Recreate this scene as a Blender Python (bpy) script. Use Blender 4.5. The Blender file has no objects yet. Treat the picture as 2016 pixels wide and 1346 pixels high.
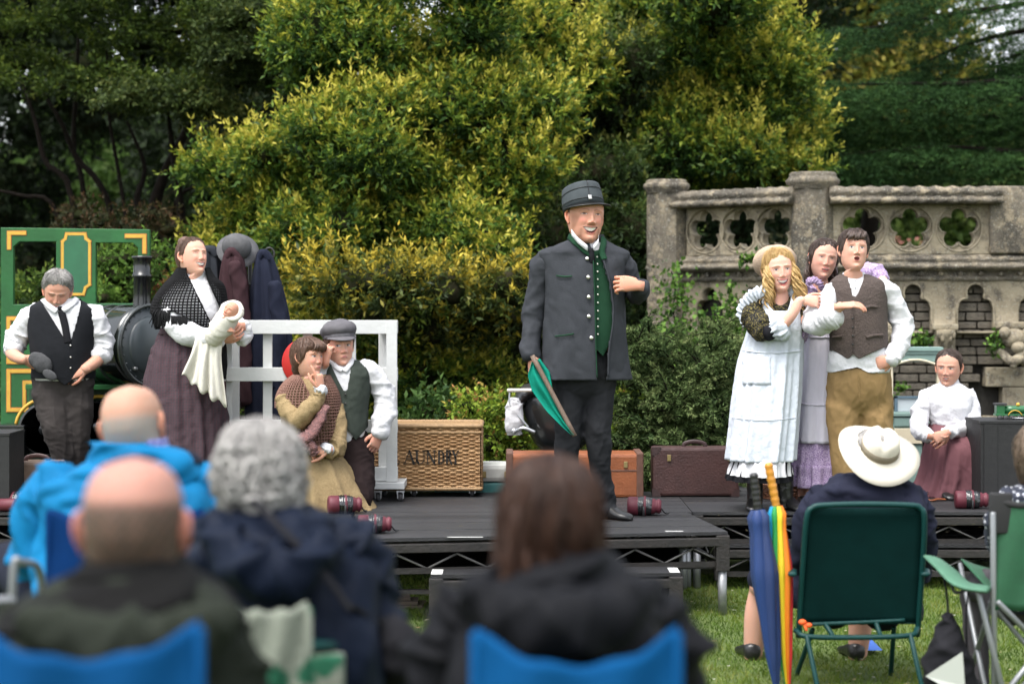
import bpy, bmesh, math, random
import numpy as np
from mathutils import Vector, Matrix
from mathutils.bvhtree import BVHTree
R = math.radians
rng = np.random.default_rng(7)
random.seed(7)
SC = bpy.context.scene
COL = SC.collection
# ---------------------------------------------------------------- camera, sky, sun, exposure
CAMH, HORY, FPX, CX = 1.70, 590.0, 3800.0, 1008.0
cam = bpy.data.cameras.new('camera'); camo = bpy.data.objects.new('camera', cam); COL.objects.link(camo)
camo.location = (0, 0, CAMH); camo.rotation_euler = (R(90), 0, 0)
cam.sensor_width = 36; cam.lens = 36 * FPX / 2016; cam.shift_y = -83 / 2016
cam.clip_start = 0.1; cam.clip_end = 2000
cam.dof.use_dof = True; cam.dof.focus_distance = 11.25; cam.dof.aperture_fstop = 2.1
SC.camera = camo
SUN_EL, SUN_AZ = 66, 215      # soft overcast light from behind and to the left of the camera
w = bpy.data.worlds.new('World'); SC.world = w; w.use_nodes = True
nt = w.node_tree; nt.nodes.clear()
sky = nt.nodes.new('ShaderNodeTexSky'); sky.sky_type = 'NISHITA'; sky.sun_disc = False
sky.sun_elevation = R(SUN_EL); sky.sun_rotation = R(SUN_AZ); sky.air_density = 1.0; sky.dust_density = 3.0
hs = nt.nodes.new('ShaderNodeHueSaturation'); hs.inputs['Saturation'].default_value = 0.30
bg = nt.nodes.new('ShaderNodeBackground'); bg.inputs['Strength'].default_value = 0.15
wo = nt.nodes.new('ShaderNodeOutputWorld')
nt.links.new(sky.outputs[0], hs.inputs['Color']); nt.links.new(hs.outputs[0], bg.inputs[0]); nt.links.new(bg.outputs[0], wo.inputs[0])
sl = bpy.data.lights.new('sun', 'SUN'); sl.energy = 1.3; sl.angle = R(35); sl.color = (1, .965, .91)
so = bpy.data.objects.new('sun', sl); COL.objects.link(so)
az, el = R(SUN_AZ), R(SUN_EL)
sd = Vector((math.sin(az) * math.cos(el), math.cos(az) * math.cos(el), math.sin(el)))
so.rotation_euler = sd.to_track_quat('Z', 'Y').to_euler()
SC.view_settings.view_transform = 'Standard'; SC.view_settings.look = 'None'
SC.view_settings.gamma = 1.0; SC.view_settings.exposure = 1.58
SC.view_settings.use_curve_mapping = False
SC.cycles.use_denoising = True
SC.cycles.max_bounces = 6; SC.cycles.diffuse_bounces = 3; SC.cycles.glossy_bounces = 3
SC.cycles.transmission_bounces = 4; SC.cycles.transparent_max_bounces = 6
SC.cycles.use_adaptive_sampling = True; SC.cycles.adaptive_threshold = 0.02
SC.cycles.caustics_reflective = False; SC.cycles.caustics_refractive = False
# ---------------------------------------------------------------- geometry helpers
CAM = np.array((0.0, 0.0, CAMH))
def P(px, py, Y):
    return np.array(((px - CX) * Y / FPX, Y, CAMH - (py - HORY) * Y / FPX))
def S(Y): return FPX / Y
def nrm(v):
    v = np.asarray(v, float); return v / (np.linalg.norm(v, axis=-1, keepdims=True) + 1e-12)
def catmull(a, m):
    a = np.asarray(a, float)
    if a.ndim == 1: a = a[:, None]; one = True
    else: one = False
    K = len(a)
    if K == 2:
        t = np.linspace(0, 1, m)[:, None]; r = a[0] * (1 - t) + a[1] * t
        return r[:, 0] if one else r
    e = np.vstack([2 * a[0] - a[1], a, 2 * a[-1] - a[-2]])
    t = np.linspace(0, K - 1, m); i = np.minimum(t.astype(int), K - 2); u = (t - i)[:, None]
    p0, p1, p2, p3 = e[i], e[i + 1], e[i + 2], e[i + 3]
    r = .5 * (2 * p1 + (p2 - p0) * u + (2 * p0 - 5 * p1 + 4 * p2 - p3) * u**2 + (3 * p1 - p0 - 3 * p2 + p3) * u**3)
    return r[:, 0] if one else r
def loft(rings, cap=True, closed=True):
    A = np.asarray(rings, float); K, n = A.shape[:2]
    V = A.reshape(-1, 3); i = np.arange(K - 1)[:, None] * n; j = np.arange(n if closed else n - 1)[None, :]
    j2 = (j + 1) % n
    F = np.stack([i + j, i + j2, i + n + j2, i + n + j], -1).reshape(-1, 4).tolist()
    if cap and closed:
        c0, c1 = A[0].mean(0), A[-1].mean(0); nv = len(V)
        V = np.vstack([V, c0, c1])
        for q in range(n):
            F.append([nv, (q + 1) % n, q]); F.append([nv + 1, (K - 1) * n + q, (K - 1) * n + (q + 1) % n])
    return V, F
def join(*gs):
    Vs, Fs, o = [], [], 0
    for V, F in gs:
        Vs.append(V); Fs += [[i + o for i in f] for f in F]; o += len(V)
    return np.vstack(Vs), Fs
def frames(p, up=None):
    p = np.asarray(p, float); t = nrm(np.gradient(p, axis=0))
    u = np.array(up if up is not None else (0, 0, 1.0), float)
    if abs(np.dot(nrm(u), t[0])) > .95: u = np.array((0, 1.0, .1))
    a = nrm(u - np.dot(u, t[0]) * t[0]); A = [a]
    for k in range(1, len(p)):
        a = a - np.dot(a, t[k]) * t[k]; a = nrm(a); A.append(a)
    A = np.array(A); B = np.cross(t, A)
    return t, A, B
def tube(pts, rad, n=12, m=None, cap=True, fold=None, up=None, rnd=True):
    """round tube through points; rad scalar, list, or list of (along up, across)"""
    pts = np.asarray(pts, float); rad = np.asarray(rad, float)
    if rad.ndim == 0: rad = np.full(len(pts), float(rad))
    if rad.ndim == 1: rad = np.stack([rad, rad], 1)
    if m: pts = catmull(pts, m); rad = np.maximum(catmull(rad, m), 1e-4)
    t, A, B = frames(pts, up); th = np.linspace(0, 2 * np.pi, n, endpoint=False)
    tt = np.linspace(0, 1, len(pts))
    ca, sa = np.cos(th), np.sin(th)
    off = np.zeros((len(pts), n)) if fold is None else fold(th[None, :], tt[:, None]) + np.zeros((len(pts), n))
    rg = pts[:, None] + A[:, None] * ((rad[:, :1] + off) * ca)[..., None] + B[:, None] * ((rad[:, 1:] + off) * sa)[..., None]
    if rnd and cap:     # rounded ends
        def end(c, ring, dirn, r):
            return [c + (ring - c) * k + dirn * r * h for k, h in ((.85, .35), (.55, .65))]
        e0 = end(pts[0], rg[0], -t[0], rad[0].min() * .8)[::-1]; e1 = end(pts[-1], rg[-1], t[-1], rad[-1].min() * .8)
        rg = np.vstack([np.array(e0), rg, np.array(e1)])
    return loft(rg, cap)
def spread_fold(amps, ms, fs, seed=0, ramp=None):
    r = np.random.default_rng(seed); ph = r.uniform(0, 6.28, len(amps))
    def f(th, t):
        v = sum(a * np.sin(m * th + 6.283 * k * t + p) for a, m, k, p in zip(amps, ms, fs, ph))
        return v if ramp is None else v * ramp(t)
    return f
def cloth(amp=.004, seed=0, ramp=None, f=1.0):
    """creases: narrow ridges that spiral round a sleeve or leg"""
    r = np.random.default_rng(seed); q = [(m, k * f * r.uniform(.7, 1.3), r.uniform(0, 6.28), w_) for m, k, w_ in ((1, 2.2, 1), (2, -2.6, .9), (1, -3.8, .7), (3, 4.4, .6), (2, 6.1, .4))]
    def g(th, t):
        v = 0
        for m, k, p, w_ in q:
            w2 = .5 + .5 * np.sin(th * 1.0 + 5 * t * k / 3 + p * 2)
            v = v + w_ * w2 * ((1 - abs(np.sin(.5 * m * th + 3.1416 * k * t + p))) ** 2.5 - .2)
        v = v * amp
        return v if ramp is None else v * ramp(t)
    return g
def rows(Y, Rr, n=64, m=70, ex=2.3, fold=None, cap=True):
    """loft of level rings given by picture rows (py, x left, x right, depth front, depth back[, shift]) at distance Y"""
    a = np.array([list(r) + [0] * (6 - len(r)) for r in Rr], float)
    a = catmull(a, m); k = Y / FPX
    th = np.linspace(0, 2 * np.pi, n, endpoint=False)
    c, s = np.cos(th), np.sin(th)
    C = np.sign(c) * abs(c) ** (2 / ex); Sn = np.sign(s) * abs(s) ** (2 / ex)
    tt = np.linspace(0, 1, m)[:, None]
    off = 0 if fold is None else fold(th[None, :], tt)
    w = (a[:, 2:3] - a[:, 1:2]) / 2 * k; cx = ((a[:, 1:2] + a[:, 2:3]) / 2 - CX) * k
    d = np.where(Sn > 0, a[:, 4:5], a[:, 3:4])
    X = cx + (w + off) * C; YY = Y + a[:, 5:6] + (d + off) * Sn; Z = CAMH - (a[:, 0:1] - HORY) * k + 0 * X
    return loft(np.stack([X, YY, Z], -1), cap)
def lathe(prof, n=24, c=(0, 0, 0), axis='z'):
    th = np.linspace(0, 2 * np.pi, n, endpoint=False); rg = []
    for r, z in prof:
        q = np.stack([r * np.cos(th), r * np.sin(th), np.full(n, z)], 1)
        if axis == 'y': q = q[:, [0, 2, 1]] * np.array((1, 1, 1))
        if axis == 'x': q = q[:, [2, 0, 1]]
        rg.append(q + np.array(c))
    V, F = loft(np.array(rg))
    if axis == 'y': F = [f[::-1] for f in F]
    return V, F
def box(x0, x1, y0, y1, z0, z1, b=0):
    if b <= 0:
        V = np.array([(x, y, z) for x in (x0, x1) for y in (y0, y1) for z in (z0, z1)], float)
        F = [[0, 1, 3, 2], [4, 6, 7, 5], [0, 4, 5, 1], [2, 3, 7, 6], [0, 2, 6, 4], [1, 5, 7, 3]]
        return V, F
    bm = bmesh.new()
    V, F = box(x0, x1, y0, y1, z0, z1)
    vs = [bm.verts.new(v) for v in V]
    for f in F: bm.faces.new([vs[i] for i in f])
    bmesh.ops.bevel(bm, geom=list(bm.edges), offset=b, segments=2, affect='EDGES', profile=.6)
    bm.verts.index_update()
    V = np.array([v.co[:] for v in bm.verts]); F = [[v.index for v in f.verts] for f in bm.faces]; bm.free()
    return V, F
def xf(g, rot=(0, 0, 0), loc=(0, 0, 0), sc=1, about=(0, 0, 0)):
    from mathutils import Euler
    M = np.array(Euler([R(a) for a in rot]).to_matrix()); ab = np.array(about)
    return ((g[0] - ab) * sc) @ M.T + ab + np.array(loc), g[1]
def bar(a, b, wd, dp, bev=0):
    """rectangular bar from a to b"""
    a, b = np.asarray(a, float), np.asarray(b, float); L = np.linalg.norm(b - a)
    V, F = box(-wd / 2, wd / 2, -dp / 2, dp / 2, 0, L, bev)
    z = nrm(b - a); h = np.array((0, 1.0, 0)) if abs(z[1]) < .9 else np.array((0, 0, 1.0))
    x = nrm(np.cross(h, z)); y = np.cross(z, x)
    return V @ np.array([x, y, z]) + a, F
def ball(c, r, n=12, m=8):
    r = np.broadcast_to(np.asarray(r, float), (3,)); u = np.linspace(0, np.pi, m + 2)[1:-1]
    th = np.linspace(0, 2 * np.pi, n, endpoint=False)
    rg = np.stack([np.sin(u)[:, None] * np.cos(th), np.sin(u)[:, None] * np.sin(th), -np.cos(u)[:, None] + 0 * th], -1)
    V, F = loft(rg); V[-2] = (0, 0, -1); V[-1] = (0, 0, 1)
    return V * r + np.array(c), F
LOC = {}
def mk(name, g, mat, parent=None, smooth=True, col=None, world=False, nolink=False):
    V, F = g; V = np.asarray(V, float)
    if parent is not None and not world: V = V - LOC.get(parent.name, np.zeros(3))
    me = bpy.data.meshes.new(name)
    if isinstance(F, np.ndarray):
        nf, k = F.shape
        me.vertices.add(len(V)); me.vertices.foreach_set('co', V.astype(np.float32).ravel())
        me.loops.add(nf * k); me.loops.foreach_set('vertex_index', F.astype(np.int32).ravel())
        me.polygons.add(nf); me.polygons.foreach_set('loop_start', np.arange(0, nf * k, k, dtype=np.int32))
        me.update(calc_edges=True)
    else:
        me.from_pydata(V.tolist(), [], F)
        me.update()
    if smooth: me.polygons.foreach_set('use_smooth', np.ones(len(me.polygons), bool))
    if col is not None:
        a = me.color_attributes.new('Col', 'FLOAT_COLOR', 'POINT')
        c = np.ones((len(V), 4), np.float32); c[:, :3] = col; a.data.foreach_set('color', c.ravel())
    if mat is not None: me.materials.append(mat)
    o = bpy.data.objects.new(name, me); COL.objects.link(o)
    if parent is not None:
        o.parent = parent; LOC[o.name] = LOC.get(parent.name, np.zeros(3))
    return o
def fuse(g, voxel=.009, smooth=8):
    """one continuous surface out of overlapping closed pieces"""
    me = bpy.data.meshes.new('f'); me.from_pydata(np.asarray(g[0]).tolist(), [], g[1]); o = bpy.data.objects.new('f', me); COL.objects.link(o)
    m = o.modifiers.new('r', 'REMESH'); m.mode = 'VOXEL'; m.voxel_size = voxel; m2 = o.modifiers.new('s', 'SMOOTH'); m2.factor = .5; m2.iterations = smooth
    e = bpy.data.meshes.new_from_object(o.evaluated_get(bpy.context.evaluated_depsgraph_get()))
    V = np.empty(len(e.vertices) * 3); e.vertices.foreach_get('co', V); F = [list(p.vertices) for p in e.polygons]
    bpy.data.objects.remove(o); bpy.data.meshes.remove(me); bpy.data.meshes.remove(e); return V.reshape(-1, 3), F
def sharp(o, ang=35):
    me = o.data
    me.set_sharp_from_angle(angle=R(ang)); return o
def tag(o, label, cat=None, group=None, kind=None):
    if label: o['label'] = label
    if cat: o['category'] = cat
    if group: o['group'] = group
    if kind: o['kind'] = kind
    return o
def thing(name, label, cat, loc, group=None):
    o = bpy.data.objects.new(name, None); COL.objects.link(o); o.location = tuple(loc); o.empty_display_size = .1
    LOC[o.name] = np.array(loc, float)
    return tag(o, label, cat, group)
def clone(o, parent, loc=None):
    c = o.copy(); COL.objects.link(c); c.parent = parent
    if loc is not None: c.location = tuple(loc)
    return c
class Surf:
    """a mesh one can lay buttons, strips and seams on, looking from the audience side"""
    def __init__(s, *gs):
        V, F = join(*gs) if len(gs) > 1 else gs[0]
        s.b = BVHTree.FromPolygons([tuple(v) for v in V], [list(f) for f in F])
    def at(s, px, py, off=0.0, default=None):
        d = Vector(P(px, py, 1.0) - CAM).normalized()
        h = s.b.ray_cast(Vector(CAM), d)
        if h[0] is None:
            return (None, None)
        n = h[1] if h[1].dot(d) < 0 else -h[1]
        return np.array(h[0] + n * off), np.array(n)
    def line(s, pts, off=.003, m=24):
        q = catmull(pts, m); o, N = [], []
        for x, y in q:
            a, n = s.at(x, y, off)
            if a is not None: o.append(a); N.append(n)
        return np.array(o), np.array(N)
    def strip(s, pts, wd, off=.002, th=.003, m=24):
        p, N = s.line(pts, off, m)
        if len(p) < 2: return np.zeros((0, 3)), []
        t = nrm(np.gradient(p, axis=0)); b = nrm(np.cross(t, N)) * wd / 2; q = N * th
        return loft(np.stack([p - b - q, p - b + q * .6, p + q, p + b + q * .6, p + b - q], 1))
def cutout(g, poly, front_only=True, Yc=None):
    """remove faces of g seen inside the picture polygon, snapping the border to it"""
    V, F = np.array(g[0]), g[1]; poly = np.array(poly, float)
    k = FPX / V[:, 1]; px = CX + V[:, 0] * k; py = HORY + (CAMH - V[:, 2]) * k
    def inside(x, y):
        r = np.zeros(len(x), bool); j = len(poly) - 1
        for i in range(len(poly)):
            (xi, yi), (xj, yj) = poly[i], poly[j]
            with np.errstate(divide='ignore', invalid='ignore'):
                r ^= ((yi > y) != (yj > y)) & (x < (xj - xi) * (y - yi) / (yj - yi + 1e-12) + xi)
            j = i
        return r
    ins = inside(px, py)
    if Yc is not None: ins &= V[:, 1] < Yc
    keep = [f for f in F if not all(ins[i] for i in f)]
    # snap inside vertices that remain to the polygon border
    used = set(i for f in keep for i in f)
    for i in used:
        if ins[i]:
            best = None
            for a in range(len(poly)):
                A, B = poly[a], poly[(a + 1) % len(poly)]; ab = B - A; L = ab @ ab
                u = np.clip(((px[i] - A[0]) * ab[0] + (py[i] - A[1]) * ab[1]) / (L + 1e-9), 0, 1); q = A + ab * u
                d = (q[0] - px[i])**2 + (q[1] - py[i])**2
                if best is None or d < best[0]: best = (d, q)
            if best[0] < 150: V[i] = P(best[1][0], best[1][1], V[i, 1])
    return V, keep
def solid(o, th, off=1):
    m = o.modifiers.new('thick', 'SOLIDIFY'); m.thickness = th; m.offset = off; return o
# ---------------------------------------------------------------- materials
MATS = {}
def mat(name, col=(.5, .5, .5), rough=.7, var=.0, vscale=20, bump=0, bscale=60, metal=0, spec=.5, attr=False, sheen=0,
        trans=0, rnd=0, detail=4, col2=None, kind='noise', stretch=None, sss=0, coat=0):
    if name in MATS: return MATS[name]
    m = bpy.data.materials.new(name); m.use_nodes = True; t = m.node_tree; N = t.nodes; L = t.links
    b = N['Principled BSDF']; b.inputs['Roughness'].default_value = rough; b.inputs['Metallic'].default_value = metal
    b.inputs['Specular IOR Level'].default_value = spec
    if sheen: b.inputs['Sheen Weight'].default_value = sheen; b.inputs['Sheen Roughness'].default_value = .6
    if coat: b.inputs['Coat Weight'].default_value = coat; b.inputs['Coat Roughness'].default_value = .15
    if sss:
        b.inputs['Subsurface Weight'].default_value = sss; b.inputs['Subsurface Radius'].default_value = (.022, .009, .005); b.inputs['Subsurface Scale'].default_value = 1
    tc = N.new('ShaderNodeTexCoord'); co = tc.outputs['Object']
    if stretch:
        mp = N.new('ShaderNodeMapping'); mp.inputs['Scale'].default_value = stretch; L.new(co, mp.inputs['Vector']); co = mp.outputs[0]
    if False: pass
    if attr:
        a = N.new('ShaderNodeAttribute'); a.attribute_name = 'Col'; src = a.outputs['Color']
    else:
        rgb = N.new('ShaderNodeRGB'); rgb.outputs[0].default_value = (*col, 1); src = rgb.outputs[0]
    if var or col2:
        nz = N.new('ShaderNodeTexNoise'); nz.inputs['Scale'].default_value = vscale; nz.inputs['Detail'].default_value = detail
        nz.inputs['Roughness'].default_value = .62; L.new(co, nz.inputs['Vector'])
        rm = N.new('ShaderNodeMapRange'); rm.inputs[1].default_value = .3; rm.inputs[2].default_value = .7; L.new(nz.outputs['Fac'], rm.inputs[0])
        mx = N.new('ShaderNodeMix'); mx.data_type = 'RGBA'; L.new(rm.outputs[0], mx.inputs['Factor']); L.new(src, mx.inputs['A'])
        if col2: mx.inputs['B'].default_value = (*col2, 1)
        else:
            mu = N.new('ShaderNodeMix'); mu.data_type = 'RGBA'; mu.blend_type = 'MULTIPLY'; mu.inputs['Factor'].default_value = 1
            L.new(src, mu.inputs['A']); mu.inputs['B'].default_value = (1 - var, 1 - var, 1 - var, 1); L.new(mu.outputs['Result'], mx.inputs['B'])
        src = mx.outputs['Result']
    if rnd:
        oi = N.new('ShaderNodeObjectInfo'); rr = N.new('ShaderNodeMapRange'); rr.inputs[3].default_value = 1 - rnd; rr.inputs[4].default_value = 1 + rnd; L.new(oi.outputs['Random'], rr.inputs[0])
        vm = N.new('ShaderNodeVectorMath'); vm.operation = 'SCALE'; L.new(src, vm.inputs[0]); L.new(rr.outputs[0], vm.inputs['Scale']); src = vm.outputs[0]
    L.new(src, b.inputs['Base Color'])
    if bump:
        n2 = N.new('ShaderNodeTexNoise'); n2.inputs['Scale'].default_value = bscale; n2.inputs['Detail'].default_value = 3; L.new(co, n2.inputs['Vector'])
        bp = N.new('ShaderNodeBump'); bp.inputs['Strength'].default_value = bump; bp.inputs['Distance'].default_value = .02
        L.new(n2.outputs['Fac'], bp.inputs['Height']); L.new(bp.outputs[0], b.inputs['Normal'])
    if trans:
        tr = N.new('ShaderNodeBsdfTranslucent'); L.new(src, tr.inputs['Color']); ms = N.new('ShaderNodeMixShader'); ms.inputs[0].default_value = trans
        L.new(b.outputs[0], ms.inputs[1]); L.new(tr.outputs[0], ms.inputs[2]); L.new(ms.outputs[0], N['Material Output'].inputs['Surface'])
    MATS[name] = m; return m
def srgb(r, g, b):
    f = lambda v: ((v / 255 + .055) / 1.055) ** 2.4 if v > 10 else v / 255 / 12.92
    return (f(r), f(g), f(b))
def lump_noise(p, sc, seed=0):
    r = np.random.default_rng(seed); v = np.zeros(len(p))
    for q in range(6):
        kx = r.normal(size=3) * sc * (1 + .35 * q); v += np.sin(p @ kx + r.uniform(0, 6.28)) / (1 + .3 * q)
    return v / 3.2
# ---------------------------------------------------------------- vegetation tools
M_leaf = mat('leaf', attr=True, rough=.6, spec=.15, trans=.28)
M_leafg = mat('leaf_glossy', attr=True, rough=.5, spec=.2, trans=.26)
M_needle = mat('needle', attr=True, rough=.7, spec=.12, trans=.15)
M_bark = mat('bark', (.013, .010, .008), .9, var=.5, vscale=14, bump=.8, bscale=40, spec=.08)
M_core = mat('shade_dark_green', (.010, .018, .006), .95, spec=.0, col2=(.03, .026, .016), vscale=9, bump=1, bscale=25)  # near-black green, the shade deep inside a crown put into the colour
def rdir(n): return nrm(rng.normal(size=(n, 3)))
def leafmesh(p, d, L, W, fold=.25):
    N = len(p); r = rdir(N); s = nrm(np.cross(d, r)); n = np.cross(s, d)
    L = np.broadcast_to(L, (N,))[:, None]; W = np.broadcast_to(W, (N,))[:, None]
    m = p + d * L * .45 + n * W * fold
    V = np.stack([p, m + s * W * .5, p + d * L - n * L * .12, m - s * W * .5], 1).reshape(-1, 3)
    return V, np.arange(N * 4).reshape(N, 4)
def sprigs(p, d, k, tw, L, W, ang=(35, 75)):
    """k leaves round a twig of length tw at each p, pointing along d; returns leaf mesh and place along twig"""
    N = len(p); a = np.linspace(.12, 1, k)[None, :] + rng.uniform(-.06, .06, (N, k))
    u = rdir(N); e1 = nrm(np.cross(d, u)); e2 = np.cross(d, e1)
    ph = np.arange(k)[None, :] * 2.4 + rng.uniform(0, 6.28, (N, 1)) + rng.uniform(-.4, .4, (N, k))
    an = np.radians(ang[1] + (ang[0] - ang[1]) * a + rng.uniform(-14, 14, (N, k)))
    rad = e1[:, None] * np.cos(ph)[..., None] + e2[:, None] * np.sin(ph)[..., None]
    ld = d[:, None] * np.cos(an)[..., None] + rad * np.sin(an)[..., None]
    tw = np.broadcast_to(tw, (N,)); pp = p[:, None] + d[:, None] * (a * tw[:, None])[..., None]
    sz = rng.uniform(.7, 1.2, (N, k))
    V, F = leafmesh(pp.reshape(-1, 3), nrm(ld.reshape(-1, 3)), (L * sz).ravel(), (W * sz).ravel())
    return V, F, a
def on_lobes(lobes, dens, back=.45, inner=1.0):
    """random points and normals over the outside of many ellipsoids (c, r)"""
    Cs = np.array([l[0] for l in lobes]); Rs = np.array([l[1] for l in lobes]); out, on = [], []
    for c, r in zip(Cs, Rs):
        A = 4 * np.pi * ((r[0] * r[1])**1.6 / 3 + (r[0] * r[2])**1.6 / 3 + (r[1] * r[2])**1.6 / 3)**(1 / 1.6)
        n = max(4, int(A * dens)); u = rdir(n); p = c + u * r * inner; nn = nrm(u / r)
        ok = (nn[:, 1] < back) & (nn[:, 2] > -.8)
        p, nn = p[ok], nn[ok]
        q = (p[:, None] - Cs[None]) / Rs[None]; ins = ((q**2).sum(-1) < .72).any(1) if inner >= .99 else np.zeros(len(p), bool)
        out.append(p[~ins]); on.append(nn[~ins])
    return np.vstack(out), np.vstack(on)
def in_poly(poly, n, seed):
    r = np.random.default_rng(seed); poly = np.array(poly, float); lo, hi = poly.min(0), poly.max(0); out = []
    while len(out) < n:
        x, y = r.uniform(lo, hi); c = False; j = len(poly) - 1
        for i in range(len(poly)):
            if (poly[i][1] > y) != (poly[j][1] > y) and x < (poly[j][0] - poly[i][0]) * (y - poly[i][1]) / (poly[j][1] - poly[i][1]) + poly[i][0]: c = not c
            j = i
        if c: out.append((x, y))
    return out
def poisson(poly, dmin, seed, tries=1500):
    pts = []
    for x, y in in_poly(poly, tries, seed):
        if all((x - a)**2 + (y - b)**2 > dmin * dmin for a, b in pts): pts.append((x, y))
    return pts
def pick(pal, t):
    pal = np.array(pal); t = np.clip(t, 0, .9999) * (len(pal) - 1); i = t.astype(int); u = (t - i)[:, None]
    return pal[i] * (1 - u) + pal[i + 1] * u
def shrub(name, label, cat, lobes, dens, k, tw, L, W, pal, base, mat_, tipw=.35, seed=1, core=.8, up=.55, fill=True, stems=None, noisc=2.4, group=None, ang=(35, 75), tone0=.42, nzw=0.0, nam=.42):
    t = thing(name, label, cat, base, group)
    p, n = on_lobes(lobes, dens); N = len(p)
    d = nrm(n * .8 + np.array((0, -.08, up)) + rdir(N) * .5)
    p = p - d * tw * .6 + rdir(N) * tw * .4
    V, F, a = sprigs(p, d, k, tw * (.55 + 1.5 * rng.random(N)**2.2), L, W, ang)
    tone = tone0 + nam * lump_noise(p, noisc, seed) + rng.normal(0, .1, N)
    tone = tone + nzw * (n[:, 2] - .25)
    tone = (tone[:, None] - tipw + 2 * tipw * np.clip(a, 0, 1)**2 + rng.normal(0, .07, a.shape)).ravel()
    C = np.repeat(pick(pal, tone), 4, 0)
    gs_v, gs_f, gs_c = [V], [F], [C]
    if fill:
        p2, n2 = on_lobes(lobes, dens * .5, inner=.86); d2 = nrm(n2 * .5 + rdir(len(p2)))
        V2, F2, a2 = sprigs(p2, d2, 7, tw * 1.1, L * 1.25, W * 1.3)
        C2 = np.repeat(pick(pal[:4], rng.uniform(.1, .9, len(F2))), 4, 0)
        gs_v.append(V2); gs_f.append(F2 + len(V)); gs_c.append(C2)
    cr = mk('crown', (np.vstack(gs_v), np.vstack(gs_f)), mat_, t, smooth=False, col=np.vstack(gs_c)); cr['kind'] = 'stuff'
    if core:  # solid dark lumps that make the gaps between leaves read as deep shade
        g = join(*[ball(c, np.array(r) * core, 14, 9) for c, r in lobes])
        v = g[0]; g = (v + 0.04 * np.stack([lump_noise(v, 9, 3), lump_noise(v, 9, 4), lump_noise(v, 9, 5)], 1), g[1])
        ib = mk('shade_core', fuse(g, float(np.ptp(g[0][:, 0])) / 60 + .02, 2), M_core, t); ib['kind'] = 'stuff'
    if stems:
        for s in stems: mk('trunk', tube(s[0], s[1], 8, 14), M_bark, t)
    return t
def lob(px, py, Y, r, ry=None, rz=None):
    k = Y / FPX; return (P(px, py, Y), np.array((r * k, (ry or r) * k * 1.0, (rz or r) * k)))
# ---------------------------------------------------------------- ground and lawn
def sheet(x0, x1, y0, y1, nx, ny, z=0, amp=.0, seed=0):
    X, Yy = np.meshgrid(np.linspace(x0, x1, nx), np.linspace(y0, y1, ny)); p = np.stack([X.ravel(), Yy.ravel(), 0 * X.ravel()], 1)
    p[:, 2] = z + (amp * lump_noise(p, .8, seed) if amp else 0)
    i = np.arange(ny - 1)[:, None] * nx + np.arange(nx - 1)[None, :]
    return p, np.stack([i, i + 1, i + nx + 1, i + nx], -1).reshape(-1, 4)
M_lawn = mat('lawn', (.055, .095, .018), .95, col2=(.10, .13, .03), vscale=6, bump=.6, bscale=120)
M_soil = mat('soil', (.035, .028, .02), .95, col2=(.025, .035, .012), vscale=5, bump=.9, bscale=30)
tag(mk('lawn', sheet(-400, 400, -40, 900, 60, 60, 0), M_lawn), 'mown green lawn under the audience and in front of the stage', kind='structure')
tag(mk('garden_bed', sheet(-14, 14, 12.7, 30, 60, 40, .02, .015, 3), M_soil), 'dark planting bed behind the stage', kind='structure')
def grass():
    n = 90000
    x = rng.uniform(-1.6, 3.3, n); y = rng.uniform(6.6, 11.9, n)
    ok = abs(x) < y * .28 + .1; x, y = x[ok], y[ok]; n = len(x)
    p = np.stack([x, y, np.zeros(n)], 1); cl = lump_noise(p, 5, 8) + .5 * lump_noise(p, 23, 9)
    h = .022 + .014 * rng.random(n) + .008 * cl; d = nrm(np.stack([rng.normal(0, .45, n), rng.normal(0, .45, n), np.ones(n)], 1))
    s = nrm(np.cross(d, rdir(n))) * .0028
    V = np.stack([p - s, p + s, p + d * h[:, None] + rng.normal(0, .006, (n, 3)) * (1, 1, 0)], 1).reshape(-1, 3)
    C = pick([(.05, .09, .013), (.085, .145, .020), (.15, .195, .03), (.26, .25, .09)], .40 + .3 * cl + .22 * lump_noise(p, 1.6, 12) + rng.normal(0, .16, n))
    tag(mk('grass', (V, np.arange(3 * n).reshape(n, 3)), M_leaf, smooth=False, col=np.repeat(C, 3, 0)), 'short mown grass blades of the lawn', kind='stuff')
    # tufts of longer grass and fallen leaves near the stage edge
grass()
# ---------------------------------------------------------------- trees and shrubs behind
GOLD = [(.020, .050, .011), (.047, .104, .017), (.108, .175, .023), (.22, .262, .028), (.40, .38, .042), (.62, .55, .10)]
def golden(name, label, poly, Y0, dY, seed, rr=(52, 98), dmin=74, base=(0, 18, 0), stems=None, dens=215, pal=GOLD, extra=(), bulge=None):
    r = np.random.default_rng(seed); L = []
    pts = poisson(poly, dmin, seed); c = np.mean(pts, 0); sp = np.ptp(np.array(pts), 0) / 2
    for x, y in pts:
        e = ((x - c[0]) / sp[0])**2 * .8 + ((y - c[1]) / sp[1])**2 * .25
        q = r.uniform(*rr); L.append(lob(x, y, Y0 + dY * e - .45 + r.uniform(-.85, .75), q, q * 1.15, q * r.uniform(.75, 1.0)))
    for e in extra: L.append(lob(*e))
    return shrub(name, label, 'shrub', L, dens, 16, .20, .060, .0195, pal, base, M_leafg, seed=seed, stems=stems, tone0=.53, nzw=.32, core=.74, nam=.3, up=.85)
polyA = [(420, 620), (420, 560), (500, 470), (440, 380), (400, 330), (470, 300), (540, 290), (590, 150), (620, 40), (700, -60), (1090, -60), (1110, 60), (1130, 160), (1080, 280), (1030, 360), (980, 420), (970, 560), (960, 700), (960, 930), (620, 930), (560, 700)]
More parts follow.
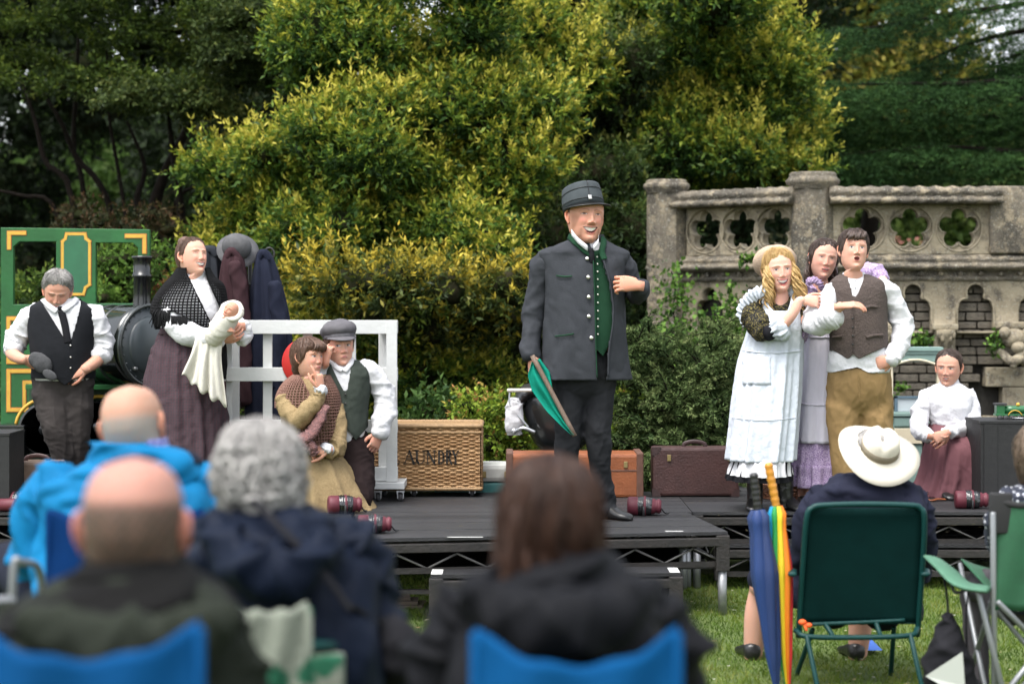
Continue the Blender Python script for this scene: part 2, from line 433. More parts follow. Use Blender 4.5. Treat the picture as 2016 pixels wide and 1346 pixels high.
golden('golden_evergreen', 'huge golden green evergreen bush behind the white gate and grey coated man', polyA, 17.6, 1.3, 11, base=(-1, 18.5, 0), extra=((395, 325, 17.6, 40, 40, 28), (455, 345, 17.6, 46, 40, 30), (420, 480, 17.9, 40), (470, 560, 17.6, 60)))
polyB = [(1240, 340), (1300, 300), (1280, 180), (1230, 60), (1240, -60), (1500, -60), (1520, 60), (1550, 130), (1535, 250), (1570, 330), (1480, 350), (1330, 360)]
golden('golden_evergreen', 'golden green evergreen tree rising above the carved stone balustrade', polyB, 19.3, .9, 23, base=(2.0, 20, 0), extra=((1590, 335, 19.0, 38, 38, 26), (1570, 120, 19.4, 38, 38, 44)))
DKG = [(.014, .028, .009), (.024, .046, .013), (.040, .072, .018), (.065, .105, .022), (.13, .14, .03)]
polyC = [(1120, 120), (1260, 120), (1270, 420), (1300, 640), (1320, 930), (1000, 940), (1000, 640), (1060, 480), (1110, 330)]
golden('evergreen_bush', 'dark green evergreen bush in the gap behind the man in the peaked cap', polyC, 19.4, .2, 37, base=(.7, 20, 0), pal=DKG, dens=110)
LOWG = [(.02, .036, .010), (.045, .07, .014), (.10, .115, .02), (.27, .22, .025), (.50, .38, .04), (.58, .47, .07)]
polyD = [(590, 560), (700, 540), (860, 545), (1020, 560), (1010, 660), (800, 650), (610, 640)]
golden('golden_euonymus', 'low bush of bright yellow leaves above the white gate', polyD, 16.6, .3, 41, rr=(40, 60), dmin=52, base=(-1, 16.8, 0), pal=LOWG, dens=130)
# dark maple on the left: trunk, limbs and layered foliage
def plates(poly, Y0, dY, dmin, seed, rr=(60, 95), flat=.24):
    r = np.random.default_rng(seed)
    return [lob(x, y, Y0 + r.uniform(-dY, dY), q, q * 1.3, q * flat) for x, y in poisson(poly, dmin, seed) for q in (r.uniform(*rr),)]
MAP = [(.014, .026, .005), (.030, .054, .008), (.062, .096, .014), (.115, .140, .018), (.21, .19, .03)]
def maple(label, polys, Y, seed, base, stems, dens=70, pal=MAP, L=.052, group=None, up=.05):
    lobes = []
    for i, (poly, dm, dy) in enumerate(polys): lobes += plates(poly, Y, dy, dm, seed + i)
    return shrub('maple_tree', label, 'tree', lobes, dens * 2.1, 10, .15, L, L * .5, pal, base, M_leaf, tipw=.15, seed=seed, core=.45, up=up, fill=True, stems=stems, group=group, ang=(60, 95))
def pl(*q): return [P(*a) for a in q]
maple('dark spreading maple with thin curving trunks behind the green engine', [([(-60, -160), (540, -160), (540, 110), (430, 200), (200, 190), (90, 170), (-60, 230)], 78, .9)], 19.2, 51, (-3.6, 19.5, 0), [
    (pl((330, 780, 19.5), (312, 560, 19.5), (300, 430, 19.5), (330, 330, 19.4), (380, 230, 19.3), (420, 90, 19.3)), [0.105, 0.081, 0.068, 0.050, 0.034, 0.019]),
    (pl((310, 480, 19.5), (270, 400, 19.5), (285, 330, 19.6), (250, 240, 19.6)), [0.056, 0.037, 0.025, 0.012]),
    (pl((265, 620, 19.3), (250, 450, 19.3), (232, 330, 19.3), (215, 230, 19.2), (210, 100, 19.2)), [0.025, 0.022, 0.019, 0.016, 0.009]),
    (pl((230, 640, 19.6), (222, 440, 19.6), (195, 360, 19.6), (150, 310, 19.6), (120, 240, 19.5), (70, 160, 19.5)), [0.037, 0.034, 0.031, 0.028, 0.022, 0.012]),
    (pl((175, 640, 19.8), (165, 380, 19.8), (145, 290, 19.8), (150, 180, 19.8), (155, 60, 19.7)), [0.031, 0.028, 0.025, 0.022, 0.012]),
    (pl((150, 640, 19.1), (140, 380, 19.1), (90, 320, 19.1), (70, 240, 19.1), (40, 150, 19.1)), [0.034, 0.031, 0.028, 0.022, 0.012]),
    (pl((140, 640, 19.4), (110, 415, 19.4), (40, 385, 19.4), (-30, 370, 19.4)), [0.031, 0.025, 0.019, 0.012]),
    (pl((312, 560, 19.5), (345, 400, 19.4), (400, 360, 19.2), (430, 330, 19.2)), [0.031, 0.025, 0.015, 0.006])], dens=60)
maple('leafy maple bough hanging between the dark tree and the golden bush', [([(250, 200), (300, 190), (420, 195), (430, 225), (300, 235)], 50, .3), ([(440, 30), (540, 10), (530, 180), (450, 190)], 55, .4)], 18.6, 57, (-2.9, 18.9, 0), [
    (pl((360, 760, 18.9), (362, 480, 18.9), (340, 300, 18.8), (330, 215, 18.7)), [.05, .045, .03, .015]), (pl((340, 300, 18.8), (440, 160, 18.7), (500, 60, 18.6)), [.03, .02, .01])], dens=80,
    pal=[(.014, .026, .009), (.028, .046, .013), (.05, .075, .018), (.085, .10, .024), (.13, .13, .03)])
# bright shrubs seen past the engine
SPR = [(.03, .06, .012), (.06, .12, .02), (.10, .19, .03), (.17, .26, .04), (.26, .30, .06)]
shrub('japanese_maple', 'pale green low japanese maple seen through the engine cab window', 'shrub', plates([(200, 510), (330, 500), (340, 760), (190, 760)], 16.5, .3, 40, 61, (34, 52), .5), 110, 9, .11, .055, .02, SPR, (-3.3, 16.5, 0), M_leaf, tipw=.2, seed=61, core=.6, up=.2)
shrub('garden_bush', 'mid green bush low behind the engine cab at the left edge', 'shrub', plates([(-40, 555), (170, 560), (360, 640), (420, 900), (-40, 900)], 17.0, .3, 50, 63, (40, 56), .6), 90, 9, .11, .055, .022, [(.02, .04, .01), (.04, .08, .015), (.08, .13, .02), (.14, .18, .03)], (-4.2, 17, 0), M_leaf, seed=63, core=.6)
RED = [(.018, .022, .008), (.03, .034, .012), (.05, .035, .015), (.08, .04, .02), (.05, .06, .016)]
shrub('red_leaved_shrub', 'reddish brown leaved shrub behind the top of the engine cab', 'shrub', plates([(120, 425), (330, 420), (350, 480), (120, 470)], 18.2, .3, 40, 65, (34, 50), .45), 80, 9, .11, .05, .02, RED, (-3.6, 18.2, 0), M_leaf, seed=65, core=.5)
shrub('red_leaved_shrub', 'small rusty leaved shrub beside the black engine chimney', 'shrub', plates([(240, 560), (350, 560), (350, 620), (240, 620)], 16.9, .2, 40, 66, (30, 42), .6), 80, 9, .1, .05, .02, [(.05, .04, .015), (.13, .06, .025), (.22, .08, .035), (.12, .12, .03)], (-2.9, 16.9, 0), M_leaf, seed=66, core=.5)
# yellow green spirea behind the trunks
SPI = [(.05, .09, .014), (.10, .17, .022), (.19, .28, .03), (.30, .36, .05), (.38, .20, .07)]
def spirea(label, poly, Y, seed, dm=34):
    shrub('spirea_bush', label, 'shrub', plates(poly, Y, .12, dm, seed, (24, 36), .8), 260, 9, .09, .038, .02, SPI, (P(poly[0][0], 900, Y)[0], Y, 0), M_leaf, seed=seed, core=.6, noisc=6)
spirea('yellow green spirea with orange tips between the laundry basket and the pram', [(915, 800), (960, 780), (1010, 800), (1040, 880), (1000, 930), (930, 930), (880, 900), (900, 840)], 13.6, 71)
spirea('small yellow green spirea right of the tall man\'s trousers', [(1190, 800), (1220, 790), (1235, 850), (1225, 900), (1180, 900)], 13.6, 73)
shrub('laurel_sapling', 'dark green leafy sapling just above the laundry basket', 'shrub', plates([(835, 810), (880, 800), (880, 850), (830, 850)], 13.8, .1, 30, 75, (24, 34), .9), 150, 8, .1, .06, .026, [(.02, .045, .014), (.04, .085, .02), (.07, .13, .03)], (-.6, 13.8, 0), M_leafg, seed=75, core=.5)
# feathery juniper in front of the stone wall
JUN = [(.022, .040, .016), (.040, .070, .024), (.072, .112, .036), (.115, .155, .055), (.17, .20, .075)]
def juniper():
    t = thing('juniper', 'feathery arching juniper in front of the left end of the balustrade', 'shrub', (1.2, 14, 0))
    poly = [(1225, 660), (1290, 650), (1330, 720), (1420, 640), (1450, 720), (1445, 980), (1230, 980), (1215, 760)]
    V, F, C, n0 = [], [], [], 0; br = []
    for i, (x, y) in enumerate(in_poly(poly, 760, 5)):
        Y = 14.0 + rng.uniform(-.75, .6) + (760 - y) * .0018; a = rng.uniform(-1.1, 1.1); p0 = P(x, y, Y)
        d = nrm(np.array((math.sin(a), -.5 + rng.normal(0, .3), .55 + rng.normal(0, .3)))); Lb = rng.uniform(.18, .42)
        q = np.linspace(0, 1, 16)[:, None]; path = p0 + d * q * Lb + np.array((0, 0, -1)) * (q**2) * Lb * rng.uniform(.2, .55)
        br.append(tube(path[::5], [.006, .004, .003, .002], 4, cap=False, rnd=False))
        T = nrm(np.gradient(path, axis=0)); k = 5
        pp = np.repeat(path, k, 0) + rng.normal(0, .006, (16 * k, 3)); TT = np.repeat(T, k, 0)
        dd = nrm(TT * .9 + rdir(16 * k) * .75 + np.array((0, 0, -.15))); LL = np.repeat((1.15 - q[:, 0]), k) * .055 + .012
        v, f = leafmesh(pp, dd, LL, .011, .1); V.append(v); F.append(f + n0); n0 += len(v)
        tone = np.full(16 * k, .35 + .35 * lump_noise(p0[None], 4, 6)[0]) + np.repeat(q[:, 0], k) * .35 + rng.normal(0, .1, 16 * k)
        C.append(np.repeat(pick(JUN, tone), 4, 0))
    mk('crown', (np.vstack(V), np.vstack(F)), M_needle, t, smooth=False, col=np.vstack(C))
    mk('branches', join(*br), M_bark, t)
    mk('shade_core', join(*[ball(P(x, y, 14.5), (.24, .3, .2), 10, 7) for x, y in ((1270, 740), (1260, 860), (1330, 800), (1340, 900), (1400, 760), (1410, 880), (1290, 950), (1400, 960))]), M_core, t)  # dark solid balls standing for the shade inside the juniper
juniper()
# cedar on the right: tiers of needles on level limbs
def cedar():
    t = thing('cedar_tree', 'dark green cedar with level tiers of needles above the wall at right', 'tree', (7.4, 24, 0))
    mk('trunk', tube([(7.4, 24, 0), (7.35, 24, 4), (7.3, 24, 9), (7.2, 24, 13)], [.5, .42, .34, .2], 14, 30), M_bark, t)
    V, F, C, n0 = [], [], [], 0
    limbs = []
    lim = [([(2060, -40), (1900, -20), (1760, 0)], 340, .7), ([(2060, 0), (1828, 37), (1640, 66)], 620, .9), ([(2060, 50), (1898, 89), (1790, 140)], 420, .7), ([(2060, 112), (1922, 155), (1762, 150)], 520, .8), ([(2060, 150), (1898, 165), (1687, 166), (1600, 184)], 900, 1.1),
           ([(2060, 192), (1830, 200), (1640, 206), (1590, 215)], 900, 1.1), ([(2060, 225), (1850, 232), (1600, 238)], 900, 1.1), ([(2060, 262), (1800, 262), (1610, 272)], 800, 1.0), ([(2060, 300), (1850, 290), (1640, 306)], 800, 1.0), ([(2060, 330), (1800, 330), (1640, 340)], 600, .9), ([(2060, 85), (2000, 110), (1960, 125)], 160, .5)]
    for i, (pts, n, wy) in enumerate(lim):
        n = int(n * 1.35)
        Y = 22.8 + .35 * (i % 4) - .4; tip = np.array([P(x, y, Y) for x, y in pts]); root = np.array((7.3, 24.0, tip[0][2] + .3)); path = catmull(np.vstack([root[None], tip]), 24)
        limbs.append(tube(path, np.linspace(.05, .008, 24), 6, cap=False, rnd=False)); q = np.linspace(0, 1, 24)
        u = rng.uniform(.08, 1.02, n) ** .8; b = np.array([np.interp(u, q, path[:, c]) for c in range(3)]).T; off = rng.uniform(-1, 1, n)
        und = .07 * np.sin(b[:, 0] * 9 + i) * np.sin(off * 5 + i * 2)
        p = b + np.stack([rng.normal(0, .12, n), off * wy * (1.1 - .5 * u), rng.normal(0, .022, n) + und - .14 * abs(off) - .22 * rng.random(n) ** 2.5], 1)
        d = nrm(np.stack([-.6 + rng.normal(0, .5, n), off * .8 + rng.normal(0, .3, n), -.12 + rng.normal(0, .12, n)], 1))
        v, f, a = sprigs(p, d, 13, .19, .05, .013, (25, 70)); V.append(v); F.append(f + n0); n0 += len(v)
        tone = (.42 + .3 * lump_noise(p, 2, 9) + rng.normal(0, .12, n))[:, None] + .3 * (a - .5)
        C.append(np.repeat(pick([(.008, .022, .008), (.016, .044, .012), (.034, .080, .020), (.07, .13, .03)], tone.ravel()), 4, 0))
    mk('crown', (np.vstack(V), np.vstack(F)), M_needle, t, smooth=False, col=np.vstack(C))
    for l in limbs: mk('limb', l, M_bark, t)
cedar()
# trees farther back
OLV = [(.05, .07, .014), (.10, .12, .02), (.19, .195, .03), (.29, .26, .045), (.34, .27, .07)]
def far_tree(label, poly, Y, seed, pal, dmin=85, rr=(75, 120), dens=24, L=.14, trunk=None, core=.55, cat='tree', group='trees beyond the garden'):
    r = np.random.default_rng(seed)
    lobes = [lob(x, y, Y + r.uniform(-1.2, 1.2), q, q, q * .8) for x, y in poisson(poly, dmin, seed) for q in (r.uniform(*rr),)]
    c = np.mean(poly, 0); b = P(c[0], 0, Y); b[2] = 0
    st = [([b, b + (0, 0, 2), b + (.2, 0, 4)], [.25, .2, .12])]
    return shrub('garden_tree', label, cat, lobes, dens, 9, .4, L, L * .5, pal, b, M_leaf, seed=seed, core=core, noisc=1.2, stems=st, group=group)
far_tree('olive yellow tree far behind the cedar, at the top right', [(1560, -80), (1860, -80), (1840, 60), (1800, 240), (1700, 300), (1600, 340), (1560, 200)], 33, 81, OLV)
far_tree('dull green tree far behind the balustrade, right of the cedar trunk', [(1640, 330), (2080, 330), (2080, 500), (1640, 500)], 38, 83, [(.04, .075, .02), (.08, .13, .035), (.14, .20, .05), (.22, .28, .08)], dmin=70, rr=(60, 90))
far_tree('deep green tree far back behind the cedar tiers at right', [(1640, 200), (1900, 170), (2100, 170), (2100, 350), (1640, 350)], 40, 84, [(.012, .026, .010), (.022, .046, .015), (.04, .075, .022)], dmin=70)
BLU = [(.06, .11, .03), (.11, .20, .05), (.19, .32, .08), (.28, .42, .13), (.36, .48, .18)]
far_tree('soft green tree in the distance between the dark maple trunks', [(60, 220), (330, 230), (330, 520), (60, 520)], 34, 85, BLU, dmin=90)
far_tree('dark tree in the distance at the far left behind the engine', [(-260, -250), (60, -250), (70, 560), (-260, 560)], 31, 86, [(.008, .014, .006), (.014, .024, .009), (.022, .036, .012)], dmin=95)
far_tree('dark tall tree in the distance above the maple crown', [(0, -330), (640, -330), (640, 230), (330, 270), (0, 210)], 29, 87, [(.008, .014, .006), (.014, .024, .009), (.022, .036, .012)], dmin=95)
far_tree('dark tree in the distance behind the golden bush', [(420, 250), (640, 100), (640, 650), (340, 650), (340, 300)], 27, 88, [(.008, .014, .006), (.014, .024, .009), (.022, .036, .012)], dmin=90)
far_tree('dark green tree in the distance behind both golden evergreens', [(1020, -300), (1560, -300), (1560, 640), (1000, 640)], 28, 89, [(.008, .016, .006), (.014, .028, .010), (.022, .040, .014)], dmin=95)
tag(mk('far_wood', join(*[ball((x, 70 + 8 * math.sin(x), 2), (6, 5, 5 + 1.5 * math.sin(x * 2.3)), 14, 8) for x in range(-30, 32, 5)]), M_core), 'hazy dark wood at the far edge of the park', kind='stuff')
# ---------------------------------------------------------------- stage decks
M_deck = mat('deck_board', (.028, .028, .030), .5, var=.45, vscale=7, bump=.35, bscale=45, stretch=(1, 5, 5), spec=.35, rnd=.35)
M_steel = mat('black_steel', (.009, .0085, .008), .65, col2=(.02, .016, .014), vscale=18, bump=.2, bscale=60)
M_galv = mat('galvanised', (.36, .37, .38), .45, var=.3, vscale=25, metal=.6)
M_ply = mat('ply_edge', (.13, .10, .075), .8, var=.5, vscale=30, stretch=(1, 1, 14))
M_tape = mat('white_tape', (.62, .62, .6), .6, var=.15, vscale=40)
def deck(label, c, z, legs=True, boards=6, truss=True, leg_skip=(), h=.175):
    """c: four corners front-left, front-right, back-right, back-left (x, y)"""
    c = [np.array((*q, 0.0)) for q in c]; o = (c[0] + c[1]) / 2
    t = thing('stage_deck', label, 'stage', (o[0], o[1], 0), 'stage decks')
    Z = lambda p, q: np.array((p[0], p[1], q))
    for i in range(boards):
        a, b = i / boards, (i + 1) / boards; e = .003
        q = [c[0] + (c[3] - c[0]) * (a + e), c[1] + (c[2] - c[1]) * (a + e), c[1] + (c[2] - c[1]) * (b - e), c[0] + (c[3] - c[0]) * (b - e)]
        zz = z - rng.uniform(0, .0015)
        V = np.array([Z(p, zz - .018) for p in q] + [Z(p, zz) for p in q])
        mk('board', (V, [[3, 2, 1, 0], [4, 5, 6, 7], [0, 1, 5, 4], [1, 2, 6, 5], [2, 3, 7, 6], [3, 0, 4, 7]]), M_deck, t, smooth=False)
    inn = [p + nrm((c[0] + c[2]) / 2 - p) * .03 for p in c]
    for i in range(4):
        a, b = inn[i], inn[(i + 1) % 4]
        mk('top_rail', bar(Z(a, z - .054), Z(b, z - .054), .045, .07, .004), M_steel, t, smooth=False)
        if truss:
            mk('bottom_rail', bar(Z(a, z - h), Z(b, z - h), .03, .02), M_steel, t, smooth=False)
            if i in (0, 1, 3):
                L = np.linalg.norm(b - a); n = max(2, 2 * int(round(L / .34))); g = []
                for k in range(n):
                    p, q = a + (b - a) * k / n, a + (b - a) * (k + 1) / n
                    z0, z1 = (z - h + .01, z - .088) if k % 2 == 0 else (z - .088, z - h + .01)
                    g.append(tube([Z(p, z0), Z(q, z1)], .006, 6, rnd=False))
                mk('lattice', join(*g), mat('worn_steel', (.13, .125, .12), .5, var=.4, vscale=20), t)
    for i in range(4):
        if i in leg_skip: continue
        p = inn[i]
        mk('corner_socket', xf(box(-.036, .036, -.036, .036, z - .21, z - .02, .004), loc=(p[0], p[1], 0)), M_steel, t, smooth=False)
        if legs: mk('leg', tube([Z(p, 0.0), Z(p, z - .2)], .024, 14, rnd=False), M_galv, t)
    return t
ZD = .45
deck('front stage deck of dark boards jutting towards the audience under the grey coated man', [(-.79, 10.10), (1.165, 10.42), (1.03, 11.37), (-.93, 11.37)], ZD, boards=7)
xs = [(-4.25, -2.26), (-2.255, -.94), (-.935, 1.06), (1.065, 3.1), (3.105, 5.1)]
names = ['far left stage deck beside the green engine', 'left stage deck carrying the kneeling pair', 'middle stage deck behind the front deck, carrying the trunk', 'right stage deck carrying the three standing singers', 'far right stage deck beyond the black box']
for (a, b), nm in zip(xs, names):
    yb = 12.15 if a < -4 else 12.6; yf = 11.24 if a == -2.255 else 11.38; deck(nm, [(a, yf), (b, yf), (b, yb), (a, yb)], ZD, boards=6)
deck('back right stage deck under the seated woman', [(1.5, 12.61), (3.5, 12.61), (3.5, 13.6), (1.5, 13.6)], ZD, boards=5)
deck('back left stage deck under the green engine', [(-4.3, 12.16), (-2.27, 12.16), (-1.6, 14.0), (-4.3, 14.0)], ZD - .16, boards=5)
deck('lower deck lying beneath the right stage deck', [(1.2, 11.33), (3.15, 11.33), (3.15, 12.5), (1.2, 12.5)], ZD - .185, boards=5)
deck('lower deck lying beneath the left stage deck', [(-4.2, 11.33), (-2.2, 11.33), (-2.2, 12.1), (-4.2, 12.1)], ZD - .185, boards=5)
t = deck('low step deck with white taped corners in front of the stage', [(-.42, 9.95), (.88, 10.02), (.86, 10.27), (-.42, 10.15)], .285, boards=1, h=.2)
for x0, x1, y0 in ((-.418, -.36, 9.955), (.82, .872, 10.02)):
    mk('tape_strip', box(x0, x1, y0, y0 + .17, .2855, .2875), M_tape, t, smooth=False)
M_cloth0 = mat('added_black_cloth', (.006, .006, .006), .95, spec=.03)
for a, b, y in ((-4.2, -.95, 12.05), (-.9, 1.05, 11.75), (1.1, 5.0, 12.3)):  # black sheets added behind the deck fronts to darken the understage
    u = np.linspace(a, b, 120); rg = np.array([np.stack([u, y + .025 * np.sin(u * 21) * (1.2 - z), np.full(120, z)], 1) for z in (.36, .2, .05)])
    c_ = mk('added_dark_drape', loft(rg, False, False), M_cloth0); tag(c_, {-4.2: 'added black cloth darkening the space under the left decks', -.9: 'added black cloth darkening the space under the middle of the stage', 1.1: 'added black cloth darkening the space under the right decks'}[a], 'cloth', 'added black cloth under the stage'); solid(c_, .003)
ft = bpy.data.objects['stage_deck']
for px, py, w_ in ((880, 1052, 70), (1310, 1043, 36)):
    a = P(px, py, 10.14 if px < 1000 else 10.40); 
    mk('tape_strip', box(a[0], a[0] + w_ / 370, a[1] + .02, a[1] + .035, .4505, .4525), M_tape, ft, smooth=False)
mk('cross_brace', bar((.55, 10.37, .26), (1.13, 10.45, .26), .02, .05), M_steel, ft, smooth=False)
mk('cross_brace', bar((-.75, 10.2, .16), (-.40, 10.2, .16), .02, .05), M_steel, ft, smooth=False)
# loose boards under the stage
for i, (px, py, w_, d_) in enumerate(((762, 1196, .32, .2), (760, 1190, .26, .18), (755, 1183, .20, .12))):
    a = P(px, py, 10.75); b = mk('timber_board', xf(box(-w_ / 2, w_ / 2, -d_ / 2, d_ / 2, 0, .016), (0, 0, 4 * i - 3), (a[0] + .05, 10.72, .003 + .0185 * i)), M_ply, smooth=False)
    tag(b, ['bottom board of the small pile of timber under the stage', 'middle board of the small pile of timber under the stage', 'top board of the small pile of timber under the stage'][i], 'board', 'timber under the stage')
# ---------------------------------------------------------------- carved stone balustrade
def stone_mat(name, c1, c2, c3, sc=2.2):
    m = bpy.data.materials.new(name); m.use_nodes = True; N, L = m.node_tree.nodes, m.node_tree.links; b = N['Principled BSDF']
    b.inputs['Roughness'].default_value = .92; b.inputs['Specular IOR Level'].default_value = .15
    tc = N.new('ShaderNodeTexCoord')
    def nz(s, d=6, r=.65):
        n = N.new('ShaderNodeTexNoise'); n.inputs['Scale'].default_value = s; n.inputs['Detail'].default_value = d; n.inputs['Roughness'].default_value = r
        L.new(tc.outputs['Object'], n.inputs['Vector']); return n.outputs['Fac']
    def mr(f, a, bb):
        r = N.new('ShaderNodeMapRange'); r.inputs[1].default_value = a; r.inputs[2].default_value = bb; L.new(f, r.inputs[0]); return r.outputs[0]
    def mix(f, A, B):
        x = N.new('ShaderNodeMix'); x.data_type = 'RGBA'; L.new(f, x.inputs['Factor'])
        for k, v in (('A', A), ('B', B)):
            if isinstance(v, tuple): x.inputs[k].default_value = (*v, 1)
            else: L.new(v, x.inputs[k])
        return x.outputs['Result']
    a = mix(mr(nz(sc), .44, .56), c1, c2); a = mix(mr(nz(sc * 3.3, 8, .75), .5, .62), a, c3); a = mix(mr(nz(55, 4), .56, .7), a, (.33, .32, .27))
    L.new(a, b.inputs['Base Color'])
    bp = N.new('ShaderNodeBump'); bp.inputs['Strength'].default_value = .7; bp.inputs['Distance'].default_value = .02; L.new(nz(38, 8, .7), bp.inputs['Height']); L.new(bp.outputs[0], b.inputs['Normal'])
    return m
M_stone = stone_mat('weathered_stone', (.32, .275, .195), (.24, .205, .145), (.11, .095, .075))
M_stoned = stone_mat('lichened_stone', (.14, .122, .096), (.078, .07, .058), (.28, .235, .165), 2.6)
M_brick = stone_mat('grey_brick', (.19, .165, .13), (.14, .122, .10), (.09, .078, .064), 1.6)
M_mortar = mat('mortar', (.035, .032, .027), .95, var=.4, vscale=30)
def plate(outer, holes, th, bev=.006):
    cu = bpy.data.curves.new('c', 'CURVE'); cu.dimensions = '2D'; cu.fill_mode = 'BOTH'; cu.extrude = th / 2 - bev; cu.bevel_depth = bev; cu.bevel_resolution = 1; cu.offset = -bev
    for poly in [outer] + holes:
        s = cu.splines.new('POLY'); s.points.add(len(poly) - 1); s.use_cyclic_u = True
        for p, q in zip(s.points, poly): p.co = (q[0], q[1], 0, 1)
    o = bpy.data.objects.new('c', cu); COL.objects.link(o); dg = bpy.context.evaluated_depsgraph_get()
    me = bpy.data.meshes.new_from_object(o.evaluated_get(dg))
    V = np.array([v.co[:] for v in me.vertices]); F = [list(p.vertices) for p in me.polygons]
    bpy.data.objects.remove(o); bpy.data.curves.remove(cu); bpy.data.meshes.remove(me)
    return V[:, [0, 2, 1]] * (1, -1, 1), F        # now x, depth, z
def circ(cx, cz, r, n=40): return [(cx + r * math.cos(a), cz + r * math.sin(a)) for a in np.linspace(0, 2 * np.pi, n, endpoint=False)]
def foil(cx, cz, a, rho, k=5, n=110, sq=1.0):
    out = []
    for ph in np.linspace(0, 2 * np.pi, n, endpoint=False):
        best = 0
        for j in range(k):
            b = math.pi / 2 + j * 2 * math.pi / k; c = math.cos(ph - b) * a; d = rho * rho - a * a + c * c
            if d > 0: best = max(best, c + math.sqrt(d))
        best = max(best, a * .55); out.append((cx + best * math.cos(ph) * sq, cz + best * math.sin(ph)))
    return out
def rectp(x0, x1, z0, z1): return [(x0, z0), (x1, z0), (x1, z1), (x0, z1)]
def trefoil_arch(cx, ztop, w, zb):
    """trefoil headed niche outline"""
    r1 = w * .46; z1 = ztop - r1; pts = []
    for a in np.linspace(-25, 205, 22): pts.append((cx + r1 * math.cos(R(a)), z1 + r1 * math.sin(R(a))))
    zs = z1 - r1 * 1.35
    left = [(cx - w * .42, z1 - r1 * .55), (cx - w * .62, z1 - r1 * .62), (cx - w * .8, z1 - r1 * .9), (cx - w * .9, zs - .02), (cx - w * .92, zb)]
    right = [(2 * cx - x, z) for x, z in left[::-1]]
    return pts + left + right
wall = thing('stone_balustrade', 'weathered carved stone balustrade with pierced rosettes above blind arches', 'balustrade', (2.5, 16, 0))
def place(g, o, ang):
    c, s = math.cos(ang), math.sin(ang); V = g[0]
    return np.stack([o[0] + V[:, 0] * c - V[:, 1] * s, o[1] + V[:, 0] * s + V[:, 1] * c, V[:, 2]], 1), g[1]
def coping(o, ang, L):
    pr = [(-.13, 2.49), (-.16, 2.50), (-.17, 2.525), (-.12, 2.545), (-.105, 2.56), (-.125, 2.575), (-.125, 2.6), (-.07, 2.635), (.07, 2.635), (.13, 2.60), (.13, 2.49)]
    m = 22; rg = []
    for k in range(m):
        x = L * k / (m - 1); rg.append([(x, y + .006 * math.sin(9 * k + i), z + .008 * math.sin(3.1 * k + 1.7 * i)) for i, (y, z) in enumerate(pr)])
    return place(loft(np.array(rg)), o, ang)
def string(o, ang, L, z0=1.86):
    pr = [(.02, z0 - .02), (-.04, z0), (-.05, z0 + .03), (-.02, z0 + .04), (-.02, z0 + .075), (-.10, z0 + .09), (-.13, z0 + .11), (-.12, z0 + .13), (-.06, z0 + .155), (-.08, z0 + .17), (-.07, z0 + .185), (-.02, z0 + .215), (.1, z0 + .215), (.1, z0 - .02)]
    m = 26; rg = [[(L * k / (m - 1), y + .004 * math.sin(7 * k + i), z + .005 * math.sin(4 * k + 2 * i)) for i, (y, z) in enumerate(pr)] for k in range(m)]
    g = place(loft(np.array(rg)), o, ang)
    b = [place(ball((x, -.045, z0 + .055), (.026, .022, .022), 8, 6), o, ang) for x in np.arange(.1, L - .05, .165)]
    return g, b
def panel(o, ang, L, cs, rx, z0=2.075, z1=2.495):
    """cs: centres along the panel"""
    zc = (z0 + z1) / 2 + .005
    mk('tracery_panel', place((lambda q: (q[0] + (0, .06, 0), q[1]))(plate(rectp(0, L, z0, z1), [foil(c, zc, .104, .0645) for c in cs], .09, .012)), o, ang), M_stone, wall)
    fr = plate(rectp(0, L, z0, z1), [circ(c, zc, .186) for c in cs], .03, .010)
    mk('tracery_frame', place((fr[0] + (0, .004, 0), fr[1]), o, ang), M_stone, wall)
    for c in cs:
        th = np.linspace(0, 2 * np.pi, 49); p = np.stack([c + .190 * np.cos(th), np.full(49, -.010), zc + .190 * np.sin(th)], 1)
        mk('rosette_ring', place(tube(p, .009, 8, cap=False, rnd=False), o, ang), M_stone, wall)
        for j in range(5):
            a = math.pi / 2 + j * 2 * math.pi / 5; aa = np.linspace(a - 1.75, a + 1.75, 19)
            q = np.stack([c + .104 * math.cos(a) + .0715 * np.cos(aa), np.full(19, .012), zc + .104 * math.sin(a) + .0715 * np.sin(aa)], 1)
            mk('cusp', place(tube(q, .009, 6, cap=True), o, ang), M_stone, wall)
def pier(px0, px1, Y, ztop, dz, cap=True, z0=0.0, dp=.3):
    k = Y / FPX; x0, x1 = (px0 - CX) * k, (px1 - CX) * k; c = (x0 + x1) / 2; w2 = (x1 - x0) / 2
    n = 20; th = np.linspace(0, 2 * np.pi, 8, endpoint=False) + np.pi / 8; zs = np.linspace(z0, ztop - dz + .01, 16)
    sh = 1 / math.cos(np.pi / 8)
    rg = np.array([[(c + w2 * sh * math.cos(a) * (1 + .01 * math.sin(5 * z + a)), Y + .1 + w2 * sh * math.sin(a), z) for a in th] for z in zs])
    p = mk('pier', loft(rg), M_stoned, wall); sharp(p, 30)
    if cap:
        prof = [(w2 * 1.0, ztop - dz), (w2 * 1.1, ztop - dz + .015), (w2 * 1.08, ztop - dz + .035), (w2 * 1.2, ztop - dz + .055), (w2 * 1.22, ztop - dz + .085), (w2 * 1.12, ztop - dz + .1), (w2 * 1.05, ztop - .03), (w2 * 1.06, ztop - .012), (w2 * .98, ztop), (.02, ztop)]
        mk('pier_cap', lathe(prof, 28, (c, Y + .1, 0)), M_stoned, p)
    return p
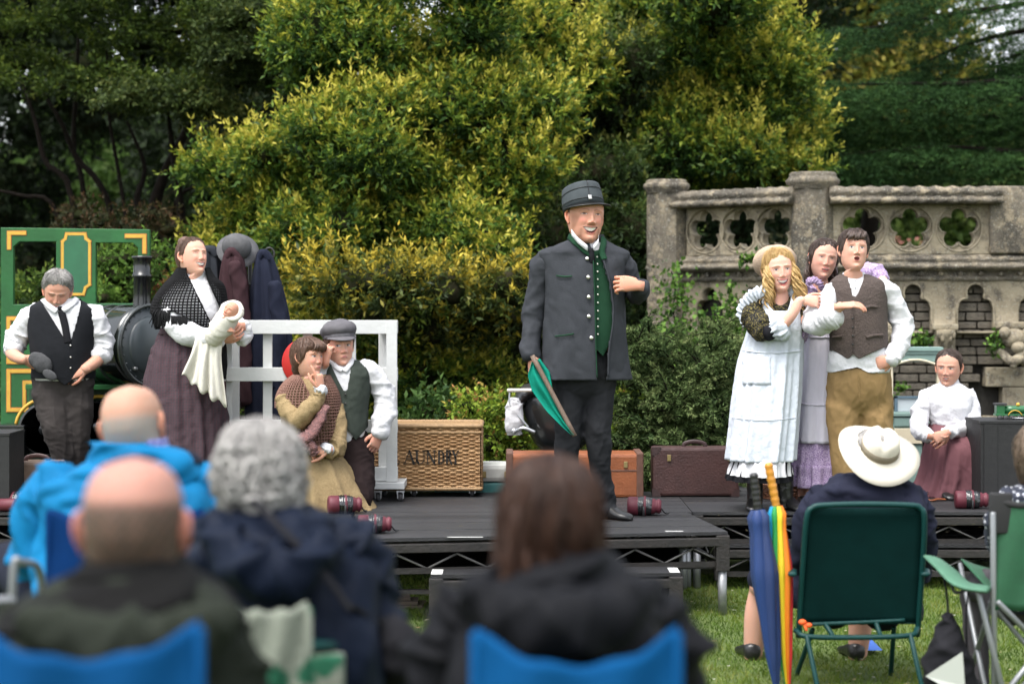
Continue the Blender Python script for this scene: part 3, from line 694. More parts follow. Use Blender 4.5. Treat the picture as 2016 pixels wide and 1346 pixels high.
# right bay
oR, aR, LR = (2.66, 16.0), 0.0, 1.36
csR = [(1698 - CX) / 237.5 - 2.66, (1792 - CX) / 237.5 - 2.66, (1888 - CX) / 237.5 - 2.66]
panel(oR, aR, LR, csR, .19)
mk('coping', coping((2.62, 16.0), 0, 1.42), M_stoned, wall)
g, balls = string((2.62, 16.0), 0, 2.2)
sc_ = mk('string_course', g, M_stoned, wall)
for b in balls: mk('ball_flower', b, M_stoned, sc_)
# left bay turns away
pL = np.array(((1352 - CX) * 16.75 / FPX, 16.75)); pR = np.array(((1565 - CX) * 16.05 / FPX, 16.05)); dv = pR - pL; LL = float(np.hypot(*dv)); aL = math.atan2(dv[1], dv[0])
panel(tuple(pL), aL, LL, [LL * .15, LL * .5, LL * .85] if LL > 1.2 else [LL * .18, LL * .5, LL * .82], .19)
mk('coping', coping(tuple(pL - dv / LL * .08), aL, LL + .1), M_stoned, wall)
g, balls = string(tuple(pL - dv / LL * .35), aL, LL + .4)
sc_ = mk('string_course', g, M_stoned, wall)
for b in balls: mk('ball_flower', b, M_stoned, sc_)
pier(1276, 1352, 16.75, 2.745, .13); pier(1560, 1648, 16.0, 2.76, .15); 
e = mk('end_pier', box(3.95, 4.9, 15.93, 16.3, 2.08, 2.64, .02), M_stoned, wall)
# lower wall faces with blind arches
ar = [(1796 - CX) / 237.5, (1919 - CX) / 237.5, (1672 - CX) / 237.5, (2042 - CX) / 237.5]
f = plate(rectp(2.62, 4.9, 1.42, 1.885), [trefoil_arch(c, 1.835, .17, 1.43) for c in ar], .10, .012)
mk('arcade_face', (f[0] + (0, 16.03, 0), f[1]), M_stone, wall)
for c in ar[:3]:
    o_ = np.array(trefoil_arch(c, 1.835, .17, 1.43)); q = np.array([(x, 15.972, z) for x, z in o_[24:] if False] or [(x, 15.972, z) for x, z in np.vstack([o_[27:], o_[:27]])])
    q = q[np.arange(len(q))]; 
    mk('arch_moulding', tube(np.vstack([q, q[:1]]), .012, 6, cap=False, rnd=False), M_stone, wall)
fL = plate(rectp(-.3, LL, 1.2, 1.885), [trefoil_arch(LL * .22, 1.80, .15, 1.25), trefoil_arch(LL * .62, 1.80, .15, 1.25)], .10, .012)
mk('arcade_face', place((fL[0] + (0, .04, 0), fL[1]), tuple(pL), aL), M_stone, wall)
mk('backing_wall', join(place(box(-.5, LL, .13, .3, 0, 1.9), tuple(pL), aL), box(2.3, 4.9, 16.16, 16.4, 0, 1.9)), M_mortar, wall, smooth=False)
mk('wall_core', place(box(-.3, LL, -.01, .09, 0, 1.2), tuple(pL), aL), M_stoned, wall, smooth=False)
# corbels under the arches
def corbel(cx, z):
    V, F = box(cx - .085, cx + .085, 15.93, 16.1, z - .27, z, .012)
    b = mk('corbel_block', (V, F), M_stone, wall, smooth=False)
    g = [box(cx - .105, cx + .105, 15.90, 16.05, z - .02, z + .03, .01), lathe([(.01, -.21), (.03, -.19), (.035, -.16), (.055, -.12), (.075, -.06), (.085, -.02), (.02, -.015)], 16, (cx, 15.93, z))]
    for j in range(5): g.append(ball((cx - .06 + .03 * j, 15.875 + .008 * abs(j - 2), z - .06 - .03 * (j % 2)), (.02, .02, .035), 8, 6))
    mk('corbel_carving', join(*g), M_stone, b)
corbel((1857 - CX) / 237.5, 1.47); corbel((1734 - CX) / 237.5, 1.47)
# carved beast on the right corbel
cx = (1988 - CX) / 237.5
g = [box(cx - .14, cx + .2, 15.92, 16.1, 1.46, 1.52, .015), ball((cx, 15.85, 1.38), (.11, .11, .085), 14, 10), ball((cx - .09, 15.80, 1.43), (.05, .055, .05), 12, 8), ball((cx + .09, 15.80, 1.42), (.05, .055, .05), 12, 8),
     tube([(cx - .12, 15.85, 1.28), (cx - .05, 15.77, 1.2), (cx + .03, 15.75, 1.22), (cx + .1, 15.8, 1.16)], [.035, .04, .045, .035], 10, 14), tube([(cx + .12, 15.85, 1.34), (cx + .05, 15.76, 1.28), (cx - .04, 15.76, 1.16)], [.04, .042, .03], 10, 12), ball((cx + .01, 15.76, 1.31), (.06, .06, .05), 12, 8)]
mk('carved_figure', join(*g), M_stone, wall)
bx0 = mk('stone_block', box(cx - .2, cx + .35, 15.99, 16.14, .98, 1.14, .012), M_stone, wall, smooth=False)
mk('stone_block', box(cx - .06, cx + .4, 15.985, 16.14, .74, .975, .012), M_stone, wall, smooth=False)
mk('stone_block', box(cx - .22, cx + .4, 15.99, 16.14, .56, .735, .012), M_stone, wall, smooth=False)
# weathered lumps at the foot of the left pier
a = P(1285, 660, 16.5); mk('carved_foot', join(ball(a, (.16, .16, .12), 14, 9), ball(a + (.06, -.08, -.12), (.1, .1, .09), 12, 8), ball(a + (-.08, -.05, -.2), (.12, .12, .14), 12, 8), box(a[0] - .2, a[0] + .24, 16.4, 16.8, 0, 1.1, .02)), M_stoned, wall)
# brick courses set back in the arches and below them
proto = None; z = .52; row = 0
while z < 1.80:
    h = rng.uniform(.062, .080); x = 2.62 + (row % 2) * .09
    while x < 4.45:
        L_ = rng.uniform(.15, .27)
        if not (z > .5 and z < 1.15 and x + L_ > cx - .15):
            if proto is None:
                proto = mk('brick', box(-.5, .5, -.5, .5, -.5, .5, .07), M_brick, wall, world=True); b = proto
            else: b = clone(proto, wall)
            b.location = (x + L_ / 2 - 2.5, .100 + rng.uniform(-.008, .008), z + h / 2); b.scale = (L_ - .012, .1, h - .012)
            b.rotation_euler = (0, rng.uniform(-.01, .01), 0)
        x += L_
    z += h; row += 1
# ivy and small ferns on the wall
def ivy(label, pts, n, Y, seed, L=.05, pal=((.02, .05, .012), (.05, .11, .02), (.10, .20, .035), (.16, .27, .05)), jit=.06, name='ivy'):
    t = thing(name, label, 'plant', P(*pts[0], Y)); r = np.random.default_rng(seed)
    q = catmull(pts, n); p = np.array([P(x, y, Y) for x, y in q]) + r.normal(0, jit, (n, 3)) * (1, .5, 1)
    d = nrm(r.normal(size=(n, 3)) + (0, -.9, -.3)); V, F = leafmesh(p, d, L * r.uniform(.6, 1.3, n), L * r.uniform(.6, 1.0, n), .2)
    mk('leaves', (V, F), M_leaf, t, smooth=False, col=np.repeat(pick(pal, r.uniform(0, 1, n)), 4, 0))
    mk('stem', tube(np.array([P(x, y, Y + .02) for x, y in catmull(pts, 12)]), .006, 5), M_bark, t)
ivy('climbing ivy trailing down from the left pier of the balustrade', [(1322, 535), (1330, 570), (1325, 610), (1335, 650), (1350, 700)], 420, 16.2, 1, jit=.10)
ivy('broad mat of ivy on the wall below the left rosettes', [(1300, 700), (1360, 660), (1420, 650), (1470, 690), (1390, 720)], 900, 16.0, 2, jit=.13)
ivy('ivy strand hanging in the arch behind the blonde woman', [(1440, 565), (1436, 600), (1450, 640), (1440, 690)], 220, 16.1, 3, jit=.06)
ivy('tuft of fern on the ledge above the blonde woman', [(1455, 508), (1470, 512), (1485, 506)], 60, 15.9, 4, .05, jit=.025, name='fern')
ivy('round tuft of bright green fern on the wall above the green dresser', [(1808, 672), (1815, 668), (1822, 674)], 90, 15.85, 5, .05, jit=.035, name='fern')
ivy('small fern sprouting below the carved figure', [(1955, 660), (1958, 680), (1962, 690)], 60, 15.85, 6, .045, jit=.03, name='fern')
ivy('small green weed growing from the bricks beside the corduroy trousers', [(1770, 760), (1780, 762)], 50, 15.9, 7, .04, jit=.03, name='fern')
# a pale house glimpsed through the rosettes
h = thing('far_house', 'pale house with a red roof glimpsed through the right rosettes', 'house', (13.5, 62, 0))
mk('wall', box(9.5, 14.5, 60, 66, 0, 3.1), mat('pale_render', (.6, .58, .55), .9), h, smooth=False)
mk('roof', (np.array([(9.3, 59.8, 3.1), (14.7, 59.8, 3.1), (14.7, 66.2, 3.1), (9.3, 66.2, 3.1), (9.3, 63, 4.2), (14.7, 63, 4.2)]), [[0, 1, 5, 4], [2, 3, 4, 5], [1, 2, 5], [3, 0, 4], [3, 2, 1, 0]]), mat('red_tile', (.25, .09, .07), .9), h, smooth=False)
# ---------------------------------------------------------------- people: head, hand and body builders
M_skin = mat('skin', attr=True, rough=.6, spec=.2, sss=.3, bump=.05, bscale=300)
def sst(a, b, x): t = np.clip((x - a) / (b - a), 0, 1); return t * t * (3 - 2 * t)
HT = np.array([  # z, half width, front, back
    (-.215, .072, -.050, .075), (-.19, .060, -.046, .066), (-.16, .055, -.043, .060), (-.135, .054, -.042, .056), (-.122, .050, -.048, .054), (-.1165, .040, -.064, .053),
    (-.110, .036, -.077, .053), (-.100, .046, -.0825, .053), (-.085, .0565, -.0845, .057), (-.065, .0645, -.0865, .066), (-.04, .0695, -.089, .084), (-.01, .0720, -.091, .098),
    (.02, .0750, -.0935, .102), (.05, .0745, -.0915, .099), (.08, .0655, -.079, .086), (.10, .051, -.058, .064), (.111, .031, -.034, .038), (.1155, .004, -.004, .005)])
def head_base(zs, th):
    w = np.interp(zs, HT[:, 0], HT[:, 1]); f = np.interp(zs, HT[:, 0], HT[:, 2]); b = np.interp(zs, HT[:, 0], HT[:, 3])
    for _ in range(2):
        for a in (w, f, b): a[1:-1] = (a[:-2] + 2 * a[1:-1] + a[2:]) / 4
    c, s = np.cos(th)[None], np.sin(th)[None]; e = (2 / np.interp(zs, [-.12, -.1, -.05, 0, .06], [2.0, 1.95, 2.15, 2.4, 2.15]))[:, None]
    X = w[:, None] * np.sign(s) * abs(s) ** e
    Yv = np.where(c > 0, f[:, None] * abs(c) ** e, b[:, None] * abs(c) ** (2 / 2.1))
    return X, Yv, zs[:, None] + 0 * X
def orient(V, c, sc, yaw, pitch, roll, neck=True):
    def M(y, p, r):
        a, b, d = R(y), R(p), R(r)
        Rz = np.array([[math.cos(a), -math.sin(a), 0], [math.sin(a), math.cos(a), 0], [0, 0, 1]])
        Rx = np.array([[1, 0, 0], [0, math.cos(b), -math.sin(b)], [0, math.sin(b), math.cos(b)]])
        Ry = np.array([[math.cos(d), 0, math.sin(d)], [0, 1, 0], [-math.sin(d), 0, math.cos(d)]])
        return Rz @ Ry @ Rx
    A = V @ M(yaw, pitch, roll).T
    if neck:
        B = V @ M(yaw * .6, pitch * .15, roll * .2).T; w_ = sst(-.205, -.115, V[:, 2])[:, None]; A = A * w_ + B * (1 - w_)
    return A * sc + np.asarray(c)
def head(c, sc=1.0, yaw=0, pitch=0, roll=0, skin=(.47, .27, .20), lips=(.46, .19, .16), mouth='closed', mw=.024, eyes='open', iris=(.09, .11, .12),
         brow=(.10, .06, .04), brow_up=0, beard=None, blush=.25, gaze=0, nose=1.0, jaw=0, fringe=None, wide=1.0, fem=False, face=True):
    if fem: nose *= .82; blush += .1
    zs = np.concatenate([np.linspace(-.215, -.13, 10, endpoint=False), np.linspace(-.13, -.085, 22, endpoint=False), np.linspace(-.085, .035, 78, endpoint=False), np.linspace(.035, .1155, 26)]) if face else np.linspace(-.215, .1155, 60)
    u = np.linspace(-1, 1, 112 if face else 64, endpoint=False); th = np.pi * u * (.5 + .5 * abs(u)) if face else np.pi * u
    X, Y, Z = head_base(zs, th); n = len(u); X = X * 1.03
    if fem: X = X * (1 - .10 * sst(-.02, -.095, Z) * sst(-.2, -.12, Z) - .10 * sst(-.112, -.13, Z))
    col = np.ones(X.shape + (3,)) * np.array(skin); fw = sst(.1, .45, np.cos(th))[None] * np.ones_like(X)
    ax = abs(X); G = lambda cx, cz, sx, sz: np.exp(-((ax - cx) / sx)**2 - ((Z - cz) / sz)**2)
    if face:
        dy = np.zeros_like(X); zm = -.062
        h = np.interp(Z, [-.046, -.041, -.034, -.028, 0, .02, .03], [0, .009, .018, .0195, .011, .004, .0]) * nose
        sg = np.interp(Z, [-.045, -.033, -.02, .02], [.0125, .0135, .0105, .0090])
        dy -= h * np.exp(-(X / sg)**2); dy -= .0075 * nose * G(.0135, -.036, .0058, .0065)
        dy += .0070 * G(.031, .004, .0155, .0105); dy -= .0042 * G(.03, .022, .02, .007); dy -= .006 * G(.036, -.026, .017, .017)
        dy -= .0055 * np.exp(-(X / .019)**2 - ((Z + .100) / .012)**2); dy += .003 * np.exp(-(X / .024)**2 - ((Z + .082) / .007)**2)
        dy -= .0055 * np.exp(-(X / .026)**2 - ((Z - zm) / .014)**2)
        dy -= .0052 * G(.031, .003, .0125, .0068)           # eyeball under the lid
        P_ = {'closed': (0, .0006, .0006), 'smile': (1.15, .0065, .0055), 'laugh': (1.35, .0085, .0105), 'o': (0, .0085, .0085), 'open': (.25, .0045, .0065), 'grin': (.9, .004, .003), 'glum': (-.75, .0007, .0007), 'pout': (-.1, .0007, .0007)}[mouth]
        xm = X / mw; zc = zm + P_[0] * .0085 * xm**2 - P_[0] * .002; ho = np.clip(1 - xm**2, 0, 1)
        if mouth in ('o', 'laugh'): ho = np.sqrt(ho)
        zu, zl = zc + P_[1] * ho, zc - P_[2] * ho * (1.2 if P_[0] > .5 else 1)
        inm = (abs(xm) < 1) & (Z < zu) & (Z > zl) & (fw > .5)
        lt = (.0070 if fem else .0055) * (1 - .75 * abs(xm)**2.2); lip = (abs(xm) < 1.12) & (Z < zu + lt) & (Z > zl - lt * 1.15) & (fw > .5) & ~inm
        dy -= .0022 * lip; op = P_[1] + P_[2] > .004
        if op: dy += .009 * inm
        bl = np.clip(G(.038, -.022, .016, .016) * 1.1 + .7 * np.exp(-(X / .014)**2 - ((Z + .03) / .014)**2), 0, 1)[..., None] * blush * fw[..., None]
        col = col * (1 - bl) + np.array((.62, .20, .16)) * bl
        if beard is not None:
            bm, bc = beard(X, Z); bm = (bm * fw)[..., None]; dy -= .003 * bm[..., 0]
        col[lip] = np.array(lips)
        if beard is not None: b2 = bm * (~(lip & (Z < zc)))[..., None]; col = col * (1 - b2) + np.array(bc) * b2
        if op:
            col[inm] = (.10, .025, .022)
            if mouth in ('smile', 'laugh', 'grin', 'open'):
                tf = {'smile': .85, 'laugh': .6, 'grin': 1, 'open': .42}[mouth]; col[inm & (Z > zu - tf * (zu - zl)) & (abs(xm) < .88)] = (.84, .80, .74)
        else: col[inm] = (.16, .05, .04)
        for k in (1, -1):    # nasolabial folds
            d = ((X * k - .021) - (-.030 - Z) * .30); f = np.exp(-(d / .0028)**2) * sst(-.064, -.052, Z) * sst(-.022, -.034, Z) * (.55 if P_[0] > .5 else .2)
            dy += .0028 * f; col = col * (1 - .22 * f[..., None])
        # eyes
        ex = ax - .031; hh = {'open': .0052, 'squint': .0034, 'wide': .0066, 'big': .0062, 'closed': .0, 'down': .0012, 'laugh': .0016}[eyes]
        a = ex / .0145; arc = np.clip(1 - a * a, 0, 1); ze = .004 + (.0022 * arc if eyes in ('laugh', 'squint') else 0)
        ine = (abs(a) < 1) & (abs(Z - ze) < hh * arc) & (fw > .5)
        col[ine] = (.52, .46, .43)
        sx_ = np.sign(X); ir = ((X - sx_ * .031 - gaze)**2 + (Z - ze - .0005)**2 < .0058**2) & ine; col[ir] = iris
        pu = ((X - sx_ * .031 - gaze)**2 + (Z - ze - .0005)**2 < .0026**2) & ine; col[pu] = (.01, .01, .01)
        lash = (abs(a) < 1.05) & (abs(Z - (ze + hh * arc)) < .0012) & (fw > .5); col[lash] = np.array((.10, .055, .045))
        if eyes in ('closed', 'down', 'laugh'):
            l2 = (abs(a) < 1) & (abs(Z - (ze - hh * arc)) < .0012) & (fw > .5); col[l2] = np.array(skin) * .4
        crease = np.exp(-((Z - (ze + hh * arc + .006)) / .002)**2) * (abs(a) < 1.1) * fw; col = col * (1 - .12 * crease[..., None])
        bz = .0235 + brow_up - .006 * ((ax - .028) / .02)**2; bq = (ax > .010) & (ax < .052) & (abs(Z - bz) < np.interp(ax, [.01, .02, .052], [.0034, .0036, .0012]) * (.62 if fem else 1)) & (fw > .5)
        col[bq] = np.array(brow) * .5 + np.array(skin) * .5; dy -= .0012 * bq
        Y = Y + dy * fw
        if jaw: Z = Z - jaw * sst(-.055, -.085, Z) * sst(-.13, -.112, Z) * fw
    if fringe is not None:
        m_, fc = fringe(X, Y, Z); col = col * (1 - m_[..., None]) + np.array(fc) * m_[..., None]
    X = X * wide
    V, F = loft(np.stack([X, Y, Z], -1)); C = np.vstack([col.reshape(-1, 3), np.tile(skin, (2, 1))])
    # ears
    vs, fs, cs, o = [V], list(F), [C], len(V)
    for k in (1, -1):
        pth = np.array([(k * .074, -.004, -.030), (k * .082, .004, -.020), (k * .087, .014, 0), (k * .087, .014, .018), (k * .081, .004, .029), (k * .073, -.008, .022)])
        for g in (tube(pth, [.006, .0065, .006, .006, .0065, .005], 8, 18), ball((k * .077, .003, 0), (.007, .014, .024), 10, 7), ball((k * .079, -.003, -.028), (.006, .008, .009), 8, 6)):
            vs.append(g[0]); fs += [[i + o for i in f] for f in g[1]]; o += len(g[0]); cs.append(np.tile(np.array(skin) * (1.05, .85, .8), (len(g[0]), 1)))
    V = orient(np.vstack(vs), c, sc, yaw, pitch, roll)
    return V, fs, np.vstack(cs)
def hair_shell(c, sc, yaw, pitch, roll, line, thick, seed=0, clump=.25, m=70, n=120, part=None, kf=34, neck=False):
    """line: list of (angle from the front in degrees, lowest z of hair); thick: metres or function(theta, z)"""
    zs = np.linspace(min(q[1] for q in line) - .004, .1155, m); th = np.linspace(-np.pi, np.pi, n, endpoint=False); X, Y, Z = head_base(zs, th)
    a = np.degrees(abs(th)); hl = np.interp(a, [q[0] for q in line], [q[1] for q in line])[None]
    t0 = thick(th[None], zs[:, None]) if callable(thick) else thick; r = np.random.default_rng(seed)
    nz = sum(np.sin(kf * (1 + .6 * q) * th[None] + 24 * (1 + .3 * q) * Z * (1 if q % 2 else -1) + r.uniform(0, 6.28)) / (1 + .5 * q) for q in range(4)) / 2
    hl = hl + .003 * np.sin(7 * th + 1)[None] + .0025 * np.sin(23 * th + r.uniform(0, 6))[None]
    t = t0 * sst(0, .03, Z - hl) * (1 + clump * nz) - .016 * (1 - sst(-.006, .008, Z - hl))
    L_ = np.sqrt(X**2 + Y**2 + (Z - .01)**2) + 1e-6; D = np.stack([X, Y, Z - .01], -1) / L_[..., None]
    V = np.stack([X, Y, Z], -1) + D * t[..., None]
    V, F = loft(V)
    return orient(V, c, sc, yaw, pitch, roll, neck), F
def locks(starts, ends, rad, seed=0, curl=.0, turns=3, k=5, m=16, sag=.0):
    r = np.random.default_rng(seed); g = []
    for a, b in zip(starts, ends):
        a, b = np.array(a, float), np.array(b, float); t = np.linspace(0, 1, m)[:, None]; ph = r.uniform(0, 6.28)
        p = a * (1 - t) + b * t + np.array((0, -1, 0)) * np.sin(t * 3.14) * sag
        if curl: p = p + curl * (.4 + t) * np.concatenate([np.cos(t * turns * 6.28 + ph), np.sin(t * turns * 6.28 + ph), 0 * t], 1)
        q = rad * r.uniform(.7, 1.2); g.append(tube(p, np.interp(t[:, 0], [0, .15, .7, 1], [.5 * q, q, .9 * q, .15 * q]), k, cap=False, rnd=False))
    return join(*g)
def hand(w_, fwd, palm, curl=(30, 40, 25), sc=1.0, side=1, spread=.10, thumb=(.75, .55, .25), tcurl=25, splay=None):
    f = nrm(fwd); pn = np.array(palm, float); pn = nrm(pn - f * (pn @ f)); lat = np.cross(f, pn) * side; w_ = np.array(w_, float)
    T = lambda a, b, c: w_ + (f * a + lat * b + pn * c) * sc
    rg = []; th = np.linspace(0, 2 * np.pi, 14, endpoint=False)
    for a, hw, ht, lo in ((-.03, .026, .020, 0), (.0, .027, .019, 0), (.03, .036, .0175, .003), (.06, .041, .0155, .0), (.085, .040, .0135, 0), (.096, .034, .009, 0)):
        rg.append([T(a, lo + hw * math.cos(q), ht * math.sin(q)) for q in th])
    gs = [loft(np.array(rg))]
    for i in range(4):
        L_ = (.078, .088, .082, .064)[i]; b0 = (1.5 - i) * .0205; cu = curl if not isinstance(curl[0], (tuple, list)) else curl[i]
        p = np.array((.084, b0, 0)); d = 0.0; pts = [p - (.012, 0, 0), p]
        sp = (1.5 - i) * spread
        for q, fr in enumerate((.45, .32, .23)):
            d += R(cu[q]); p = p + L_ * fr * np.array((math.cos(d) * math.cos(sp), math.sin(sp), math.sin(d))); pts.append(p)
        gs.append(tube([T(*q) for q in pts], np.array((.0090, .0094, .0083, .0078, .0058)) * sc, 8, 14))
    b = np.array((.022, .028, .006)); d0 = nrm(np.array(thumb)); p1 = b + d0 * .042; d1 = nrm(d0 + np.array((.5, -.35, .15)) * math.sin(R(tcurl)) * 2); p2 = p1 + d1 * .033; p3 = p2 + nrm(d1 + np.array((.3, -.2, .1))) * .026
    gs.append(tube([T(*q) for q in (b - d0 * .012, b, p1, p2, p3)], np.array((.013, .0145, .0112, .0102, .0072)) * sc, 8, 14))
    return join(*gs)
def vnormals(V, F):
    T = np.array([t for f in F for t in ((f[0], f[1], f[2]),) + (((f[0], f[2], f[3]),) if len(f) > 3 else ())]); N = np.zeros_like(V)
    fn = np.cross(V[T[:, 1]] - V[T[:, 0]], V[T[:, 2]] - V[T[:, 0]])
    for k in range(3): np.add.at(N, T[:, k], fn)
    return nrm(N)
def drape(g, amp, seed=0, fr=21):
    """irregular creases pressed into a garment"""
    V, F = np.array(g[0]), g[1]; N = vnormals(V, F); q = V * (1, 1, .55)
    wv = np.stack([lump_noise(V, 9, seed + 1), lump_noise(V, 9, seed + 2), lump_noise(V, 9, seed + 3)], 1) * .05
    a = (1 - abs(lump_noise(q + wv, fr, seed + 4))) ** 3 - .45; b = (1 - abs(lump_noise((V + wv) * (.6, .6, 1), fr * 1.7, seed + 5))) ** 3 - .45
    m_ = .35 + .65 * sst(-.5, .6, lump_noise(V, 7, seed + 6))
    return V + N * (amp * m_ * (a + .5 * b))[:, None], F
DRAPE = dict(coat=.007, sleeve=.011, far_sleeve=.010, trousers=.010, shirt=.009, blouse=.009, waistcoat=.0035, skirt=.008, dress=.010, pinafore=.0045, jacket=.012, shorts=.008, top=.006, trouser_leg=.009, near_leg=.01)
class Person:
    def __init__(s, label, px, Y, z, group=None, skin=(.47, .27, .20)):
        x = (px - CX) * Y / FPX; s.Y = Y; s.k = Y / FPX; s.skin = skin; s.label = label
        s.t = thing('person', label, 'person', (x, Y, z), group); s.g = []; s.z = z
    def p(s, px, py, dy=0.0): return P(px, py, s.Y + dy)
    def head(s, px, py, dy=0, **k):
        k.setdefault('skin', s.skin); s.hc = P(px, py, s.Y + dy); s.hs = (k.get('sc', 1.0), k.get('yaw', 0), k.get('pitch', 0), k.get('roll', 0))
        V, F, C = head(s.hc, **k); s.g.append((V, F, C)); s.headV = (V, F)
    def flesh(s, g, tint=1.0):
        s.g.append((g[0], g[1], np.tile(np.array(s.skin) * tint, (len(g[0]), 1))))
    def limb(s, pts, f=1.0, n=12, m=26, fold=None):
        """pts: (px, py, dy, r px)"""
        return tube([P(a[0], a[1], s.Y + a[2]) for a in pts], [a[3] * s.k * f for a in pts], n, m, fold=fold)
    def sleeve(s, name, pts, m_, seed=0, amp=.0045, flesh=True, n=28, mm=60, ramp=None):
        if flesh: s.flesh(s.limb(pts, .62))
        o = s.put(name, s.limb(pts, .93, n, mm + 20, cloth(amp * 1.25, seed, ramp)), m_); return o
    def hand(s, px, py, dy, fwd, palm, **k):
        s.flesh(hand(P(px, py, s.Y + dy), fwd, palm, **k), (1.02, .93, .9))
    def put(s, name, g, m_, parent=None, **k):
        if name in DRAPE and len(g[0]) > 60: g = drape(g, DRAPE[name], len(s.t.children) * 7 + len(name))
        return mk(name, g, m_, parent or s.t, **k)
    def hair(s, line, thick, m_, name='hair', **k):
        sc, ya, pi, ro = s.hs; s.hg = hair_shell(s.hc, sc, ya, pi, ro, line, thick, **k)
        r = np.random.default_rng(k.get('seed', 0) + 40); mm, nn = k.get('m', 70), k.get('n', 120); A = s.hg[0][:mm * nn].reshape(mm, nn, 3); ang = np.degrees(abs(np.linspace(-np.pi, np.pi, nn, endpoint=False)))
        zs = np.linspace(min(q[1] for q in line) - .004, .1155, mm); gs = []
        for i in range(320):
            j = r.integers(nn); hl = np.interp(ang[j], [q[0] for q in line], [q[1] for q in line]); k0 = np.searchsorted(zs, hl + .008 + .02 * r.random() ** 2); k1 = int(mm - 1 - (mm - 1 - k0) * r.random() * .6)
            if k1 - k0 < 6: continue
            kk = np.linspace(k1, k0, 9).astype(int); jj = (j + np.round(np.linspace(0, r.normal(0, 4), 9)).astype(int)) % nn
            p_ = A[kk, jj]; p_ = p_ + nrm(p_ - s.hc) * (r.uniform(.0, .0045) * sc) + r.normal(0, .0012, 3); gs.append(tube(p_, np.linspace(.0013, .0006, 9) * sc, 3, cap=False, rnd=False))
        if gs: s.hg = join(s.hg, *gs)
        return s.put(name, s.hg, m_)
    def hl(s, *q):
        """head local to world"""
        sc, ya, pi, ro = s.hs; return orient(np.array(q, float).reshape(-1, 3), s.hc, sc, ya, pi, ro, False)
    def done(s, extra=None):
        o, vs, fs, cs = 0, [], [], []
        for V, F, C in s.g:
            vs.append(V); fs += [[i + o for i in f] for f in F]; cs.append(C); o += len(V)
        return mk('body', (np.vstack(vs), fs), M_skin, s.t, col=np.vstack(cs))
    def core(s, rws):  # trunk under the clothes
        s.flesh(rows(s.Y, rws, 20, 16))
    def patch(s, surf, x0, x1, y0, y1, off=.006, n=10):
        g = [[surf.at(x, y, off)[0] for x in np.linspace(x0, x1, n)] for y in np.linspace(y0, y1, n)]
        return loft(np.array(g), False, False)
    def button(s, surf, px, py, r, m_, parent=None, name='button', off=.002):
        a, n = surf.at(px, py, off)
        if a is None: return
        n = nrm(n); u = nrm(np.cross(n, (0, 0, 1.0))); v = np.cross(n, u); th = np.linspace(0, 6.283, 12, endpoint=False)
        rg = [[a + (u * math.cos(q) + v * math.sin(q)) * r * w_ + n * h for q in th] for w_, h in ((.9, -.002), (1, .001), (.8, r * .45), (.35, r * .6))]
        return s.put(name, loft(np.array(rg)), m_, parent)
def shoe(toe, heel, wd, h, m_):
    """leather shoe from heel to toe at floor level"""
    toe, heel = np.array(toe, float), np.array(heel, float); d = toe - heel; L_ = np.linalg.norm(d); f = d / L_; lat = nrm(np.cross(f, (0, 0, 1.0))); up = np.array((0, 0, 1.0)); rg = []
    th = np.linspace(0, 2 * np.pi, 16, endpoint=False)
    for a, w_, t in ((0, .55, .9), (.06, .78, 1.0), (.25, .8, 1.0), (.45, .85, .78), (.62, .98, .58), (.8, 1.0, .45), (.93, .8, .36), (1.0, .35, .2)):
        rg.append([heel + f * L_ * a + lat * wd / 2 * w_ * math.cos(q) + up * (h * t * .5 + h * t * .5 * np.sign(math.sin(q)) * abs(math.sin(q)) ** .7) for q in th])
    return loft(np.array(rg))
# cloth and other shared stuffs
def fab(name, c, var=.25, vs=9, bump=.12, bs=90, rough=.85, **k): return mat(name, c, rough, var=var, vscale=vs, bump=bump * .5, bscale=bs, spec=.12, **k)
M_white = fab('white_cotton', (.60, .60, .62), .08, 12, 1.0, 22)
M_whiteb = fab('white_pinafore', (.56, .60, .66), .08, 10, 1.0, 20)
M_black = fab('black_wool', (.014, .014, .017), .3, 20)
M_leather_b = mat('black_leather', (.012, .012, .012), .32, spec=.5, bump=.15, bscale=60)
M_silver = mat('silver_button', (.62, .6, .55), .3, metal=1)
M_hbrown = mat('brown_hair', (.125, .066, .042), .5, col2=(.06, .032, .02), vscale=60, stretch=(1, 1, .15), bump=.4, bscale=90, spec=.45)
M_hdark = mat('dark_hair', (.075, .047, .036), .5, col2=(.032, .02, .016), vscale=60, stretch=(1, 1, .15), bump=.4, bscale=90, spec=.45)
M_hblond = mat('blond_hair', (.52, .36, .15), .5, col2=(.34, .20, .07), vscale=50, stretch=(1, 1, .2), bump=.4, bscale=80, spec=.4)
M_hgrey = mat('grey_hair', (.36, .345, .33), .6, col2=(.17, .165, .16), vscale=40, bump=.5, bscale=90, spec=.3)
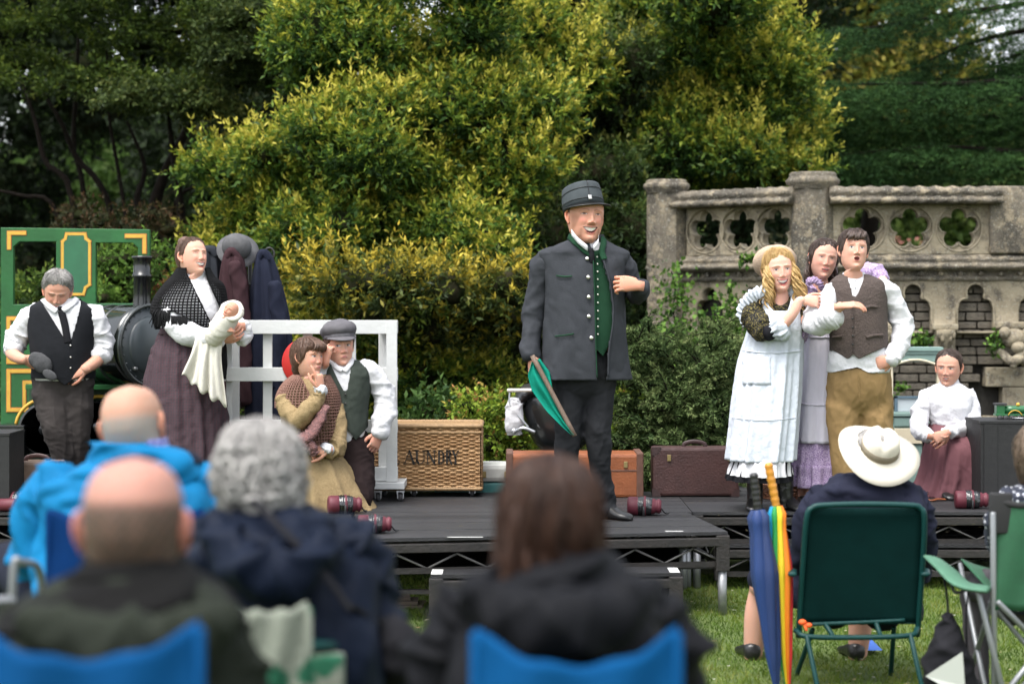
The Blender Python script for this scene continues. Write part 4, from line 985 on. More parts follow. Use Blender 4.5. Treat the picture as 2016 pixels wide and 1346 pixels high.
def patmat(name, base, line, kind='plaid', f=45, thr=.12, rough=.85, th2=None, third=None):
    m = bpy.data.materials.new(name); m.use_nodes = True; N, L = m.node_tree.nodes, m.node_tree.links; b = N['Principled BSDF']
    b.inputs['Roughness'].default_value = rough; b.inputs['Specular IOR Level'].default_value = .2
    tc = N.new('ShaderNodeTexCoord'); mx = N.new('ShaderNodeMix'); mx.data_type = 'RGBA'; mx.inputs['A'].default_value = (*base, 1); mx.inputs['B'].default_value = (*line, 1)
    if kind == 'plaid':
        se = N.new('ShaderNodeSeparateXYZ'); L.new(tc.outputs['Object'], se.inputs[0]); outs = []
        for ax, k in ((0, f), (2, f)):
            a = N.new('ShaderNodeMath'); a.operation = 'MULTIPLY'; a.inputs[1].default_value = k; L.new(se.outputs[ax], a.inputs[0])
            c = N.new('ShaderNodeMath'); c.operation = 'FRACT'; L.new(a.outputs[0], c.inputs[0])
            d = N.new('ShaderNodeMath'); d.operation = 'LESS_THAN'; d.inputs[1].default_value = thr; L.new(c.outputs[0], d.inputs[0]); outs.append(d.outputs[0])
        e = N.new('ShaderNodeMath'); e.operation = 'MAXIMUM'; L.new(outs[0], e.inputs[0]); L.new(outs[1], e.inputs[1])
        e2 = N.new('ShaderNodeMath'); e2.operation = 'MULTIPLY'; e2.inputs[1].default_value = .6; L.new(e.outputs[0], e2.inputs[0]); fac = e2.outputs[0]
    else:
        nz = N.new('ShaderNodeTexNoise'); nz.inputs['Scale'].default_value = f; nz.inputs['Detail'].default_value = 2.5; L.new(tc.outputs['Object'], nz.inputs['Vector'])
        r = N.new('ShaderNodeMapRange'); r.inputs[1].default_value = thr; r.inputs[2].default_value = thr + .05; L.new(nz.outputs['Fac'], r.inputs[0]); fac = r.outputs[0]
    L.new(fac, mx.inputs['Factor']); L.new(mx.outputs['Result'], b.inputs['Base Color'])
    n2 = N.new('ShaderNodeTexNoise'); n2.inputs['Scale'].default_value = 80; L.new(tc.outputs['Object'], n2.inputs['Vector']); bp = N.new('ShaderNodeBump'); bp.inputs['Strength'].default_value = .25; bp.inputs['Distance'].default_value = .02
    L.new(n2.outputs['Fac'], bp.inputs['Height']); L.new(bp.outputs[0], b.inputs['Normal']); return m
def wire(o, th):
    m = o.modifiers.new('knit', 'WIREFRAME'); m.thickness = th; m.use_even_offset = False; m.use_replace = True; return o
def local(p, g): return orient(g[0], p.hc, p.hs[0], p.hs[1], p.hs[2], p.hs[3], False), g[1]
def skirt_fold(k, a, seed=0, pw=1.0):
    r = np.random.default_rng(seed); ph = r.uniform(0, 6.28, 6)
    def f(th, t):
        tt = t ** pw; w_ = .5 * np.sin(2.3 * th + ph[4]) + .35 * np.sin(th + ph[5])
        return a * tt * (np.sin(k * th + 2.2 * w_ + ph[0]) + .6 * np.sin((k * 1.9) // 1 * th + 3 * w_ + ph[1] + 2 * t) + .35 * np.sin((2 * k + 3) * th + ph[2] - 3 * t))
    return f
def trim_top(g, fn): return g
M_greywool = fab('grey_wool', (.040, .043, .050), .18, 14, .2, 120)
M_green = fab('bottle_green', (.014, .050, .026), .2, 12, .15, 90)
M_trou = fab('charcoal_trousers', (.022, .023, .026), .25, 9, .2, 80)
M_buck = mat('dark_bead', (.02, .02, .02), .4)
# ================================================================ the man in the peaked cap
p = Person('tall man in grey long coat and peaked cap standing centre stage with rolled flag', 1150, 11.0, ZD, skin=(.56, .285, .20))
def sides(X, Z): return np.clip(.6 * sst(.050, .060, abs(X) + .25 * (Z + .03)) * sst(-.10, -.08, Z) * sst(.02, -.01, Z) + .62 * np.exp(-(X / .036)**4) * np.exp(-((Z + .0450 + 9 * X * X) / .0065)**2) + .6 * np.exp(-((abs(X) - .040) / .007)**2) * sst(-.098, -.088, Z) * sst(-.052, -.062, Z), 0, .9), (.27, .125, .075)
p.head(1152, 428, -.02, sc=1.25, wide=1.04, yaw=16, pitch=-4, roll=3, mouth='laugh', mw=.030, eyes='squint', beard=sides, blush=.45, brow=(.20, .12, .08), brow_up=.002, jaw=.004, nose=1.15)
p.hair([(0, .09), (45, .08), (62, .05), (75, .02), (95, -.02), (115, -.055), (180, -.07)], .004, M_hbrown)
prof = [(.088, .044), (.0935, .042), (.0945, .075), (.092, .105), (.088, .135), (.086, .143), (.078, .145), (.01, .142)]
prof = [(a_ * 1.0, b_ - .006) for a_, b_ in prof]; kp = lathe(prof, 40, (0, .004, 0)); kp[0][:, 1] *= 1.14; kp[0][:, 2] += np.where(kp[0][:, 2] > .09, -(kp[0][:, 1]) * .10, 0)
capl = lambda g: (orient(g[0], p.hc, p.hs[0], p.hs[1], p.hs[2] - 11, p.hs[3] - 7, False), g[1])
cap = p.put('peaked_cap', capl(kp), fab('grey_felt', (.062, .072, .078), .2, 20, .2, 150))
for zz, rr in ((.064, .0958), (.106, .0930)):
    th = np.linspace(0, 2 * np.pi, 41); p.put('piping', capl(tube(np.stack([rr * np.cos(th), .004 + rr * 1.14 * np.sin(th), zz - (np.sin(th) * rr * .1 if zz > .09 else 0 * th)], 1), .0015, 5, cap=False, rnd=False)), M_leather_b, cap)
p.put('piping', capl(tube([(0.0, -.105, .044), (0, -.1035, .094), (0, -.097, .146), (0, 0, .139)], .0015, 5, 12)), M_leather_b, cap)
an = np.linspace(R(200), R(340), 24)
vis = np.stack([np.stack([(.095 + q * .03) * np.cos(an), (.004 + (.103 + q * .036) * np.sin(an)), .043 - q * .022 + .012 * (np.cos(an)**2) * q], 1) for q in np.linspace(0, 1, 6)])
solid(p.put('visor', capl(loft(vis, False, False)), M_leather_b, cap), .004)
p.put('cap_badge', capl(box(-.008, .008, -.112, -.104, .052, .072, .002)), M_silver, cap)
crows = [(462, 1124, 1188, .07, .08), (472, 1118, 1193, .085, .09), (482, 1095, 1210, .10, .11), (494, 1064, 1236, .125, .125), (506, 1062, 1238, .135, .13), (530, 1068, 1234, .15, .14), (580, 1073, 1231, .17, .14), (640, 1071, 1233, .185, .14), (700, 1066, 1238, .185, .15), (746, 1062, 1244, .185, .16)]
p.core([(490, 1135, 1180, .05, .06), (515, 1095, 1205, .09, .09), (600, 1090, 1215, .11, .1), (700, 1095, 1210, .1, .1), (745, 1100, 1205, .09, .09)])
coat = rows(11.0, crows, 120, 120, 2.3, spread_fold([.004, .003, .003, .002], [3, 5, 2, 7], [1.2, -2.2, 3.1, 1.7], 4, lambda t: sst(.1, .5, t)), cap=False)
op = [(1150, 455), (1166, 492), (1169, 520), (1171, 600), (1173, 690), (1176, 760), (1196, 760), (1198, 700), (1206, 640), (1207, 600), (1200, 556), (1188, 515), (1184, 470)]
cs_full = Surf(coat)
cv = cutout(coat, op, Yc=11.0)
co = solid(p.put('coat', cv, M_greywool), .007, 1)
wc = rows(11.0, [(a, b + 5, c - 5, d - .028, e - .02) for a, b, c, d, e in crows[:-1]], 100, 90, 2.3, cap=False)
wc = cutout(wc, [(1040, 640), (1160, 672), (1187, 701), (1203, 672), (1260, 640), (1260, 780), (1040, 780)])
ws = Surf(wc)
wv = p.put('waistcoat', wc, M_green)
sh = rows(11.0, [(474, 1126, 1180, .075, .08), (490, 1118, 1195, .10, .09), (560, 1090, 1210, .12, .1)], 40, 20); p.put('shirt', sh, M_white)
for pts in ([(1120, 462), (1132, 478), (1148, 492), (1164, 502)], [(1186, 470), (1187, 482), (1184, 496), (1189, 512)]):
    p.put('stand_collar', cs_full.strip(pts, .034, .012, .004), M_green, co)
g = []
for pts, dy in (([(1125, 458), (1138, 474), (1157, 490)], 0), ([(1178, 466), (1178, 476), (1168, 489)], 0)):
    q = np.array([P(a, b, 10.865) for a, b in pts]); n = len(q)
    a = catmull(q, 12); dn = np.array((0.25, -.2, -1.0)) * .0
    rg = np.stack([a + (0, 0, .020), a + (0, -.012, .018), a + (0, -.016, -.012), a + (0, -.004, -.016)], 1); g.append(loft(rg))
p.put('shirt_collar', join(*g), M_white)
q = P(1164, 494, 10.86); p.put('tie', join(ball(q, (.018, .014, .018), 10, 8), tube([q, q + (.004, .004, -.06)], [.014, .02], 8)), M_black)
for x, y in ((1156, 510), (1158, 546), (1159, 585), (1159, 623), (1164, 665)): p.button(cs_full, x, y, .0125, M_silver, co, off=.009)
for i, y in enumerate((506, 520, 535, 550, 565, 580, 596, 612, 628, 643, 658)): p.button(ws, 1176 + .3 * i - .02 * i * i, y, .0062, M_silver, wv, off=.002)
for pts in ([(1096, 543), (1112, 545), (1127, 544)], [(1095, 662), (1112, 660), (1130, 657)]): p.put('pocket_welt', cs_full.strip(pts, .008, .0105, .002, 9), M_green, co)
p.put('coat_edge', cs_full.strip([(1167, 496), (1169, 540), (1171, 600), (1173, 690), (1175, 742)], .006, .0085, .002, 40), M_green, co)
p.put('lapel_facing', cs_full.strip([(1187, 512), (1199, 552), (1206, 600), (1205, 640), (1198, 690), (1196, 742)], .010, .0085, .003, 40), M_greywool, co)
p.sleeve('sleeve', [(1090, 508, 0, 16), (1071, 520, .0, 25), (1061, 560, .02, 25), (1051, 620, .03, 24), (1046, 655, .0, 22), (1045, 703, -.05, 19)], M_greywool, 5, .011)
p.sleeve('sleeve', [(1212, 508, 0, 16), (1229, 522, .0, 24), (1241, 552, .04, 23), (1250, 580, .02, 19), (1260, 576, -.08, 19), (1262, 565, -.15, 19)], M_greywool, 6, .009)
p.hand(1046, 700, -.05, (.12, -.15, -1), (.75, .5, .1), curl=(48, 62, 40), sc=1.05, side=1, thumb=(.9, .25, .5))
p.hand(1256, 562, -.20, (-1, -.15, .12), (-.1, 1, -.3), curl=(40, 60, 40), sc=1.1, side=-1, thumb=(.85, .35, .5))
p.flesh(p.limb([(1175, 760, 0, 20), (1180, 860, 0, 15), (1192, 975, .02, 10)]))
p.flesh(p.limb([(1122, 760, 0, 20), (1118, 860, 0, 15), (1114, 985, .02, 11)]))
p.put('trousers', fuse(join(rows(11.0, [(690, 1088, 1214, .13, .12), (745, 1088, 1212, .13, .13), (770, 1098, 1200, .11, .12), (795, 1136, 1164, .05, .05)], 40, 20),
      p.limb([(1122, 745, 0, 34), (1120, 800, -.02, 30), (1117, 870, -.03, 26), (1113, 940, 0, 24), (1112, 1000, .03, 23)], 1, 32, 80, cloth(.010, 8)),
      p.limb([(1180, 745, 0, 32), (1180, 800, -.02, 29), (1178, 870, -.03, 25), (1184, 930, .0, 21), (1193, 980, .03, 18), (1197, 1006, .02, 18)], 1, 32, 80, cloth(.011, 9)))), M_trou)
fl = lambda px, Y: np.array(((px - CX) * Y / FPX, Y, ZD + .001))
p.put('shoe', shoe(fl(1243, 10.93), fl(1183, 11.06), .105, .095, None), M_leather_b); p.put('shoe', shoe(fl(1095, 10.83), fl(1115, 11.08), .105, .095, None), M_leather_b)
p.done()
t = thing('signal_flag', 'emerald green flag rolled on a wooden stick in the tall man\'s hand', 'flag', p.p(1050, 720))
a, b = P(1048, 700, 10.86), P(1132, 858, 10.78)
mk('stick', tube([a, b], [.014, .0135], 12, 8, rnd=False), mat('old_wood', (.16, .11, .08), .7, var=.4, vscale=30, stretch=(6, 6, 1)), t)
q = np.linspace(0, 1, 30); fa = np.array([a * (1 - u) + b * u + (0, .012, 0) for u in .06 + q * .92])
wd = np.interp(q, [0, .12, .3, .6, .85, 1], [.02, .075, .095, .075, .04, .012]); dr = nrm(np.array((-1.0, .1, -.5))); rg = []
for j in np.linspace(0, 1, 14): rg.append(fa + dr * (wd * j)[:, None] + np.array((0, 1, 0)) * (.016 * math.sin(j * 11) * (.3 + q) + .008 * np.sin(q * 9 + j * 5))[:, None])
M_flag = fab('emerald_cloth', (.005, .20, .14), .15, 8, .15, 60)
solid(mk('cloth', loft(np.array(rg), False, False), M_flag, t), .002)
rg = [fa[:12] + nrm(np.array((1.0, .3, .4))) * (np.interp(q[:12], [0, .2, .4], [.03, .045, .012]) * j)[:, None] + (0, .01 * math.sin(j * 6), 0) for j in np.linspace(0, 1, 8)]
solid(mk('cloth_fold', loft(np.array(rg), False, False), M_flag, t), .002)
M_vestb = fab('black_vest', (.013, .014, .017), .2, 20); M_brntr = fab('brown_grey_trousers', (.046, .040, .038), .25, 10)
def vee(p, rws, vpoly, m_, name='waistcoat', bottom=None, n=110, m=110, fold=None, th=.005):
    g = rows(p.Y, rws, n, m, 2.3, fold, cap=False); s = Surf(g)
    g = cutout(g, vpoly, Yc=p.Y + .02)
    if bottom: g = cutout(g, bottom)
    return solid(p.put(name, g, m_), th, 1), s
def armholes(): pass
# ================================================================ grey haired man in black waistcoat
p = Person('grey haired man in black waistcoat and tie looking down at the cap he holds', 115, 12.4, .29, skin=(.54, .29, .21))
def goatee(X, Z): return np.clip(np.exp(-(X / .024)**2) * sst(-.118, -.10, Z) * sst(-.068, -.078, Z) + .8 * np.exp(-(X / .026)**2) * np.exp(-((Z + .048) / .005)**2), 0, 1), (.42, .40, .38)
p.head(113, 573, -.05, sc=1.06, yaw=12, pitch=24, roll=4, mouth='closed', eyes='down', beard=goatee, brow=(.28, .26, .24), blush=.35)
p.hair([(0, .072), (35, .066), (60, .035), (85, .0), (110, -.06), (180, -.075)], lambda th, z: .012 + .006 * sst(.03, .1, z), M_hgrey, clump=.5, seed=3)
R1 = [(588, 92, 150, .07, .07), (598, 70, 170, .10, .10), (610, 60, 186, .12, .12), (640, 58, 190, .14, .13), (690, 64, 184, .16, .12), (735, 66, 184, .15, .12), (748, 68, 182, .14, .12)]
p.core([(600, 100, 145, .05, .05), (640, 75, 175, .1, .1), (740, 78, 172, .1, .1)])
sh = rows(12.4, R1, 60, 50, fold=cloth(.004, 2)); p.put('shirt', sh, M_white)
R2 = [(a, b - 3, c + 3, d + .012, e + .012) for a, b, c, d, e in R1]; R2[-1] = (756, 62, 186, .155, .135)
vest, vs = vee(p, R2, [(80, 570), (84, 598), (98, 620), (128, 668), (139, 672), (150, 640), (160, 598), (160, 570)], M_vestb, bottom=[(-20, 742), (110, 746), (128, 758), (150, 745), (260, 742), (260, 800), (-20, 800)])
for y in (680, 703, 724): p.button(vs, 139, y, .006, M_silver, vest, off=.007)
ss = Surf(sh)
p.put('tie', join(ss.strip([(121, 612), (128, 640), (134, 675)], .045, .010, .006), ball(ss.at(119, 608, .008)[0], (.018, .010, .015), 10, 8)), M_black)
for pts in ([(86, 592), (98, 604), (112, 614)], [(150, 590), (142, 600), (124, 612)]): p.put('shirt_collar', ss.strip(pts, .035, .012, .004), M_white)
p.sleeve('sleeve', [(78, 612, 0, 20), (60, 626, .0, 25), (42, 655, .02, 26), (28, 678, .0, 23), (26, 690, -.03, 21)], M_white, 11, .012)
p.sleeve('sleeve', [(172, 612, 0, 20), (188, 628, .0, 25), (198, 660, .02, 24), (202, 690, .0, 23), (198, 703, -.03, 22)], M_white, 12, .012)
p.flesh(p.limb([(30, 680, -.0, 15), (24, 695, -.05, 13), (38, 705, -.12, 11), (50, 708, -.15, 9)])); p.flesh(p.limb([(200, 690, 0, 15), (190, 710, -.06, 13), (165, 728, -.12, 10)]))
p.hand(46, 707, -.14, (1, -.1, -.12), (-.1, .9, .3), curl=(55, 60, 40), side=-1); p.hand(168, 726, -.12, (-1, -.1, -.35), (.1, .9, -.4), curl=(20, 30, 20), side=1, spread=.1)
p.put('trousers', fuse(join(rows(12.4, [(730, 66, 184, .13, .12), (752, 66, 184, .13, .13), (778, 82, 168, .11, .12), (803, 112, 138, .05, .05)], 40, 20), p.limb([(97, 742, 0, 33), (100, 780, -.02, 35), (112, 840, -.08, 29), (124, 900, -.05, 24), (118, 985, .05, 21)], 1, 30, 70, cloth(.012, 13)), p.limb([(152, 742, 0, 33), (151, 780, 0, 33), (152, 850, -.02, 27), (148, 920, .02, 23), (145, 1000, .08, 20)], 1, 30, 70, cloth(.012, 14)))), M_brntr)
gz = lambda px, Y: np.array(((px - CX) * Y / FPX, Y, .292))
p.put('shoe', shoe(gz(122, 12.24), gz(120, 12.5), .1, .09, None), M_leather_b); p.put('shoe', shoe(gz(150, 12.34), gz(146, 12.6), .1, .09, None), M_leather_b); p.done()
g = ball((0, 0, 0), (.085, .028, .055), 20, 12); g = (g[0] + .008 * np.stack([lump_noise(g[0], 40, 1), lump_noise(g[0], 40, 2), lump_noise(g[0], 40, 3)], 1), g[1])
cp = thing('flat_cap', 'crumpled grey flat cap held by the grey haired man', 'cap', P(78, 715, 12.2)); M_cap = fab('grey_tweed', (.075, .076, .08), .35, 60)
mk('crown', xf(g, (0, 38, 0), P(80, 714, 12.22)), M_cap, cp); mk('peak', xf(ball((0, 0, 0), (.05, .012, .03), 16, 8), (0, 30, 0), P(98, 738, 12.2)), M_cap, cp)
# ================================================================ woman with the baby
p = Person('laughing woman in black crocheted shawl and plaid skirt cradling a baby', 370, 11.9, ZD, skin=(.60, .335, .25))
p.head(378, 508, 0, sc=1.04, yaw=44, pitch=-16, roll=4, mouth='laugh', mw=.029, eyes='laugh', blush=.3, brow=(.16, .09, .06), fem=True)
p.hair([(0, .080), (40, .070), (62, .045), (78, .005), (95, -.03), (120, -.055), (180, -.06)], .008, M_hbrown, seed=4, clump=.1)
p.put('bun', local(p, ball((.0, .055, .115), (.042, .045, .035), 16, 10)), M_hbrown)
R1 = [(536, 362, 404, .055, .06), (548, 352, 412, .07, .08), (562, 335, 425, .10, .10), (585, 322, 438, .13, .12), (615, 318, 440, .15, .12), (640, 318, 428, .14, .12), (660, 318, 402, .12, .12)]
p.core([(545, 368, 398, .04, .04), (580, 345, 415, .08, .08), (655, 332, 392, .08, .08)])
bl = rows(11.9, R1, 60, 60, fold=cloth(.005, 21)); p.put('blouse', bl, M_white)
p.put('collar', rows(11.9, [(528, 366, 402, .058, .058), (538, 362, 406, .060, .062), (550, 358, 410, .062, .066)], 40, 14), M_white)
M_plaid = patmat('plum_plaid', (.046, .033, .040), (.085, .032, .040), 'plaid', 55, .14)
sk = rows(11.9, [(650, 316, 400, .12, .12), (662, 312, 404, .13, .13), (700, 297, 422, .18, .20), (760, 284, 438, .22, .25), (830, 278, 450, .25, .27), (900, 274, 456, .27, .29), (984, 270, 462, .29, .3)], 160, 80, 2.1, skirt_fold(11, .010, 3, .6)); p.put('skirt', sk, M_plaid)
p.put('waistband', rows(11.9, [(645, 316, 402, .125, .125), (658, 314, 404, .13, .13)], 40, 6), M_plaid)
M_croch = fab('black_crochet', (.012, .012, .013), .2, 40)
R2 = [(528, 350, 412, .07, .08), (545, 338, 422, .09, .10), (562, 322, 440, .125, .12), (590, 303, 446, .165, .14), (620, 298, 448, .185, .145), (648, 306, 440, .165, .145)]
sg = rows(11.9, R2, 70, 28, 2.2, cap=False); sf = Surf(sg)
sg = cutout(sg, [(372, 515), (366, 534), (392, 590), (418, 642), (432, 660), (440, 640), (434, 605), (410, 552), (404, 530), (404, 515)], Yc=11.92)
sg = cutout(sg, [(285, 618), (345, 614), (374, 630), (420, 654), (420, 690), (280, 690)], Yc=11.93)
wire(p.put('shawl', sg, M_croch), .012)
r = np.random.default_rng(3); g = []
for i in range(120):
    u = i / 119; x = 306 + 62 * u + r.normal(0, 2); y = 608 + 4 * math.sin(u * 5) + (22 * u if u > .5 else 0); a, n_ = sf.at(x, y, .01)
    if a is None: continue
    g.append(tube([a, a + (r.normal(0, .008), -.012, -.04), a + (r.normal(0, .014), -.004, -.085 - .03 * r.random())], [.0045, .004, .002], 4, 6, cap=False, rnd=False))
for i in range(26):
    a = P(436 + r.uniform(-6, 8), 665 + i * 2.6, 11.78); g.append(tube([a, a + (r.normal(0, .008), 0, -.05), a + (r.normal(0, .012), 0, -.09)], [.004, .003, .001], 4, cap=False, rnd=False))
o = p.put('fringe', join(*g), M_croch); o['kind'] = 'stuff'
p.put('shawl_end', tube([P(430, 640, 11.76), P(438, 690, 11.77), P(440, 745, 11.78)], [(.01, .03), (.012, .028), (.008, .02)], 12, 24, fold=cloth(.006, 3)), M_croch)
p.sleeve('sleeve', [(336, 596, -.04, 18), (337, 620, -.1, 24), (356, 648, -.14, 26), (392, 662, -.2, 22), (424, 668, -.24, 19), (436, 668, -.25, 16)], M_white, 22, .013)
p.sleeve('sleeve', [(430, 600, .02, 16), (452, 625, .0, 20), (474, 652, -.08, 21), (478, 662, -.14, 20), (468, 660, -.17, 15)], M_white, 23, .012)
p.put('cuff', p.limb([(480, 636, -.15, 9), (485, 648, -.15, 11), (480, 664, -.16, 10)], 1, 16, 20, cloth(.012, 5, f=3)), M_white)
p.hand(434, 668, -.26, (1, -.1, .35), (0, .8, .5), curl=(20, 30, 20), side=-1, sc=.95); p.hand(474, 642, -.2, (-1, -.12, -.05), (.1, 1, -.1), curl=(15, 30, 20), side=1, sc=.95)
for x in (345, 385): p.put('boot', shoe(np.array(((x - CX) * 11.9 / FPX + .05, 11.72, ZD)), np.array(((x - CX) * 11.9 / FPX, 11.95, ZD)), .09, .09, None), M_leather_b)
p.done()
b = thing('swaddled_baby', 'white swaddled baby doll in the arms of the woman in the black shawl', 'baby', P(430, 650, 11.62)); M_cream = fab('cream_wool', (.60, .575, .51), .1, 20, .3, 80)
mk('wrap', tube([P(418, 668, 11.62), P(435, 645, 11.6), P(450, 622, 11.6), P(458, 607, 11.62)], [.055, .07, .068, .045], 24, 30, fold=cloth(.010, 31)), M_cream, b)
hv, hf, hcol = head(P(455, 614, 11.575), .55, yaw=-30, pitch=-20, roll=25, eyes='closed', mouth='closed', skin=(.50, .26, .18)); mk('face', (hv, hf), M_skin, b, col=hcol)
th = np.linspace(0, 2 * np.pi, 30); q = P(457, 612, 11.56); mk('hood', tube(np.stack([q[0] + .055 * np.cos(th), q[1] + .02 * np.sin(th), q[2] + .05 * np.sin(th)], 1), .018, 10, cap=False, rnd=False, fold=cloth(.006, 8)), M_cream, b)
tl = catmull([P(386, 664, 11.64), P(376, 700, 11.63), P(359, 738, 11.62)], 20); tr = catmull([P(438, 674, 11.62), P(436, 712, 11.61), P(447, 800, 11.62)], 20); rg = []
rg = []
for j in np.linspace(0, 1, 40):
    q = np.linspace(0, 1, 20)[:, None]; l = tl * (1 - j) + tr * j; l = l + np.array((0, -1, 0)) * (.02 * np.sin(j * 17 + 2 * q) * q + .015 * np.sin(j * 31) * q); l[:, 2] += (.016 * np.sin(j * 25) - .10 * math.sin(j * 3.14) * .15) * q[:, 0]; rg.append(l)
solid(mk('trailing_shawl', loft(np.array(rg), False, False), M_cream, b), .004)
# ================================================================ kneeling woman
M_tan = patmat('tan_print', (.27, .20, .105), (.20, .14, .07), 'speck', 330, .5); M_bcro = mat('brown_crochet', (.13, .062, .045), .9, col2=(.20, .11, .085), vscale=60)
p = Person('kneeling woman in tan dress and brown crocheted shawl with finger to her lips', 615, 11.6, ZD, skin=(.56, .31, .225))
p.head(606, 705, -.02, sc=1.0, yaw=50, pitch=-6, roll=3, mouth='pout', mw=.016, eyes='open', gaze=.003, blush=.25, brow=(.14, .08, .05), fem=True)
p.hair([(0, .040), (30, .034), (55, .02), (72, -.02), (88, -.045), (110, -.07), (180, -.075)], .015, M_hbrown, seed=6, clump=.2)
p.put('bun', local(p, ball((0, .085, -.055), (.04, .045, .045), 14, 9)), M_hbrown)
r = np.random.default_rng(9); st, en = [], []
for x in np.linspace(-.045, .05, 16):
    st.append((x * .6, -.075, .10)); en.append((x * 1.15, -.106 + abs(x) * .35, .030 + r.normal(0, .004)))
lk = locks(st, en, .008, 4, sag=.03); p.put('hair_fringe', local(p, lk), M_hbrown)
R1 = [(738, 592, 640, .06, .07), (750, 575, 650, .09, .09), (765, 560, 660, .12, .12), (800, 552, 664, .15, .14), (840, 556, 660, .16, .14), (880, 564, 656, .14, .14)]
p.core([(750, 600, 632, .05, .05), (790, 575, 645, .08, .08), (880, 580, 645, .09, .09)])
dr = rows(11.6, R1 + [(905, 566, 680, .18, .18), (940, 566, 702, .22, .26), (970, 562, 720, .24, .30), (990, 558, 732, .25, .32), (1000, 554, 739, .25, .32)], 120, 110, 2.2, skirt_fold(9, .014, 5, 1.5)); p.put('dress', dr, M_tan)
p.put('dress_collar', rows(11.6, [(732, 596, 634, .058, .06), (742, 592, 640, .062, .066), (748, 588, 644, .066, .07)], 36, 10, fold=cloth(.004, 2, f=3)), M_white)
R2 = [(738, 578, 648, .085, .09), (752, 560, 656, .115, .12), (775, 546, 668, .15, .15), (800, 543, 672, .17, .16), (830, 548, 674, .18, .16), (860, 560, 672, .185, .16), (884, 575, 668, .18, .16)]
sg = rows(11.6, R2, 58, 30, 2.2, cap=False); sg = cutout(sg, [(596, 725), (592, 742), (606, 770), (618, 800), (626, 830), (634, 800), (636, 765), (640, 742), (640, 725)], Yc=11.62); sg = cutout(sg, [(530, 803), (575, 800), (610, 805), (600, 835), (575, 870), (530, 900)], Yc=11.68)
wire(p.put('shawl', sg, M_bcro), .013)
p.put('shawl_tail', tube([P(640, 800, 11.40), P(615, 850, 11.36), P(592, 868, 11.36), P(612, 880, 11.35), P(620, 895, 11.35)], [(.02, .06), (.03, .06), (.03, .05), (.03, .045), (.015, .03)], 20, 40, fold=cloth(.014, 9, f=3)), mat('plum_crochet', (.10, .055, .06), .9, col2=(.24, .11, .10), vscale=70, bump=.8, bscale=120))
p.sleeve('sleeve', [(560, 785, -.06, 20), (567, 806, -.12, 21), (588, 824, -.18, 21), (612, 802, -.2, 19), (627, 780, -.2, 14), (630, 768, -.2, 11)], M_tan, 24, .012)
p.sleeve('sleeve', [(660, 800, 0, 18), (666, 850, -.08, 19), (662, 880, -.14, 20), (650, 888, -.18, 13), (642, 884, -.2, 10)], M_tan, 25, .012)
for q in ((630, 768, -.2), (643, 884, -.2)): p.put('lace_cuff', p.limb([(q[0] - 3, q[1] + 4, q[2], 9), (q[0], q[1], q[2], 13), (q[0] + 2, q[1] - 6, q[2], 11)], 1, 24, 16, spread_fold([.006, .004], [9, 13], [0, 0], 3)), M_white)
p.hand(631, 766, -.2, (-.12, -.05, 1), (-.8, .5, 0), curl=((8, 10, 5), (70, 80, 50), (75, 85, 50), (78, 85, 50)), side=1, sc=.92); p.hand(646, 884, -.2, (-1, -.1, -.1), (0, .7, -.7), curl=(60, 70, 40), side=1, sc=.92); p.done()
# ================================================================ kneeling man in cap
M_gvest = fab('dark_olive_wool', (.045, .055, .046), .25, 30); M_dbr = fab('dark_brown_trousers', (.022, .014, .014), .25, 12)
p = Person('kneeling man in grey cap and dark green waistcoat with fist at his nose', 700, 11.75, ZD, skin=(.58, .32, .24))
p.head(668, 682, -.03, sc=1.04, yaw=22, pitch=-3, roll=-3, mouth='glum', mw=.02, eyes='wide', gaze=-.005, blush=.35, brow=(.12, .07, .05), brow_up=.004)
p.hair([(0, .085), (45, .07), (65, .02), (80, -.02), (110, -.055), (180, -.07)], .010, M_hbrown)
cg = ball((0, 0, 0), (.107, .118, .060), 36, 18); cg[0][:, 2] += .088 + .012 * (cg[0][:, 1] < 0) ; cg = (cg[0] + .004 * np.stack([0 * cg[0][:, 0], 0 * cg[0][:, 0], lump_noise(cg[0], 30, 3)], 1), cg[1])
capo = p.put('flat_cap', local(p, cg), fab('grey_cotton', (.115, .11, .12), .2, 30)); th = np.linspace(0, 2 * np.pi, 41)
p.put('cap_band', local(p, tube(np.stack([.086 * np.cos(th), .104 * np.sin(th), .060 + 0 * th], 1), [(.016, .006)] * 41, 8, cap=False, rnd=False)), MATS['grey_cotton'], capo)
vis = np.stack([np.stack([(.080 + q * .016) * np.cos(an), (.0 + (.096 + q * .055) * np.sin(an)), .062 - q * .030 + .018 * (np.cos(an)**2) * q], 1) for q in np.linspace(0, 1, 6)]); solid(p.put('cap_peak', local(p, loft(vis, False, False)), MATS['grey_cotton'], capo), .005)
R1 = [(708, 648, 700, .06, .07), (716, 635, 715, .09, .09), (728, 628, 726, .12, .12), (760, 628, 728, .14, .13), (810, 640, 722, .15, .12), (850, 645, 722, .15, .13), (872, 648, 722, .14, .13)]
p.core([(715, 658, 690, .05, .05), (760, 645, 712, .09, .09), (860, 655, 712, .09, .09)])
sh = rows(11.75, R1, 60, 50, fold=cloth(.004, 2)); p.put('shirt', sh, M_white); ss = Surf(sh)
vest, vs = vee(p, [(a, b - 3, c + 3, d + .012, e + .012) for a, b, c, d, e in R1], [(645, 690), (650, 715), (664, 745), (677, 770), (684, 768), (690, 735), (692, 712), (694, 690)], M_gvest, bottom=[(600, 850), (680, 840), (701, 866), (726, 838), (760, 830), (760, 900), (600, 900)], fold=cloth(.003, 4))
for y in (776, 794, 812, 830): p.button(vs, 680, y, .006, M_buck, vest, off=.007)
